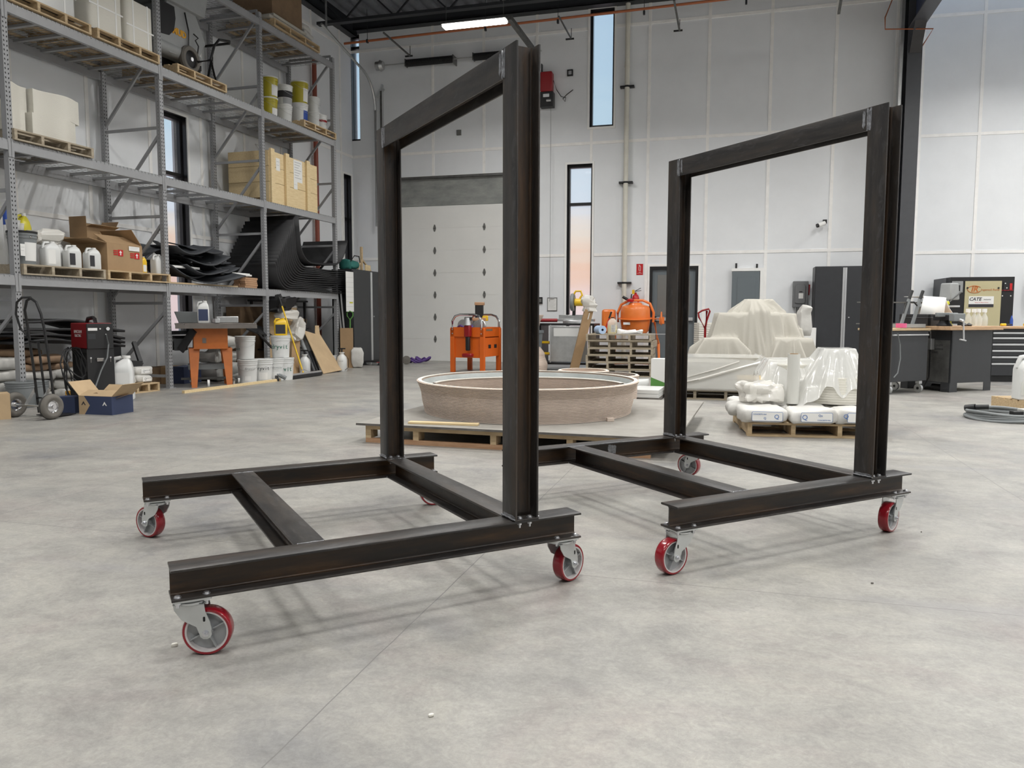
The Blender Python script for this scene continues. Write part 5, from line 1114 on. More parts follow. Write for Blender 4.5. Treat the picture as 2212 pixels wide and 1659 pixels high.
# broom ------------------------------------------------------------------------------------
t = thing('push_broom', 'yellow handled push broom leaning on the cardboard beside the buckets', 'broom', (0, 0, 0)); h0 = G(655, 816); h0.z = .09; fr_ = G(603, 700); top = FP(RK.at(603, 642, -.25)[0], -.25, RK.at(603, 642, -.25)[2])
m1 = h0*.12+top*.88; b = MB(); b.cyl(h0, m1, .014, 'yellow', 10); b.build('handle', t); b = MB(); b.cyl(m1, top, .015, 'black', 10); b.build('grip', t)
a_, c_ = G(627, 820), G(692, 811); b = MB(); a_.z = c_.z = .035; b.beam(a_, c_, .09, .06, 'rubber'); b.build('bristles', t, bevel=.01); b = MB(); a_.z = c_.z = .078; b.beam(a_, c_, .05, .025, 'alu'); mm = (a_+c_)/2; b.beam(mm-(c_-a_)*.18, h0+Vector((0, 0, .06)), .012, .012, 'alu'); b.beam(mm+(c_-a_)*.18, h0+Vector((0, 0, .06)), .012, .012, 'alu'); b.build('head_bracket', t)
# cardboard, tubes, sprayers, ladders -------------------------------------------------------
def lean(name, label, cat, pts, k, th_=.012, part='panel'):
    """a stiff sheet given by its outline in space"""
    t = thing(name, label, cat, (0, 0, 0)); m = MB(); n = len(pts); m.add(pts, [tuple(range(n))], k); m.build(part, t, solid=th_, smooth=False); return t
def RS(px, py, v): return FP(*RK.at(px, py, v))
def lean_pts(lst): return [RS(*q) for q in lst]
lean('cardboard_sheet', 'large light cardboard sheet with a notch leaning against the rack end', 'cardboard', lean_pts([(698, 808, -.62), (738, 800, -.62), (690, 722, -.12), (688, 704, -.05), (680, 704, -.05), (680, 722, -.10), (655, 714, -.05)]), 'cardboard_light')
lean('cardboard_sheet', 'tall brown cardboard sheet standing behind the broom handle', 'cardboard', lean_pts([(628, 812, -.30), (646, 806, -.25), (648, 702, .0), (622, 692, .05), (630, 735, .05)]), 'cardboard')
lean('cardboard_sheet', 'wide brown cardboard sheet behind the yellow jug', 'cardboard', lean_pts([(582, 790, .15), (640, 790, .15), (640, 665, .28), (582, 663, .28)]), 'cardboard_light')
for a, c, lb in (((679, 803, -.40), (647, 728, .0), 'left'), ((686, 804, -.42), (657, 725, .0), 'right')):
    t = thing('cardboard_tube', 'dark grey tube leaning on the rack, %s of the pair' % lb, 'tube', (0, 0, 0)); b = MB(); p, q = RS(*a), RS(*c); b.cyl(p, p*.45+q*.55, .05, 'cabinet', 12); b.cyl(p*.55+q*.45, q, .042, 'tub', 12); b.build('tube_body', t)
def sprayer(label, P, s=1):
    t = thing('pump_sprayer', label, 'sprayer', P, 0, 'white pump sprayers'); b = MB(); b.lathe([(0, 0), (.09, 0), (.10, .015), (.10, .22), (.085, .28), (.04, .33), (.04, .35), (.05, .352), (.05, .37), (0, .37)], 'plastic_white', 20); b.build('tank', t); b = MB(); b.cyl((0, 0, .37), (0, 0, .43), .016, 'black', 8); b.beam((-.07, 0, .44), (.07, 0, .44), .02, .025, 'black'); b.build('pump_handle', t); b = MB(); b.tube([(.04, 0, .36), (.13, -.04, .25), (.13, -.03, .08), (.08, -.09, .03)], .006, 'black', 6); b.build('hose', t); return t
sprayer('white pump sprayer between the broom handle and the grey tubes', G(659, 809)); t = sprayer('white pump sprayer standing right of the leaning cardboard sheet', G(739, 802)); text('SPRAYER', .025, 'printgrey', t, face((0, -.103, .2), 0), 'lettering')
P = G(752, 795)+Vector((-.05, .15, 0)); t = carton('tall open cardboard box holding a shovel at the rack end', P, R_(8), .25, .22, .82, 'cardboard')
t = thing('shovel', 'green D handled shovel standing in the tall cardboard box', 'shovel', P+Vector((.06, .02, .01)), 0); b = MB(); b.cyl((0, 0, 0), (.01, 0, .98), .016, 'green', 8); b.tube([(.01, 0, .98), (-.05, 0, 1.06), (-.05, 0, 1.13), (0.01, 0, 1.16), (.07, 0, 1.13), (.07, 0, 1.06), (.01, 0, .98)], .012, 'green', 8); b.build('handle', t)
for i in range(2):
    t = thing('metal_bar', 'pale metal bar standing in the tall box, %s one' % ('left', 'right')[i], 'bar', P+Vector((-.07+.05*i, .03, .01)), 0); b = MB(); b.beam((.02, 0, 0), (-.12+.02*i, .02, 1.58), .03, .03, 'alu'); b.build('bar_body', t, smooth=False)
t = sack('upright white bag beside the tall cardboard box', G(767, 795)+Vector((.03, .1, 0)), .2, .24, .16, .42, 'bagwhite', seed=77)
bucket('small white bucket with a green tool behind the sprayer', FP(RK.at(714, 790, .1)[0], .1, 0), 0, r=.12, h=.26, bail=0)
# open shelving with clutter inside the last bay, seen through the frames ---------------------
t = thing('step_ladder', 'grey ladder standing inside the end of the rack', 'ladder', FP(6.9, .75), ra); b = MB()
for x in (-.2, .2): b.beam((x, 0, 0), (x*.8, .1, 1.4), .025, .06, 'alu')
for i in range(6): b.beam((-.2, .02*i, .2+.22*i), (.2, .02*i, .2+.22*i), .06, .02, 'alu')
b.build('ladder_frame', t, smooth=False)
t = thing('workshop_stand', 'black metal stand with white bins under the last bay', 'stand', FP(6.15, .62), ra); b = MB()
for x in (-.55, .0, .55):
    for y in (-.2, .25): b.beam((x, y, 0), (x, y, 1.36), .04, .04, 'black')
for z in (.42, .80, 1.34): b.box(-.6, .6, -.25, .3, z, z+.03, 'black')
b.build('stand_frame', t, smooth=False)
for x, z, w_, h_, k in ((-.3, .83, .25, .22, 'white'), (.13, .83, .34, .28, 'galv'), (.1, 1.111, .3, .16, 'paper'), (-.3, .45, .3, .25, 'blackmatte'), (.35, .45, .26, .2, 'tub'), (.52, .83, .16, .18, 'cardboard')): o = thing('storage_bin', {'white': 'white bin on the middle tier of the black stand', 'galv': 'grey metal bin on the middle tier of the black stand', 'paper': 'pale flat bin on top of the grey metal bin', 'blackmatte': 'black bin on the lower tier of the stand', 'tub': 'grey bin on the lower tier of the stand', 'cardboard': 'brown box on the middle tier of the black stand'}[k], 'bin', FP(6.15+x, .57, z+.001), ra, 'bins on the black stand'); b = MB(); b.prism([(-w_/2, -.15), (w_/2, -.15), (w_/2, .15), (-w_/2, .15)], 0, h_, k, top=[(-w_/2-.01, -.16), (w_/2+.01, -.16), (w_/2+.01, .16), (-w_/2-.01, .16)]); b.build('bin_body', o, bevel=.006)
t = thing('plastic_sheet', 'crumpled black plastic at the top of the broom handle', 'plastic sheet', FP(5.25, .05, 1.12), ra); m = MB(); pillow(m, .5, .35, .26, 'black', seed=3, amp=.05, n=24, q=14); m.build('crumple', t, weld=True, angle=25)
t = thing('plastic_wrap', 'clear plastic wrap hanging off the cardboard under the last bay', 'plastic wrap', FP(5.55, -.02, .62), ra); m = MB(); pillow(m, .22, .2, .42, 'film_dense', seed=13, amp=.04, n=24, q=14, T=Matrix.Rotation(.5, 4, 'Y')); pillow(m, .4, .2, .16, 'film_dense', T=Matrix.Translation((-.15, 0, .38)), seed=15, amp=.03, n=24, q=14); m.build('wrap_folds', t, weld=True, angle=25)
# black storage cabinet beyond the rack -------------------------------------------------------
def cabinet(label, F, u0, u1, v0, v1, h, split, z0=.08, extra=None):
    t = thing('storage_cabinet', label, 'cabinet', F.w(0, 0, 0), F.a); b = MB(); b.box(u0, u1, v0+.02, v1, z0, h, 'cabinet'); b.box(u0+.03, u1-.03, v0+.06, v1, 0, z0, 'black'); b.build('cabinet_body', t, bevel=.004)
    for a, c in ((u0+.012, split-.04), (split+.04, u1-.012)): b = MB(); b.box(a, c, v0, v0+.02, z0+.02, h-.03, 'cabinet'); b.build('door', t, bevel=.004)
    b = MB(); b.box(split-.038, split-.002, v0-.012, v0+.02, z0+.02, h-.03, 'alu'); b.box(split+.002, split+.038, v0-.012, v0+.02, z0+.02, h-.03, 'alu'); b.build('door_handle_strip', t, bevel=.003)
    b = MB(); b.cyl((split+.1, v0, 1.06), (split+.1, v0-.012, 1.06), .014, 'alu', 10); b.build('lock', t); return t
CV = -.17; cs0, csp = max(7.62, RK.at(757, 700, CV)[0]), RK.at(803, 700, CV)[0]
cabinet('black storage cabinet with a pale handle strip beyond the rack end', RK, cs0, 2*csp-cs0, CV, CV+.5, 2.05, csp)
t = thing('carry_bag', 'teal and black carry bag on top of the cabinet beyond the rack', 'bag', RK.w(cs0+.25, CV+.22, 2.052), ra); m = MB(); pillow(m, .48, .30, .20, 'teal', seed=4, amp=.02, e=.5); m.build('bag_body', t, weld=True); m = MB(); m.tube([(-.2, -.15, .16), (-.1, -.18, .28), (.1, -.18, .28), (.2, -.15, .16)], .012, 'black', 6); m.build('strap', t)
t = thing('wooden_jig', 'triangular wooden jig with an upright post on the cabinet', 'jig', RK.w(csp-.05, CV+.2, 2.052), ra); m = MB(); m.box(-.03, .03, -.02, .02, 0, .52, 'pallet_wood'); m.build('post', t, smooth=False); m = MB(); m.beam((-.18, 0, .02), (0, 0, .26), .03, .03, 'pallet_wood'); m.beam((0, 0, .26), (.42, 0, .02), .03, .03, 'pallet_wood'); m.box(.14, .38, -.02, 0, 0, .14, 'pine'); m.build('brace', t, smooth=False)
t = thing('paper_list', 'long white printed list hanging on the side of the cabinet beyond the rack', 'paper', RK.w(cs0+.02, CV, 0), ra); m = MB(); m.box(-.34, -.02, -.012, -.008, 1.16, 1.98, 'paper')
for i in range(7): m.box(-.33, -.03, -.013, -.012, 1.26+.1*i, 1.263+.1*i, 'printgrey')
m.box(-.2, -.06, -.0135, -.012, 1.33, 1.36, 'lime'); m.build('sheet', t, smooth=False)
t = thing('red_bin', 'red plastic bin rack beside the cabinet beyond the rack', 'bin', FP(RK.at(747, 660, .3)[0], .3, .95), ra); m = MB(); m.box(-.05, .14, -.1, .1, 0, .2, 'red'); m.box(-.05, .14, -.1, .1, .24, .36, 'red'); m.build('bin_body', t, bevel=.01)
# odds and ends on the floor near the corner
rr = random.Random(3); fo = G(800, 790)
for i in range(12):
    x, y, a, z = rr.uniform(-.45, .3), rr.uniform(-.2, .35), rr.uniform(0, 3), .0; k = ('black', 'tub', 'darkred', 'galv')[i % 4]
    t = thing('hand_tool', '%s tool lying among the clutter on the floor before the corner cabinet' % ('black', 'grey', 'dark red', 'bright steel')[i % 4], 'hand tool', fo+Vector((x, y, .021+.002*i)), a, '%s tools on the floor by the corner cabinet' % ('black', 'grey', 'dark red', 'bright steel')[i % 4]); b = MB(); b.beam((0, 0, 0), (.14, 0, 0), .035, .035, k); b.beam((.14, 0, 0), (.24, .0, .0), .06, .04, k); b.build('tool_body', t, bevel=.005)
t = thing('purple_strap', 'coiled purple lifting strap on the floor by the roller door', 'strap', G(903, 784)); b = MB()
for i in range(3): b.tube([(.16*math.cos(a)+.12*(i-1), .06*math.sin(a), .05+.045*math.sin(a*2+i)+.02*i) for a in [2*PI*k/16 for k in range(16)]], .025, 'purple', 6, closed=True)
b.build('strap_coil', t)
t = thing('trolley_wheel', 'grey wheel lying against the far post near the roller door', 'wheel', G(878, 787)); b = MB(); b.lathe([(.0, -.03), (.03, -.03), (.09, -.02), (.095, 0), (.09, .02), (.03, .03), (0, .03)], 'tiregrey', 20, T=Matrix.Translation((0, 0, .096)) @ Matrix.Rotation(PI/2, 4, 'X') @ Matrix.Rotation(.3, 4, 'Y')); b.build('wheel_body', t)

# ================================================================ printed rings on their platform
PA = math.atan2(-.73, 2.25); pf = Frame((-1.24, 6.48), PA)
t = thing('timber_platform', 'low plywood topped timber platform carrying the printed rings', 'platform', pf.o, PA)
m = MB(); m.box(-.06, 2.60, -.05, 2.62, .150, .168, 'ply'); o = m.build('plywood_top', t, smooth=False); m = MB(); m.box(-.062, 2.602, -.053, -.05, .150, .168, 'plyedge'); m.build('worn_edge', t, smooth=False)
for y in (0, .85, 1.7, 2.52):
    m = MB(); m.box(0, 2.40, y, y+.04, .0, .038, 'redlumber'); m.build('lower_rail', t, smooth=False); m = MB(); m.box(0, 2.40, y, y+.04, .112, .150, 'pallet_wood'); m.build('upper_rail', t, smooth=False)
    for x in (0, .44, 1.12, 1.75, 2.34): m = MB(); m.box(x, x+.05, y, y+.12, .038, .112, 'pallet_wood'); m.build('spacer_block', t, smooth=False)
def offc(x, y, z, rz, l, w_, h, k, label, name='board', cat='board'):
    t = thing(name, label, cat, (x, y, z), rz); m = MB(); m.box(-l/2, l/2, -w_/2, w_/2, 0, h, k); m.build('board_body', t, bevel=.002); return t
p = G(958, 917, .168); offc(p.x, p.y, .1685, PA+.10, .60, .07, .018, 'pine', 'pale short board lying on the platform in front of the ring')
RC = Vector((.15, 7.42, .168))
def ring_pts(rx, ry, n=96): return [(rx*math.cos(2*PI*i/n), ry*math.sin(2*PI*i/n)) for i in range(n)]
def layered_ring(name, parent, rx, ry, z0, z1, th_, layers, flare=.05, a0=0, a1=2*PI, seg=128, cap='printrim'):
    m = MB(); closed = a1-a0 > 6.2; prof = []; H = z1-z0
    for j in range(layers):
        for u, e in ((0, 0), (.16, .0085), (.84, .0085)): zz = z0+H*(j+u)/layers; q = (zz-z0)/H; prof.append((flare*(q**1.6)+e-.004*math.cos(q*9), zz))
    prof.append((flare, z1-.001)); n = seg if closed else seg+1
    def R(off, z): return [((rx+off)*math.cos(a0+(a1-a0)*i/seg), (ry+off)*math.sin(a0+(a1-a0)*i/seg), z) for i in range(n)]
    vs = []
    for o_, z in prof: vs += R(o_, z)
    k = len(prof); nn = n; fs = []
    lim = n if closed else n-1
    for j in range(k-1): fs += [(j*n+i, j*n+(i+1) % n, (j+1)*n+(i+1) % n, (j+1)*n+i) for i in range(lim)]
    m.add(vs, fs, 'print')
    vs = []
    for o_, z in reversed(prof): vs += R(o_-th_, z)
    m.add(vs, fs, 'print'); m.add(R(flare, z1-.001)+R(flare, z1+.004)+R(flare-th_, z1+.004)+R(flare-th_, z1-.001), [(j*n+i, j*n+(i+1) % n, (j+1)*n+(i+1) % n, (j+1)*n+i) for j in range(3) for i in range(lim)], cap)
    m.add(R(0, z0)+R(-th_, z0), [(i, (i+1) % n, n+(i+1) % n, n+i) for i in range(lim)], 'print')
    return m.build(name, parent, loc=(0, 0, 0), recalc=True, angle=60)
t = thing('printed_ring', 'large tan ring built up in thin layers on the platform', 'ring', RC)
layered_ring('ring_wall', t, .985, 1.06, 0.0, .298, .035, 24, .065)
m = MB(); m.lathe([(.946, .0), (.950, .15), (1.006, .285)], 'greycement', 96, sx=1, sy=1.07); m.f = m.f[:-2]; m.mi = m.mi[:-2]; m.build('troweled_lining', t, recalc=False)
# inner curved wall and the filled crescent behind it
ic = (0, -.40); irx, iry = .88, .76; A0_, A1_ = math.radians(4), math.radians(176)
o = layered_ring('inner_wall', t, irx, iry, 0, .285, .03, 22, .0, A0_, A1_, 64); o.location = (ic[0], ic[1], 0)
m = MB(); n = 48; top = []; bot = []
for i in range(n+1):
    a = A0_+(A1_-A0_)*i/n; x, y = ic[0]+irx*math.cos(a), ic[1]+iry*math.sin(a); b_ = math.radians(-22)+(PI+math.radians(44))*i/n; X = .985*math.cos(b_); Y = 1.06*math.sin(b_)
    top.append((x, y, .262)); bot.append((X, Y, .245))
m.add(top+bot, [(i, i+1, n+2+i, n+1+i) for i in range(n)], 'greycement'); m.build('cement_fill', t, solid=.02)
p = G(1318, 910, .168); offc(p.x, p.y, .1685, .1, .06, .05, .03, 'print', 'small tan chip beside the foot of the ring', 'printed_chip', 'chip')
# second printed piece behind
t = thing('printed_disc', 'flat round printed piece behind the large ring', 'disc', Vector((.95, 10.25, 0))); layered_ring('disc_wall', t, .30, .34, 0, .355, .03, 20, .03, seg=64); m = MB(); m.lathe([(.29, .31), (.12, .32), (.11, .32)], 'print', 48, sy=1.13); m.build('disc_floor', t)
t = thing('printed_disc', 'second flat printed piece behind the large ring, right of the other', 'disc', Vector((1.16, 9.35, 0))); layered_ring('disc_wall', t, .34, .38, 0, .365, .03, 18, .03, seg=64); m = MB(); m.lathe([(0, .33), (.33, .33)], 'print', 48, sy=1.08); m.build('disc_floor', t)
# tall printed vase half hidden by the near post
P = G(1140, 800, 0); t = thing('printed_vase', 'tall tan waisted vase printed in layers, half hidden by the near post', 'vase', P+Vector((.0, -.35, .0)))
m = MB(); L_ = 60; H = 1.10; prof = []
VR = ((0, .36), (.12, .375), (.3, .32), (.5, .20), (.68, .165), (.85, .22), (1, .29))
def vr(z):
    q = z/H
    for (a, ra_), (c, rc_) in zip(VR, VR[1:]):
        if q <= c+1e-6: u = (q-a)/(c-a); u = u*u*(3-2*u); return ra_+(rc_-ra_)*u
for j in range(L_):
    for u, e in ((0, 0), (.3, .004), (.7, .004)): z = H*(j+u)/L_; prof.append((vr(z)+e, z))
m.lathe([(0, 0)]+prof+[(vr(H)-.03, H), (vr(H)-.05, H*.9), (0, H*.9)], 'print', 48); m.build('vase_body', t, angle=60)
# ================================================================ orange bench, roller door side
P = G(978, 803); t = thing('orange_worktable', 'orange steel tool table with curved chrome rails near the roller door', 'work table', G(1044, 806), R_(-48)+0)
TW, TD = .62, .78                                        # front face looks left-down, right face shows the drawer
t.rotation_euler.z = R_(-25); L1 = .70; D1 = .75; z0, z1 = .20, .80
ob = 'orange'
for x, y in ((-L1+.03, .03), (-.03, .03), (-L1+.03, D1-.03), (-.03, D1-.03)): b = MB(); b.box(x-.045, x+.045, y-.03, y+.03, 0, .84, ob); b.build('leg', t, bevel=.004)
b = MB(); b.box(-L1, 0, 0, .02, z1-.12, z1+.06, ob); b.box(-L1+.05, -.05, .03, .05, .28, z1-.12, ob); b.box(-L1, -L1+.02, .02, D1, z1-.45, z1+.06, ob); b.box(-L1, 0, D1-.02, D1, z1-.45, z1+.06, ob); b.box(-.02, 0, .02, D1, z1-.12, z1+.06, ob); b.box(-L1+.02, -.02, .02, D1-.02, z1-.05, z1-.03, ob); b.build('table_body', t, smooth=False)
b = MB(); b.box(-.02, .006, .08, D1-.08, .30, .66, ob); b.build('drawer', t, bevel=.004)
for y in (.25, .5): b = MB(); b.box(.006, .012, y-.05, y+.05, .46, .53, 'black'); b.build('drawer_slot', t, smooth=False)
b = MB(); b.box(0, .004, .12, .38, .79, .83, 'cardboard_dark'); b.build('name_plate', t, smooth=False)
for y in (.0, D1):
    b = MB(); b.tube([(-L1+.04, y, .84), (-L1+.04, y, .98), (-L1+.10, y, 1.07), (-L1+.20, y, 1.10), (-.20, y, 1.10), (-.10, y, 1.07), (-.04, y, .98), (-.04, y, .84)], .022, 'chrome', 10); b.build('guard_rail', t)
for x, z in ((-.04, .82), (-.04, .74), (-L1+.04, .82), (-L1+.04, .74)): b = MB(); b.cyl((x, -.001, z), (x, -.012, z), .012, 'alu', 10); b.build('bolt', t)
TT = t
def on_table(x, y, z): return TT.matrix_basis @ Vector((x, y, z))
bpy.context.view_layer.update()
t = thing('belt_sander', 'red and black hand tool hanging in front of the orange table', 'power tool', on_table(-.28, -.085, .30), TT.rotation_euler.z)
b = MB(); b.box(-.04, .04, -.04, .04, .12, .42, 'black'); b.build('grip', t, bevel=.02); b = MB(); b.box(-.06, .06, -.06, .05, .38, .60, 'darkred'); b.build('housing', t, bevel=.02); b = MB(); b.box(-.10, .10, -.07, .05, .0, .07, 'darkred'); b.build('foot', t, bevel=.02); b = MB(); b.cyl((0, -.02, .60), (0, -.02, .74), .07, 'alu', 14, r2=.05); b.cyl((-.06, 0, .72), (.07, 0, .72), .035, 'black', 10); b.build('gear_head', t)
t = thing('impact_driver', 'black and red tool standing upright on the orange table', 'power tool', on_table(-.30, .40, z1-.02), TT.rotation_euler.z+.4)
b = MB(); b.box(-.07, .09, -.05, .05, .24, .52, 'black'); b.build('battery', t, bevel=.015); b = MB(); b.box(-.08, .11, -.06, .06, .50, .56, 'redlumber'); b.build('housing', t, bevel=.01); b = MB(); b.box(-.12, .14, -.06, .06, .20, .26, 'redlumber'); b.build('foot', t, bevel=.01); b = MB(); b.lathe([(.0, 0), (.14, .0), (.15, .08), (.10, .2), (0, .22)], 'galv', 18); b.build('base', t); b = MB(); b.box(.06, .18, -.05, .06, .20, .30, 'yellow'); b.build('dust_cap', t, bevel=.01)
for i, (x, y, k) in enumerate(((-.60, .3, 'galv'), (-.46, .35, 'chrome'), (-.2, .25, 'galv'))):
    t = thing('grinding_disc', 'round metal disc standing on the orange table, %s' % ('left', 'middle', 'right')[i], 'disc', on_table(x, y, z1-.03), TT.rotation_euler.z); b = MB(); b.lathe([(0, -.015), (.11, -.012), (.12, 0), (.11, .012), (0, .015)], k, 24, T=Matrix.Translation((0, 0, .122)) @ Matrix.Rotation(PI/2-.1, 4, 'X')); b.build('disc_body', t)
t = thing('purple_cable', 'purple cord heaped on the orange table', 'cord', on_table(-.5, .2, z1-.02), 0); b = MB(); b.tube([(.14*math.cos(a)*(1+.2*math.sin(3*a)), .08*math.sin(a), .07+.04*math.sin(2*a)) for a in [4*PI*i/40 for i in range(40)]], .02, 'purple', 6); b.build('cord_heap', t)
# ================================================================ saw bench, pallets, mixer
bz = .93
p0 = G(1150, 800); t = thing('saw_bench', 'black bench with grey doors under the mitre saw', 'bench', WB.w(1.56, -2.0, 0), WB.a)
b = MB(); b.box(-.80, .75, -.35, .35, bz-.04, bz, 'black'); b.box(-.80, .75, -.33, .33, .12, .16, 'black'); b.box(-.35, -.31, -.33, .33, .16, bz-.04, 'black'); b.box(.71, .75, -.33, .33, .16, bz-.04, 'black'); b.box(-.80, -.76, -.33, .33, .16, bz-.04, 'black'); b.build('bench_frame', t, smooth=False)
b = MB(); b.box(-.10, .62, -.36, -.34, .18, .88, 'galv'); b.box(-.13, -.10, -.37, -.33, .16, .90, 'alu'); b.build('cabinet_door', t, bevel=.004)
b = MB(); b.box(-.05, .45, -.362, -.36, .68, .84, 'plastic_white'); b.build('white_sticker', t, smooth=False)
for z in (.30, .52): b = MB(); b.box(-.34, -.12, -.30, .30, z, z+.02, 'pallet_wood'); b.box(-.33, -.13, -.32, -.28, z+.02, z+.06, 'yellow'); b.build('inner_shelf', t, smooth=False)
bl = Frame(WB.w(1.56, -2.0), WB.a)
t = thing('mitre_saw', 'yellow and black mitre saw on the bench in front of the tall window', 'mitre saw', bl.w(.28, 0, bz), WB.a)
b = MB(); b.lathe([(0, 0), (.22, 0), (.22, .05), (.20, .07), (0, .07)], 'alu', 28); b.box(-.42, .42, -.05, .06, .04, .09, 'galv'); b.box(-.32, .34, .06, .09, .09, .17, 'galv'); b.build('base', t, bevel=.004)
b = MB(); T = Matrix.Translation((-.02, -.02, .42)) @ Matrix.Rotation(PI/2, 4, 'Y') ; b.lathe([(0, -.03), (.17, -.03), (.18, 0), (.17, .03), (0, .03)], 'tub', 28, T=T); b.build('blade_guard', t)
b = MB(); b.cyl((.02, 0, .42), (.20, 0, .42), .075, 'yellow', 16); b.build('motor', t); b = MB(); b.cyl((.20, 0, .42), (.26, 0, .42), .07, 'black', 16); b.build('motor_cap', t)
b = MB(); b.tube([(.0, -.02, .50), (-.0, -.02, .58), (.04, -.02, .64), (.14, -.02, .64), (.17, -.02, .56), (.12, -.02, .50)], .02, 'yellow', 8); b.build('handle', t); b = MB(); b.beam((-.02, .1, .08), (0, .04, .40), .05, .06, 'black'); b.build('arm', t)
for x, k, lb in ((-.20, 'darkred', 'red'), (-.5, 'amber', 'yellow')):
    t = thing('angle_grinder', '%s and black grinder lying on the saw bench behind the near post' % lb, 'power tool', bl.w(x, -.1, bz+.06), WB.a+.3); b = MB(); b.cyl((-.18, 0, 0), (.16, 0, .0), .035, k, 12); b.build('body', t); b = MB(); b.cyl((-.18, 0, 0), (-.32, 0, .12), .04, 'black', 12); b.cyl((-.30, 0, .08), (-.36, 0, .16), .06, 'black', 14); b.build('head', t)
t = thing('waste_bin', 'dark blue grey plastic bin behind the printed vase', 'bin', WB.w(1.12, -2.75), WB.a); b = MB(); b.prism(rrect(.36, .34, .05), 0, .74, 'panelgrey', top=rrect(.44, .42, .05)); b.build('bin_body', t); b = MB(); b.prism(rrect(.48, .45, .05), .74, .80, 'panelgrey'); b.build('rim', t, bevel=.01)
# leaning cardboard tube box with crumpled paper
t = thing('cardboard_tube_box', 'long brown cardboard carton leaning against the pallet stack', 'cardboard box', (0, 0, 0)); b = MB(); a_ = G(1240, 806)+Vector((0, .15, .02)); c_ = Vector((a_.x+.28, a_.y-.02, 1.19)); b.beam(a_, c_, .17, .16, 'cardboard'); b.build('box_walls', t, smooth=False); b = MB(); q = a_*.1+c_*.9; b.beam(q+Vector((.0, -.092, -.06)), q+Vector((.03, -.092, .06)), .10, .01, 'paper'); b.build('shipping_label', t, smooth=False)
t = thing('crumpled_film', 'crumpled clear film stuffed into the top of the leaning carton', 'plastic film', c_+Vector((0, 0, -.03)), 0); m = MB(); pillow(m, .26, .22, .24, 'film_dense', seed=21, amp=.05, n=24, q=14); m.build('film_ball', t, weld=True, angle=25)
# pallet stack
psa = math.atan2(13.59-13.88, 2.49-1.33); pc = (G(1265, 812)+G(1410, 815))/2; PF = Frame((pc.x, pc.y), psa)
pn = ['lowest', 'second', 'third', 'fourth', 'fifth', 'topmost']; proto = None
for i in range(6):
    lb = 'old wooden pallet in the stack of six below the mixer, %s' % pn[i]; loc = PF.w(rnd.uniform(-.02, .02)-.0, .52+rnd.uniform(-.02, .02), .126*i+.02*0); rz = psa+rnd.uniform(-.02, .02)
    if proto is None: proto = make_pallet(lb, loc, rz, 1.16, 1.04, 'pallet_old', 'stacked pallets', 60)
    else: copy_tree(proto, None, loc, rz, lb)
pz = .126*5+PH+.001
t = jug('clear gallon jug with yellow liquid on top of the pallet stack', PF.w(-.14, .14, pz), psa, .17, .15, .30, 'clearjug', 'black', lab=(-.1, .35, .12, .55), handle=0, capx=0); b = MB(); b.prism(rrect(.165, .145, .035), .008, .155, 'yellowliquid'); b.build('yellow_liquid', t); t.children[0].scale = (1.02, 1.02, 1)
t = thing('paper_towel_roll', 'blue paper towel roll lying on the pallet stack', 'paper roll', PF.w(-.36, .12, pz+.075), psa); b = MB(); T = Matrix.Rotation(PI/2, 4, 'X') @ Matrix.Rotation(.5, 4, 'Y'); b.lathe([(.022, -.12), (.075, -.12), (.075, .12), (.022, .12)], 'towel', 28, T=T, closed=True); b.build('roll_body', t); b = MB(); b.lathe([(.019, -.119), (.022, -.119), (.022, .119), (.019, .119)], 'navy', 20, T=T, closed=True); b.build('core', t)
t = thing('white_bag_scrap', 'crumpled white bag scrap on the pallet stack below the mixer', 'bag scrap', PF.w(.16, .18, pz), psa); m = MB(); pillow(m, .46, .14, .07, 'white', seed=3, amp=.03, n=26, q=12); m.build('scrap', t, weld=True, angle=25); 
t = thing('white_ball', 'round white wad lying right of the yellow jug', 'wad', PF.w(.02, .08, pz), psa); m = MB(); pillow(m, .12, .1, .08, 'white', seed=8, e=.9, amp=.01); m.build('wad_body', t, weld=True)
t = thing('flat_bar', 'thin pale bar lying across the top of the pallet stack', 'bar', PF.w(.35, .06, pz), psa); m = MB(); m.box(-.42, .62, -.015, .015, 0, .012, 'alu'); m.build('bar_body', t, smooth=False)
# concrete mixer
cm = G(1374, 800)+Vector((.12, .95, 0)); t = thing('concrete_mixer', 'orange cement mixer with a round drum behind the pallet stack', 'cement mixer', cm, psa)
b = MB(); T = Matrix.Translation((0, 0, 1.02)) @ Matrix.Rotation(.10, 4, 'X'); b.lathe([(0, -.30), (.24, -.30), (.28, -.25), (.31, -.06), (.31, .0), (.36, .005), (.36, .02), (.31, .025), (.305, .21), (.28, .26), (.15, .30), (.12, .34), (0, .345)], 'orange_mixer', 40, T=T); b.build('drum', t)
b = MB(); b.tube([(-.36, 0, .95), (-.37, 0, 1.15), (-.30, 0, 1.32), (-.15, 0, 1.40), (.15, 0, 1.41), (.30, 0, 1.34), (.38, 0, 1.15), (.37, 0, .95)], .028, 'orange_mixer', 10); b.build('yoke', t)
b = MB(); b.box(-.70, -.42, -.12, .20, .72, 1.22, 'orange_mixer'); b.build('motor_cover', t, bevel=.05)
b = MB(); b.tube([(-.4, 0, .95), (-.42, .1, .5), (-.5, .35, .05)], .025, 'orange_mixer', 8); b.tube([(-.4, 0, .95), (-.42, -.1, .5), (-.5, -.3, .05)], .025, 'orange_mixer', 8); b.tube([(.4, 0, .95), (.46, .1, .5), (.5, .35, .03)], .025, 'orange_mixer', 8); b.tube([(.4, 0, .95), (.5, -.08, .5), (.52, -.2, .03)], .025, 'orange_mixer', 8); b.tube([(-.5, .35, .05), (.5, .35, .05)], .02, 'orange_mixer', 8); b.build('stand', t)
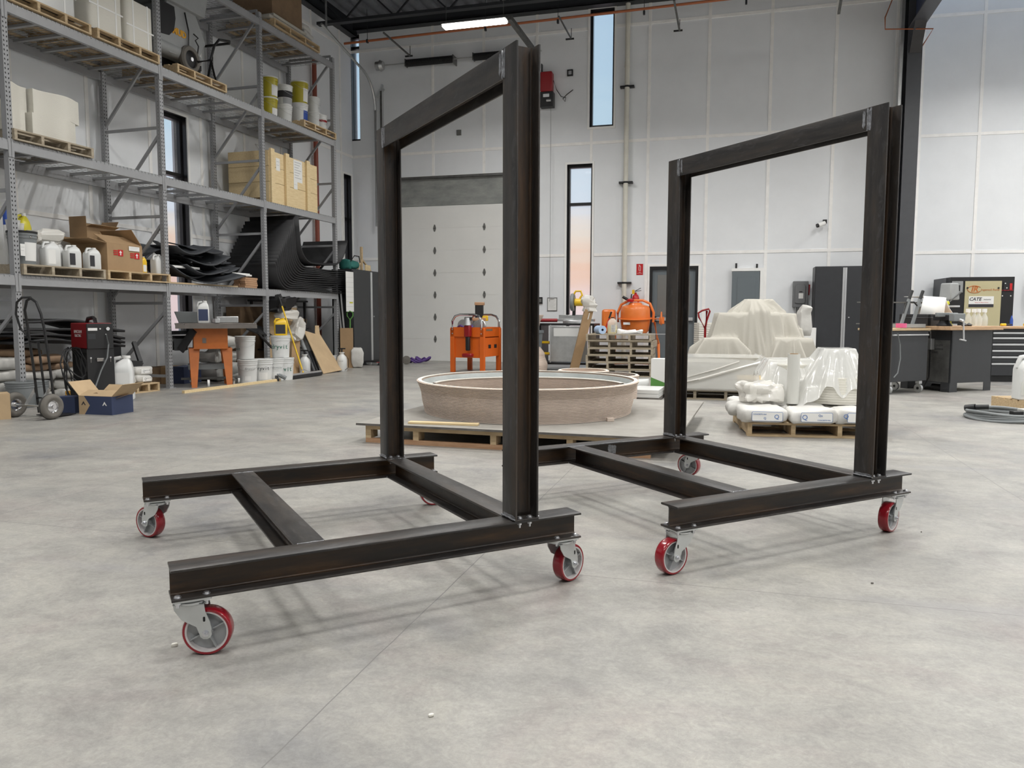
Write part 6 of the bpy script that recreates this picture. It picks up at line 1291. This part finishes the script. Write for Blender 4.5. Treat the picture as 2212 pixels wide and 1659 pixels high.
b = MB(); b.tube([(.40, 0, 1.02), (.52, 0, 1.02)], .02, 'orange_mixer', 8); T = Matrix.Translation((.54, 0, 1.03)) @ Matrix.Rotation(PI/2, 4, 'Y'); b.tube([(.13*math.cos(a), .13*math.sin(a), 0) for a in [2*PI*i/20 for i in range(20)]], .014, 'orange_mixer', 8, closed=True, T=T); b.box(.50, .60, -.06, .06, .92, 1.06, 'orange_mixer'); b.build('tilt_wheel', t)
b = MB(); b.box(-.22, -.08, -.305, -.295, .90, .95, 'paper'); b.build('maker_label', t, smooth=False)
t = thing('trowel_tool', 'black and red hand tool lying on top of the cement mixer yoke', 'hand tool', cm+Vector((-.22, -.05, 1.40)), psa); b = MB(); b.cyl((-.06, 0, .08), (.05, 0, .02), .03, 'black', 10); b.build('grip', t); b = MB(); b.lathe([(0, -.03), (.07, -.02), (.08, .02), (0, .05)], 'red', 16, (.1, 0, .0)); b.build('head', t)
t = thing('squeegee_stick', 'red and black stick leaning on the mixer behind the yellow jug', 'stick', PF.w(-.28, .45, pz), psa); b = MB(); b.cyl((-.06, 0, 0), (.04, 0, .28), .012, 'red', 8); b.build('stick_body', t); b = MB(); b.cyl((.04, 0, .28), (.08, 0, .40), .016, 'black', 8); b.build('grip', t)
# floor pieces right of the ring
for i in range(3):
    t = thing('flat_board', ('dark bottom board of the low stack right of the printed ring', 'white middle board of the low stack right of the printed ring', 'white top board of the low stack right of the printed ring')[i], 'board', G(1392, 862)+Vector((0, 0, .05*i)), PA, 'boards right of the ring'); b = MB(); b.box(-.16+.02*i, .22, -.3, .30, 0, .046, ('plyedge', 'plastic_white', 'plastic_white')[i]); b.build('board_body', t, smooth=False)
t = thing('curved_panel', 'white curved plastic panel standing behind the ring edge', 'panel', G(1398, 856)+Vector((-.02, .35, .001)), 0); b = MB(); b.grid(8, 2, lambda u, v_: (-.14+.26*math.sin(u*1.5), .1*u, .20*v_), 'plastic_white'); b.build('panel_sheet', t, solid=.01)
t = carton('white and green printed carton standing left of the far frame post', G(1430, 842)+Vector((.06, .25, 0)), R_(-20), .32, .25, .44, 'white', open_=False); m = MB(); m.add([(-.161, -.1262, 0), (.161, -.1262, 0), (.161, -.1262, .05), (-.161, -.1262, .17)], [(0, 1, 2, 3)], 'green'); m.build('green_print', t, smooth=False)

# ================================================================ right side: draped machine, wrapped pallets, benches
SLP = {1.345: .95}
def drape(name, label, cat, c, rz, sup, ext, k, part='cloth', nx=90, ny=70, fold=.035, slope=4.0, group=None, seed=0, fr=7, zmin=.0, solid=0):
    """cloth laid over supports; sup = (x, y, half x, half y, top) in local space"""
    t = thing(name, label, cat, c, rz, group); X0, X1, Y0, Y1 = ext; off = Vector((seed*5.3, seed, 0))
    def hgt(x, y):
        vals = []
        for sx_, sy_, hx, hy, top in sup:
            dx, dy = max(0, abs(x-sx_)-hx), max(0, abs(y-sy_)-hy); d_ = math.hypot(dx, dy)
            a = math.atan2(y-sy_, x-sx_); ns = mnoise.noise(Vector((math.cos(a)*fr*.5, math.sin(a)*fr*.5, sx_))+off)
            n2 = mnoise.noise(Vector((math.cos(a)*fr*1.1, math.sin(a)*fr*1.1, sx_+4))+off); rip = fold*2.8*ns+fold*.9*n2+fold*.15*math.sin(a*fr*2+6*ns)
            sl = SLP.get(top, slope); dd = max(0, d_+rip*min(1, d_*5)); vals.append(top-sl*min(dd, .20)-slope*max(0, dd-.20))
        m_ = max(vals); s_ = sum(math.exp((v-m_)*16) for v in vals); z = m_+math.log(s_)/16*.25
        return z
    zt = max(s[4] for s in sup); vs = []; idx = {}
    P = [[None]*(nx+1) for _ in range(ny+1)]
    for j in range(ny+1):
        for i in range(nx+1):
            x, y = X0+(X1-X0)*i/nx, Y0+(Y1-Y0)*j/ny; z = hgt(x, y); z += .012*mnoise.noise(Vector((x*4, y*4, 1))+off); P[j][i] = (x, y, z)
    m = MB(); fs = []
    for j in range(ny):
        for i in range(nx):
            q = [(j, i), (j, i+1), (j+1, i+1), (j+1, i)]
            if max(P[a][b][2] for a, b in q) < zmin: continue
            f_ = []
            for a in q:
                if a not in idx: idx[a] = len(vs); p = P[a[0]][a[1]]; vs.append((p[0], p[1], max(p[2], zmin+.004)))
                f_.append(idx[a])
            fs.append(tuple(f_))
    m.add(vs, fs, k); m.build(part, t, recalc=False, angle=180, solid=solid); return t
# canvas covered machine
def PT(px, dep): d = ray(px, 684); k = dep/d.y; return Vector((d.x*k, dep, 0))
cv = PT(1628, 12.3); a_ = -.10
drape('draped_machine', 'bulky machine hidden under a cream canvas cloth', 'covered machine', cv, a_, [(-.02, .05, .10, .12, 1.345), (-.12, -.02, .46, .26, 1.13), (.42, .12, .20, .26, 1.12), (-.56, -.32, .26, .14, .74), (.52, -.30, .28, .14, .74), (.62, .15, .12, .2, .88)], (-1.15, 1.15, -.95, .8), 'canvas', 'canvas_cloth', 170, 130, .085, 4.6, seed=2, fr=6)
# white pallet jack / red cart handle behind it
t = thing('pallet_jack', 'red looped pallet jack handle rising beside the draped machine', 'pallet jack', PT(1524, 13.2), -.3); b = MB(); b.tube([(0, 0, .86), (-.11, 0, 1.06), (-.12, 0, 1.13), (-.06, 0, 1.17), (.05, 0, 1.20), (.07, 0, 1.16), (.02, 0, 1.0), (0, 0, .86)], .016, 'darkred', 8); b.tube([(.02, 0, 1.17), (0, .0, .86), (0, 0, .25)], .02, 'darkred', 8); b.build('handle', t); b = MB(); b.box(-.1, .1, -.1, .1, .06, .3, 'darkred'); b.box(-.27, -.11, .1, 1.2, .05, .09, 'darkred'); b.box(.11, .27, .1, 1.2, .05, .09, 'darkred'); b.build('fork_body', t, bevel=.01)
# wrapped slab pallet left
wc = PT(1548, 10.35); wa = -.27; W_ = Frame((wc.x, wc.y), wa)
make_pallet('pallet under the film wrapped white slabs', W_.w(-.05, .0), wa, 1.16, 1.0, 'pallet_old', None, 71)
t = thing('plywood_sheet', 'plywood sheet between the pallet and the wrapped slabs', 'plywood', W_.w(0, -.02, PH), wa); b = MB(); b.box(-.60, .62, -.54, .54, 0, .016, 'ply'); b.build('sheet', t, smooth=False)
sn = 14
for i in range(sn):
    t = thing('cream_slab', 'cream slab in the film wrapped stack, %s from below' % (['first', 'second', 'third', 'fourth', 'fifth', 'sixth', 'seventh', 'eighth', 'ninth', 'tenth', 'eleventh', 'twelfth', 'thirteenth', 'fourteenth'][i]), 'slab', W_.w(-.17, 0, PH+.017+.0245*i), wa, 'wrapped slabs'); b = MB(); b.box(-.40, .40, -.42, .42, 0, .021, 'cream'); b.build('slab_body', t, smooth=False)
t = thing('cream_block', 'low cream block at the right end of the wrapped pallet', 'block', W_.w(.44, -.05, PH+.017), wa); b = MB(); b.box(-.16, .16, -.36, .36, 0, .13, 'pine'); b.build('block_body', t, bevel=.005)
t = thing('stretch_film', 'clear stretch film wound around the slab pallet', 'stretch film', W_.w(0, 0, PH+.018), wa); m = MB(); pl = rrect(1.22, .98, .12, 6); n = len(pl); N2 = 10
vs = []
for j in range(N2+1):
    for i, (x, y) in enumerate(pl):
        z = .40*j/N2; q = 1-.10*math.sin(PI*j/N2)*(x > .2)+.012*mnoise.noise(Vector((x*5, y*5, z*9))); vs.append((x*q+.0, y*(1+.01*math.sin(i*3+j)), z+.03*math.sin(i*1.7)*(j == N2)))
m.add(vs, [(j*n+i, j*n+(i+1) % n, (j+1)*n+(i+1) % n, (j+1)*n+i) for j in range(N2) for i in range(n)], 'film'); m.add([(x*.97, y*.97, .405) for x, y in pl], [tuple(range(n))], 'film'); m.build('film_wrap', t, recalc=False, angle=180)
t2 = MB(); t2.tube([(-.62, -.50, .02), (-.2, -.505, .12), (.25, -.505, .26), (.62, -.49, .37)], .018, 'film_dense', 6); t2.tube([(-.62, -.50, .06), (0, -.507, .25), (.3, -.5, .36)], .010, 'film_dense', 6); t2.build('twisted_edge', t)
# front pallet with three blue printed bags
fa = math.atan2(6.71-6.85, 3.02-2.1); c0 = G(1612, 942); F_ = Frame((c0.x, c0.y), fa)
make_pallet('pallet in the right middle carrying white printed sacks', F_.w(.60, .50), fa, 1.18, 1.0, 'pallet_wood', None, 81)
def bagprint(t, L_, W_, H_, c):
    i = t.get('i', 0); y = -W_/2-.012; b = MB()
    b.prism(rrect(L_*.66, H_*.62, .012), 0, .001, 'printblue', T=Matrix.Translation((.02, y, H_*.48)) @ Matrix.Rotation(PI/2, 4, 'X')); b.prism(rrect(L_*.66-.006, H_*.62-.006, .010), .001, .002, 'paper', T=Matrix.Translation((.02, y, H_*.48)) @ Matrix.Rotation(PI/2, 4, 'X')); b.build('printed_panel', t, smooth=False)
    T = lambda x, z: face((x, y-.0028, z), 0)
    if i == 0: text('Q', .055, 'printblue', t, T(.10, H_*.46), 'lettering'); text('CONCRETE MIX', .016, 'printblue', t, T(-.045, H_*.62), 'lettering'); text('Q', .028, 'printblue', t, T(.0, H_*.36), 'lettering')
    elif i == 1: text('Q', .062, 'printblue', t, T(-.08, H_*.46), 'lettering'); text('Qx', .028, 'printblue', t, T(.05, H_*.6), 'lettering'); text('CONCRETE MIX', .015, 'printblue', t, T(.08, H_*.3), 'lettering')
    else: text('Q', .055, 'printblue', t, T(-.13, H_*.55), 'lettering'); text('HY 7 BOND', .03, 'printblue', t, T(.05, H_*.62), 'lettering')
for i, (x, y, L_, lb) in enumerate(((.14, .12, .40, 'front left'), (.56, .12, .40, 'front middle'), (.96, .14, .42, 'front right'), (.10, .52, .42, 'middle left'), (.55, .52, .42, 'centre'), (.95, .55, .42, 'middle right'), (.2, .86, .5, 'back left'), (.85, .86, .5, 'back right'))):
    t = sack('white sack with blue print on the front pallet, %s' % lb, F_.w(x, y, PH+.002), fa+rnd.uniform(-.03, .03), L_, .38, .135, 'bagwhite', 'white sacks on the front pallet', i+90)
    if i < 3: t['i'] = i; bagprint(t, L_, .38, .135, 'printblue'); del t['i']
zs_ = PH+.139
t = thing('film_roll', 'upright roll of clear stretch film standing on the sacks', 'film roll', F_.w(.46, .36, zs_), fa); b = MB(); b.lathe([(.038, 0), (.055, 0), (.055, .46), (.038, .46)], 'filmroll', 28, closed=True); b.build('roll_body', t); b = MB(); b.lathe([(.033, .005), (.038, .005), (.038, .465), (.033, .465)], 'cardboard', 24, closed=True); b.build('core_tube', t)
t = thing('film_bundle', 'crumpled clear plastic bundle lying on the left sacks', 'plastic film', F_.w(.16, .42, zs_), fa+.2); m = MB(); pillow(m, .36, .26, .17, 'film_dense', seed=31, amp=.03, n=36, q=20, e=.6); m.build('film_folds', t, weld=True, angle=25)
# layered rounds under film behind
rc = F_.w(1.0, .62, 0)
t = thing('layered_round', 'cream layered round block on the sacks under the film, right one', 'block', F_.w(.92, .60, zs_), fa); m = MB()
for j in range(11): rr_ = .30-.003*j+.02*math.sin(j*.4); m.lathe([(0, .022*j), (rr_, .022*j), (rr_+.002, .022*j+.01), (rr_, .022*j+.0212), (0, .022*j+.0212)], 'cream', 36)
m.build('layered_body', t, angle=60)
t = thing('layered_round', 'cream layered round block on the sacks under the film, left one', 'block', F_.w(.50, .76, zs_), fa); m = MB()
for j in range(16): rr_ = .22+.012*math.sin(j*.5); m.lathe([(0, .022*j), (rr_, .022*j), (rr_+.002, .022*j+.01), (rr_, .022*j+.0212), (0, .022*j+.0212)], 'cream', 36)
m.build('layered_body', t, angle=60)
t = thing('small_crate', 'small box under the film on top of the right layered block', 'box', F_.w(.90, .62, zs_+.245), fa); m = MB(); m.box(-.14, .14, -.12, .12, 0, .235, 'plastic_white'); m.build('box_body', t, bevel=.01)
drape('plastic_cover', 'clear plastic sheet draped over the layered blocks on the front pallet', 'plastic sheet', F_.w(.80, .64, zs_+.0), fa, [(.10, 0, .14, .14, .51), (-.32, .12, .20, .16, .40), (.26, .0, .10, .1, .36), (.06, 0, .28, .30, .14)], (-.60, .44, -.36, .38), 'film', 'film_cover', 100, 60, .035, 1.9, seed=4, fr=5, zmin=-.02)
# right side storage cabinet against the wall
ru0, ru1, rsp = WB.at(1757, 700, -.75)[0], WB.at(1898, 700, -.75)[0], WB.at(1821, 700, -.75)[0]
cb = cabinet('tall black storage cabinet against the back wall behind the far post', WB, ru0, 2*rsp-ru0, -.75, -.25, WB.at(1800, 575, -.75)[2], rsp, z0=.10)
carton('white carton standing left of the black cabinet', WB.w(*[WB.at(1735, 720, -.9)[0], -.9, 0]), WB.a, .45, .3, .85, 'white', open_=False)
t = thing('white_bag', 'crumpled white bag hanging beside the draped machine', 'bag', PT(1738, 13.0)+Vector((0, 0, .75)), 0); m = MB(); pillow(m, .2, .2, .5, 'bagwhite', seed=61, amp=.018, n=24, q=16); m.build('bag_body', t, weld=True, angle=30)
t = thing('white_column_stack', 'white layered blocks behind the canvas beside the pallet jack', 'block', PT(1528, 14.6), 0); m = MB()
for j in range(24): m.box(-.20, .20, -.2, .2, .04*j, .04*j+.034, 'cream')
m.build('layered_body', t, smooth=False)
# benches on the right --------------------------------------------------------------------
q0 = G(2050, 848); qf = Frame((q0.x, q0.y), math.atan2(11.34-10.91, 7.07-6.21)); BH = .94
q1 = G(2139, 843); ba = math.atan2(q1.y-q0.y, q1.x-q0.x); qf = Frame((q0.x, q0.y), ba)
bw = (q1-q0).length
t = thing('workbench', 'dark steel workbench with thick wooden top and a vise', 'workbench', qf.o, ba); BL = .0
b = MB(); b.box(0, bw, 0, .02, .13, BH-.06, 'cabinet'); b.box(bw-.02, bw, 0, .8, .13, BH-.06, 'cabinet'); b.box(0, .02, .0, .8, .13, BH-.06, 'cabinet')
b.prism([(0, 0), (.16, 0), (.11, .04), (0, .04)], 0, .13, 'cabinet'); b.prism([(bw, 0), (bw, .04), (bw-.11, .04), (bw-.16, 0)], 0, .13, 'cabinet'); b.box(0, .02, .04, .14, 0, .13, 'cabinet'); b.box(0, .02, .68, .8, 0, .13, 'cabinet'); b.box(0, bw, .78, .8, .0, BH-.06, 'cabinet'); b.build('bench_body', t, smooth=False)
b = MB(); b.box(-.003, .0, .02, .78, .14, BH-.20, 'darkgalv'); b.build('side_panel', t, smooth=False)
b = MB(); b.box(-.14, bw+.10, -.08, .9, BH-.055, BH, 'benchwood'); b.build('wooden_top', t, bevel=.004)
b = MB(); b.box(-.08, -.003, .26, .34, .60, .76, 'galv'); b.tube([(-.04, .3, .76), (-.05, .3, .86), (-.1, .3, BH-.06)], .01, 'galv', 6); b.tube([(-.04, .3, .6), (-.04, .3, .2), (-.02, .4, .03)], .012, 'black', 6); b.build('outlet_box', t, bevel=.005)
for k in range(4): text(('HEAVY DUTY', 'WORKBENCH', 'SERIES', 'No')[k], .04, 'black', t, Matrix.Translation((-.0035, .25, .66-.05*k)) @ Matrix.Rotation(-PI/2, 4, 'Z') @ Matrix.Rotation(PI/2, 4, 'X'), 'lettering') if k < 3 else None
bt = lambda x, y, z=0: qf.w(x, y, BH+z)
t = thing('bench_vise', 'dark bench vise with a hanging steel handle on the workbench front', 'vise', bt(-.02, .06), ba)
b = MB(); b.lathe([(0, 0), (.10, 0), (.10, .02), (.07, .05), (.06, .10), (0, .10)], 'rubber', 16, (0, .05, 0)); b.box(-.07, .07, -.14, .18, .08, .16, 'rubber'); b.box(-.22, .20, -.01, .04, .13, .19, 'tub'); b.build('vise_body', t, bevel=.008)
b = MB(); b.box(-.12, .12, -.18, -.10, .07, .18, 'tub'); b.build('front_jaw', t, bevel=.01); b = MB(); b.cyl((0, -.18, .09), (0, -.24, .07), .02, 'alu', 10); b.cyl((0, -.235, .09), (.03, -.235, -.20), .011, 'alu', 8); b.cyl((-.05, -.235, -.18), (.07, -.235, -.20), .011, 'alu', 8); b.build('handle', t)
for x, lb in ((-.26, 'left'), (.14, 'right')): t = thing('tool_case', 'black hard case on the workbench, %s of the vise' % lb, 'tool case', bt(x, .42), ba); b = MB(); b.box(-.17, .17, -.10, .10, 0, .17, 'rubber'); b.box(-.175, .175, -.105, .105, .11, .12, 'black'); b.build('case_body', t, bevel=.012)
t = thing('white_cover', 'white curled plastic sheet standing on the bench left of the vise', 'plastic sheet', bt(.36, .60), ba); t.scale = (1.25, 1.2, 1.15); m = MB(); m.grid(18, 2, lambda u, v_: ((-.22+.38*min(u, .6)/.6 if u < .6 else .16+.26*(u-.6)/.4), -.05+.28*v_, (.38-.02*u if u < .6 else .37-.30*((u-.6)/.4)**.6)), 'white'); m.add([(-.22, -.05, .38), (.16, -.05, .365), (.12, -.05, .0), (-.30, -.05, .06)], [(0, 1, 2, 3)], 'white'); m.build('sheet', t, solid=.006, angle=50)
for i in range(4):
    x = .66+.13*(i % 2); t = thing('spray_bottle', 'clear spray bottle on the workbench, %s' % ('front left', 'front right', 'back left', 'back right')[i], 'spray bottle', bt(x, .08+.16*(i//2)), ba, 'spray bottles'); b = MB(); b.lathe([(0, 0), (.04, 0), (.045, .02), (.045, .12), (.02, .17), (.016, .2)], 'clearjug', 16); b.build('bottle', t); b = MB(); b.box(-.045, .03, -.012, .012, .20, .25, 'white'); b.cyl((0, 0, .19), (0, 0, .21), .02, 'white', 10); b.build('trigger', t)
t = thing('yellow_clamp', 'small yellow clamp standing right of the vise', 'clamp', bt(.12, .12), ba); b = MB(); b.cyl((0, 0, 0), (0, 0, .11), .01, 'lime', 8); b.cyl((-.02, 0, .02), (.03, 0, .02), .014, 'lime', 8); b.build('clamp_body', t)
for i in range(2): t = thing('safety_goggles', 'black goggles lying on the bench edge, %s' % ('left', 'right')[i], 'goggles', bt(.22+.10*i, -.02), ba); b = MB(); b.lathe([(0, 0), (.03, 0), (.04, .02), (0, .05)], 'black', 12, sx=1.2); b.build('goggle_body', t)
# bench drill, tools clutter behind
t = thing('drill_press', 'small grey bench drill behind the white plastic sheet', 'drill press', bt(.86, .74), ba); t.scale = (.8, .8, .85); b = MB(); b.cyl((0, 0, 0), (0, 0, .75), .03, 'alu', 12); b.box(-.16, .16, -.12, .1, 0, .03, 'galv'); b.build('column', t, bevel=.004); b = MB(); b.prism([(-.12, -.16), (.14, -.16), (.14, .1), (-.12, .1)], .46, .76, 'greymachine', top=[(-.10, -.14), (.12, -.14), (.12, .08), (-.10, .08)]); b.build('head', t, bevel=.02); b = MB(); b.lathe([(0, .33), (.17, .33), (.17, .36), (0, .36)], 'alu', 24, (0, -.06, 0)); b.build('round_table', t); b = MB(); b.beam((-.2, -.17, .40), (.16, -.17, .60), .014, .014, 'darkgalv'); b.cyl((-.2, -.17, .38), (-.22, -.17, .42), .03, 'lime', 8); b.build('feed_lever', t)
t = thing('bar_clamp', 'grey angled clamp with black grips on the tool cart', 'clamp', qf.w(-.62, .30, BH-.02), ba)
b = MB()
for dx in (0, .22): b.beam((dx-.05, 0, .0), (dx+.10, 0, .40), .03, .04, 'tub'); b.cyl((dx+.10, 0, .40), (dx+.155, 0, .52), .022, 'black', 10)
b.box(-.12, .36, -.08, .08, -.0, .05, 'greymachine'); b.tube([(0, 0, .2), (.06, 0, .36), (.2, 0, .36), (.28, 0, .30)], .01, 'black', 6); b.build('clamp_body', t)
t = thing('tape_roll', 'pink tape roll on the tool cart beside the far post', 'tape roll', qf.w(-.80, .18, BH-.02), ba); b = MB(); b.lathe([(.02, 0), (.07, 0), (.07, .06), (.02, .06)], 'pink', 18, closed=True); b.build('roll_body', t)
# tool cart left of it
t = thing('tool_cart', 'black rolling tool cart with a wooden top left of the workbench', 'tool cart', qf.w(-1.08, .12, 0), ba+.02)
b = MB(); b.box(0, .78, 0, .5, .17, BH-.06, 'cabinet'); b.build('cart_body', t, bevel=.008); b = MB(); b.box(-.02, .80, -.02, .52, BH-.06, BH-.03, 'pallet_wood'); b.build('wooden_top', t, bevel=.004); b = MB(); b.cyl((.04, -.03, BH-.12), (.74, -.03, BH-.12), .009, 'alu', 8); b.box(.03, .05, -.03, 0, BH-.13, BH-.11, 'alu'); b.box(.73, .75, -.03, 0, BH-.13, BH-.11, 'alu'); b.build('push_bar', t)
for x, y in ((.08, .06), (.70, .06), (.08, .44), (.70, .44)): b = MB(); b.cyl((x-.018, y, .062), (x+.018, y, .062), .06, 'galv', 18); b.cyl((x-.022, y, .062), (x+.022, y, .062), .02, 'black', 10); b.box(x-.03, x+.03, y-.03, y+.03, .125, .17, 'alu'); b.build('castor_wheel', t)
b = MB(); b.tube([(.10, -.04, BH-.1), (.14, -.05, .7), (.16, -.05, .5), (.12, -.05, .3), (.06, -.04, .24)], .008, 'tub', 6); b.build('hanging_cord', t)
t = thing('pipe_piece', 'short black pipe lying under the workbench', 'pipe', qf.w(.12, .1, .05), ba); b = MB(); b.lathe([(.035, -.05), (.048, -.05), (.048, .25), (.035, .25)], 'black', 20, closed=True, T=Matrix.Rotation(-PI/2, 4, 'X')); b.build('pipe_body', t)
# long drawer bench along the wall
gx = G(2172, 826); d2 = Frame(WR.w(WR.at(2170, 720, -1.6)[0], -1.6), WR.a)
z8 = WR.at(2170, 702, -1.6)[2]
dl = Frame((gx.x-.25, gx.y+.08), -.05); BH2 = .93
t = thing('drawer_bench', 'long black drawer bench with pale handle strips and wooden top', 'tool chest', dl.o, dl.a); b = MB(); b.box(0, 2.4, .02, .6, .12, BH2-.05, 'cabinet'); b.box(.05, 2.35, .06, .6, 0, .12, 'black'); b.build('chest_body', t, smooth=False)
b = MB(); b.box(-.9, 2.45, -.04, .66, BH2-.05, BH2-.01, 'benchwood'); b.build('wooden_top', t, bevel=.004)
zz = BH2-.10; hs = [.085, .105, .105, .105, .11, .22]; 
for h_ in hs:
    for x0 in (.01, 1.21): b = MB(); b.box(x0, x0+1.18, 0, .02, zz-h_+.008, zz, 'cabinet'); o = b.build('drawer', t, bevel=.003); b = MB(); b.box(x0+.02, x0+1.16, -.014, 0, zz-.035, zz-.008, 'alu'); b.build('drawer_pull', o, bevel=.003)
    zz -= h_
for i, (x, k, lb) in enumerate(((.28, 'yellow', 'yellow screwdriver'), (.65, 'yellow', 'yellow handled tool'))): t = thing('screwdriver', '%s lying on the drawer bench' % lb, 'tool', dl.w(x, .1, BH2+.015), dl.a); b = MB(); b.cyl((-.06, 0, 0), (.02, 0, 0), .022, k, 10); b.build('handle', t); b = MB(); b.cyl((.02, 0, 0), (.12, .0, 0), .012, 'black', 8); b.build('shaft', t)
t = thing('blue_bottle', 'thin blue bottle at the back of the drawer bench', 'bottle', dl.w(.62, .5, BH2-.01), dl.a); b = MB(); b.lathe([(0, 0), (.025, 0), (.025, .1), (.008, .17), (0, .18)], 'blue', 12); b.build('bottle_body', t)
# compressor ----------------------------------------------------------------------------------
ua, ub = WR.at(2052, 640, -.95)[0], WR.at(2191, 640, -.95)[0]; zt = WR.at(2130, 598, -.95)[2]
t = thing('air_compressor', 'large black and beige air compressor behind the workbench', 'air compressor', WR.o, WR.a); b = MB(); b.box(ua-.0, ub, -.93, -.10, .15, zt, 'black'); b.prism([(ua-.07, -.90), (ua, -.93), (ua, -.1), (ua-.07, -.1)], .15, zt-.01, 'cabinet'); b.build('cabinet_box', t, bevel=.006)
u0, u1 = WR.at(2084, 640, -.95)[0], WR.at(2163, 640, -.95)[0]; z1_ = WR.at(2120, 607, -.95)[2]
b = MB(); b.box(u0, u1, -.945, -.93, .5, z1_, 'beige_panel'); b.build('beige_panel', t, bevel=.003)
b = MB(); b.box(ua+.03, u0-.04, -.945, -.93, WR.at(2070, 632, -.95)[2], z1_, 'greymachine'); b.box(ua+.06, u0-.09, -.95, -.945, z1_-.2, z1_-.08, 'black'); b.build('control_panel', t, bevel=.01)
b = MB(); b.box(ub-.20, ub-.03, -.945, -.93, z1_-.20, z1_-.03, 'blackmatte'); b.box(ub-.09, ub-.045, -.95, -.945, z1_-.18, z1_-.05, 'red'); b.box(ub-.18, ub-.16, -.95, -.945, z1_-.06, z1_-.04, 'white'); b.box(ub-.15, ub-.13, -.95, -.945, z1_-.15, z1_-.13, 'white'); b.build('switch_panel', t, smooth=False)
def cp(px, py): q = WR.at(px, py, -.947); return q[0], q[2]
x, z = cp(2105, 625); text('IR', .15, 'orange_saw', t, face((x, -.9475, z), 0), 'lettering', bold=.004, shear=.2)
b = MB(); b.tube([(x+.125*math.cos(a), -.947, z+.07*math.sin(a)) for a in [.5+5.3*i/24 for i in range(25)]], .007, 'orange_saw', 5); b.build('logo_ring', t)
x, z = cp(2139, 626); text('Ingersoll Rand', .058, 'orange_saw', t, face((x, -.9475, z), 0), 'lettering')
x, z = cp(2118, 648); b = MB(); x0, z0 = cp(2092, 657); x1, z1b = cp(2147, 640); b.box(x0, x1, -.951, -.945, z0-.06, z1b, 'paper'); b.build('dealer_plate', t, smooth=False)
b = MB(); b.box(x0, x1, -.952, -.951, z0-.06, z0-.0, 'printink'); b.build('black_band', t, smooth=False)
text('CATE', .09, 'printink', t, face((x-.10, -.9525, z+.015), 0), 'lettering', shear=.25, bold=.002); text('Industrial', .035, 'printink', t, face((x+.12, -.9525, z+.01), 0), 'lettering', shear=.2); text('Better Air Better Service', .024, 'printred', t, face((x+.02, -.9525, z-.05), 0), 'lettering')
x, z = cp(2176, 627); text('IR Ingersoll Rand', .03, 'printred', t, face((x, -.9475, z), 0), 'lettering')
for px, py in ((2090, 622), (2157, 622)): x, z = cp(px, py); b = MB(); b.cyl((x, -.945, z), (x, -.955, z), .018, 'black', 10); b.build('lock_knob', t)
for px, py in ((2166, 639), (2184, 639)): x, z = cp(px, py); b = MB(); b.cyl((x, -.93, z), (x, -.935, z), .012, 'white', 8); b.build('bolt_head', t)
# jars and shelf behind bench
t = thing('wire_rack_shelf', 'low wire rack with white containers behind the bench', 'rack', bt(-.42, .95), ba); b = MB()
for z in (.02, .34): b.box(-.25, 1.35, -.12, .12, z, z+.015, 'hinge')
for x in (-.25, .1, .5, .9, 1.34): b.beam((x, -.1, 0), (x, -.1, .34), .012, .012, 'hinge')
b.build('rack_frame', t, smooth=False)
for x, lb in ((-.14, 'leftmost'), (-.02, 'second from the left'), (.95, 'third from the left'), (1.15, 'rightmost')): o = thing('plastic_container', 'white round container in the wire rack behind the bench, %s' % lb, 'container', bt(-.42+x, .95, .036), ba, 'containers in the wire rack'); b = MB(); b.lathe([(0, 0), (.05, 0), (.055, .065), (.05, .215), (.03, .255), (0, .255)], 'plastic_white', 14); b.build('container_body', o)
# hose coil and jug at the right edge -------------------------------------------------------------
hc = (G(2092, 905)+G(2290, 905))/2; t = thing('cable_coil', 'coiled grey power cable lying on the floor at the right', 'cable', G(2170, 905), 0); rr = random.Random(2)
for k in range(5):
    b = MB(); rx, ry = .33+.02*rr.uniform(-1, 1), .36+.03*rr.uniform(-1, 1); ox, oy = rr.uniform(-.02, .02), rr.uniform(-.02, .02); b.tube([(ox+rx*math.cos(a), oy+ry*math.sin(a), .016+.016*k+.008*math.sin(3*a+k)) for a in [2*PI*i/48 for i in range(48)]], .015, 'tub', 8, closed=True); b.build('cable_loop', t)
b = MB(); b.cyl((-.24, .12, .11), (-.14, .05, .12), .028, 'black', 12); b.cyl((-.30, .2, .09), (-.24, .12, .11), .036, 'black', 12); b.build('plug', t); b = MB(); b.box(-.02, .10, -.34, -.22, .04, .14, 'insul'); b.box(-.12, -.02, -.33, -.25, .05, .12, 'black'); b.build('connector', t, bevel=.008)
make_pallet('corner of a wooden pallet at the right picture edge', G(2186, 892)+Vector((.70, .30, 0)), .05, 1.0, .8, 'pallet_wood', None, 95)
t = jug('tall translucent white jug on the pallet at the right edge', G(2192, 892)+Vector((.30, .26, PH+.002)), -.1, .26, .24, .52, 'plastic_white', 'white', capx=.0)
b = MB(); b.box(-.131, .131, -.1215, -.119, .06, .20, 'clearjug'); b.build('liquid_window', t, smooth=False)
# floor crumbs --------------------------------------------------------------------------------------
rr = random.Random(9)
for px, py, s, k, lb in ((377, 1396, .012, 'cream', 'small white chip beside the nearest red wheel'), (931, 1548, .010, 'cream', 'small pale chip on the floor at the lower middle'), (1884, 1261, .008, 'plyedge', 'dark crumb on the floor below the right frame'), (1990, 1150, .006, 'plyedge', 'tiny dark crumb right of the farthest wheel')):
    t = thing('floor_chip', lb, 'chip', G(px, py)+Vector((0, 0, .0)), rr.random()); m = MB(); pillow(m, s*1.6, s, s*.8, k, seed=px % 7, e=.8, n=10, q=6, amp=.001); m.build('chip_body', t, weld=True)
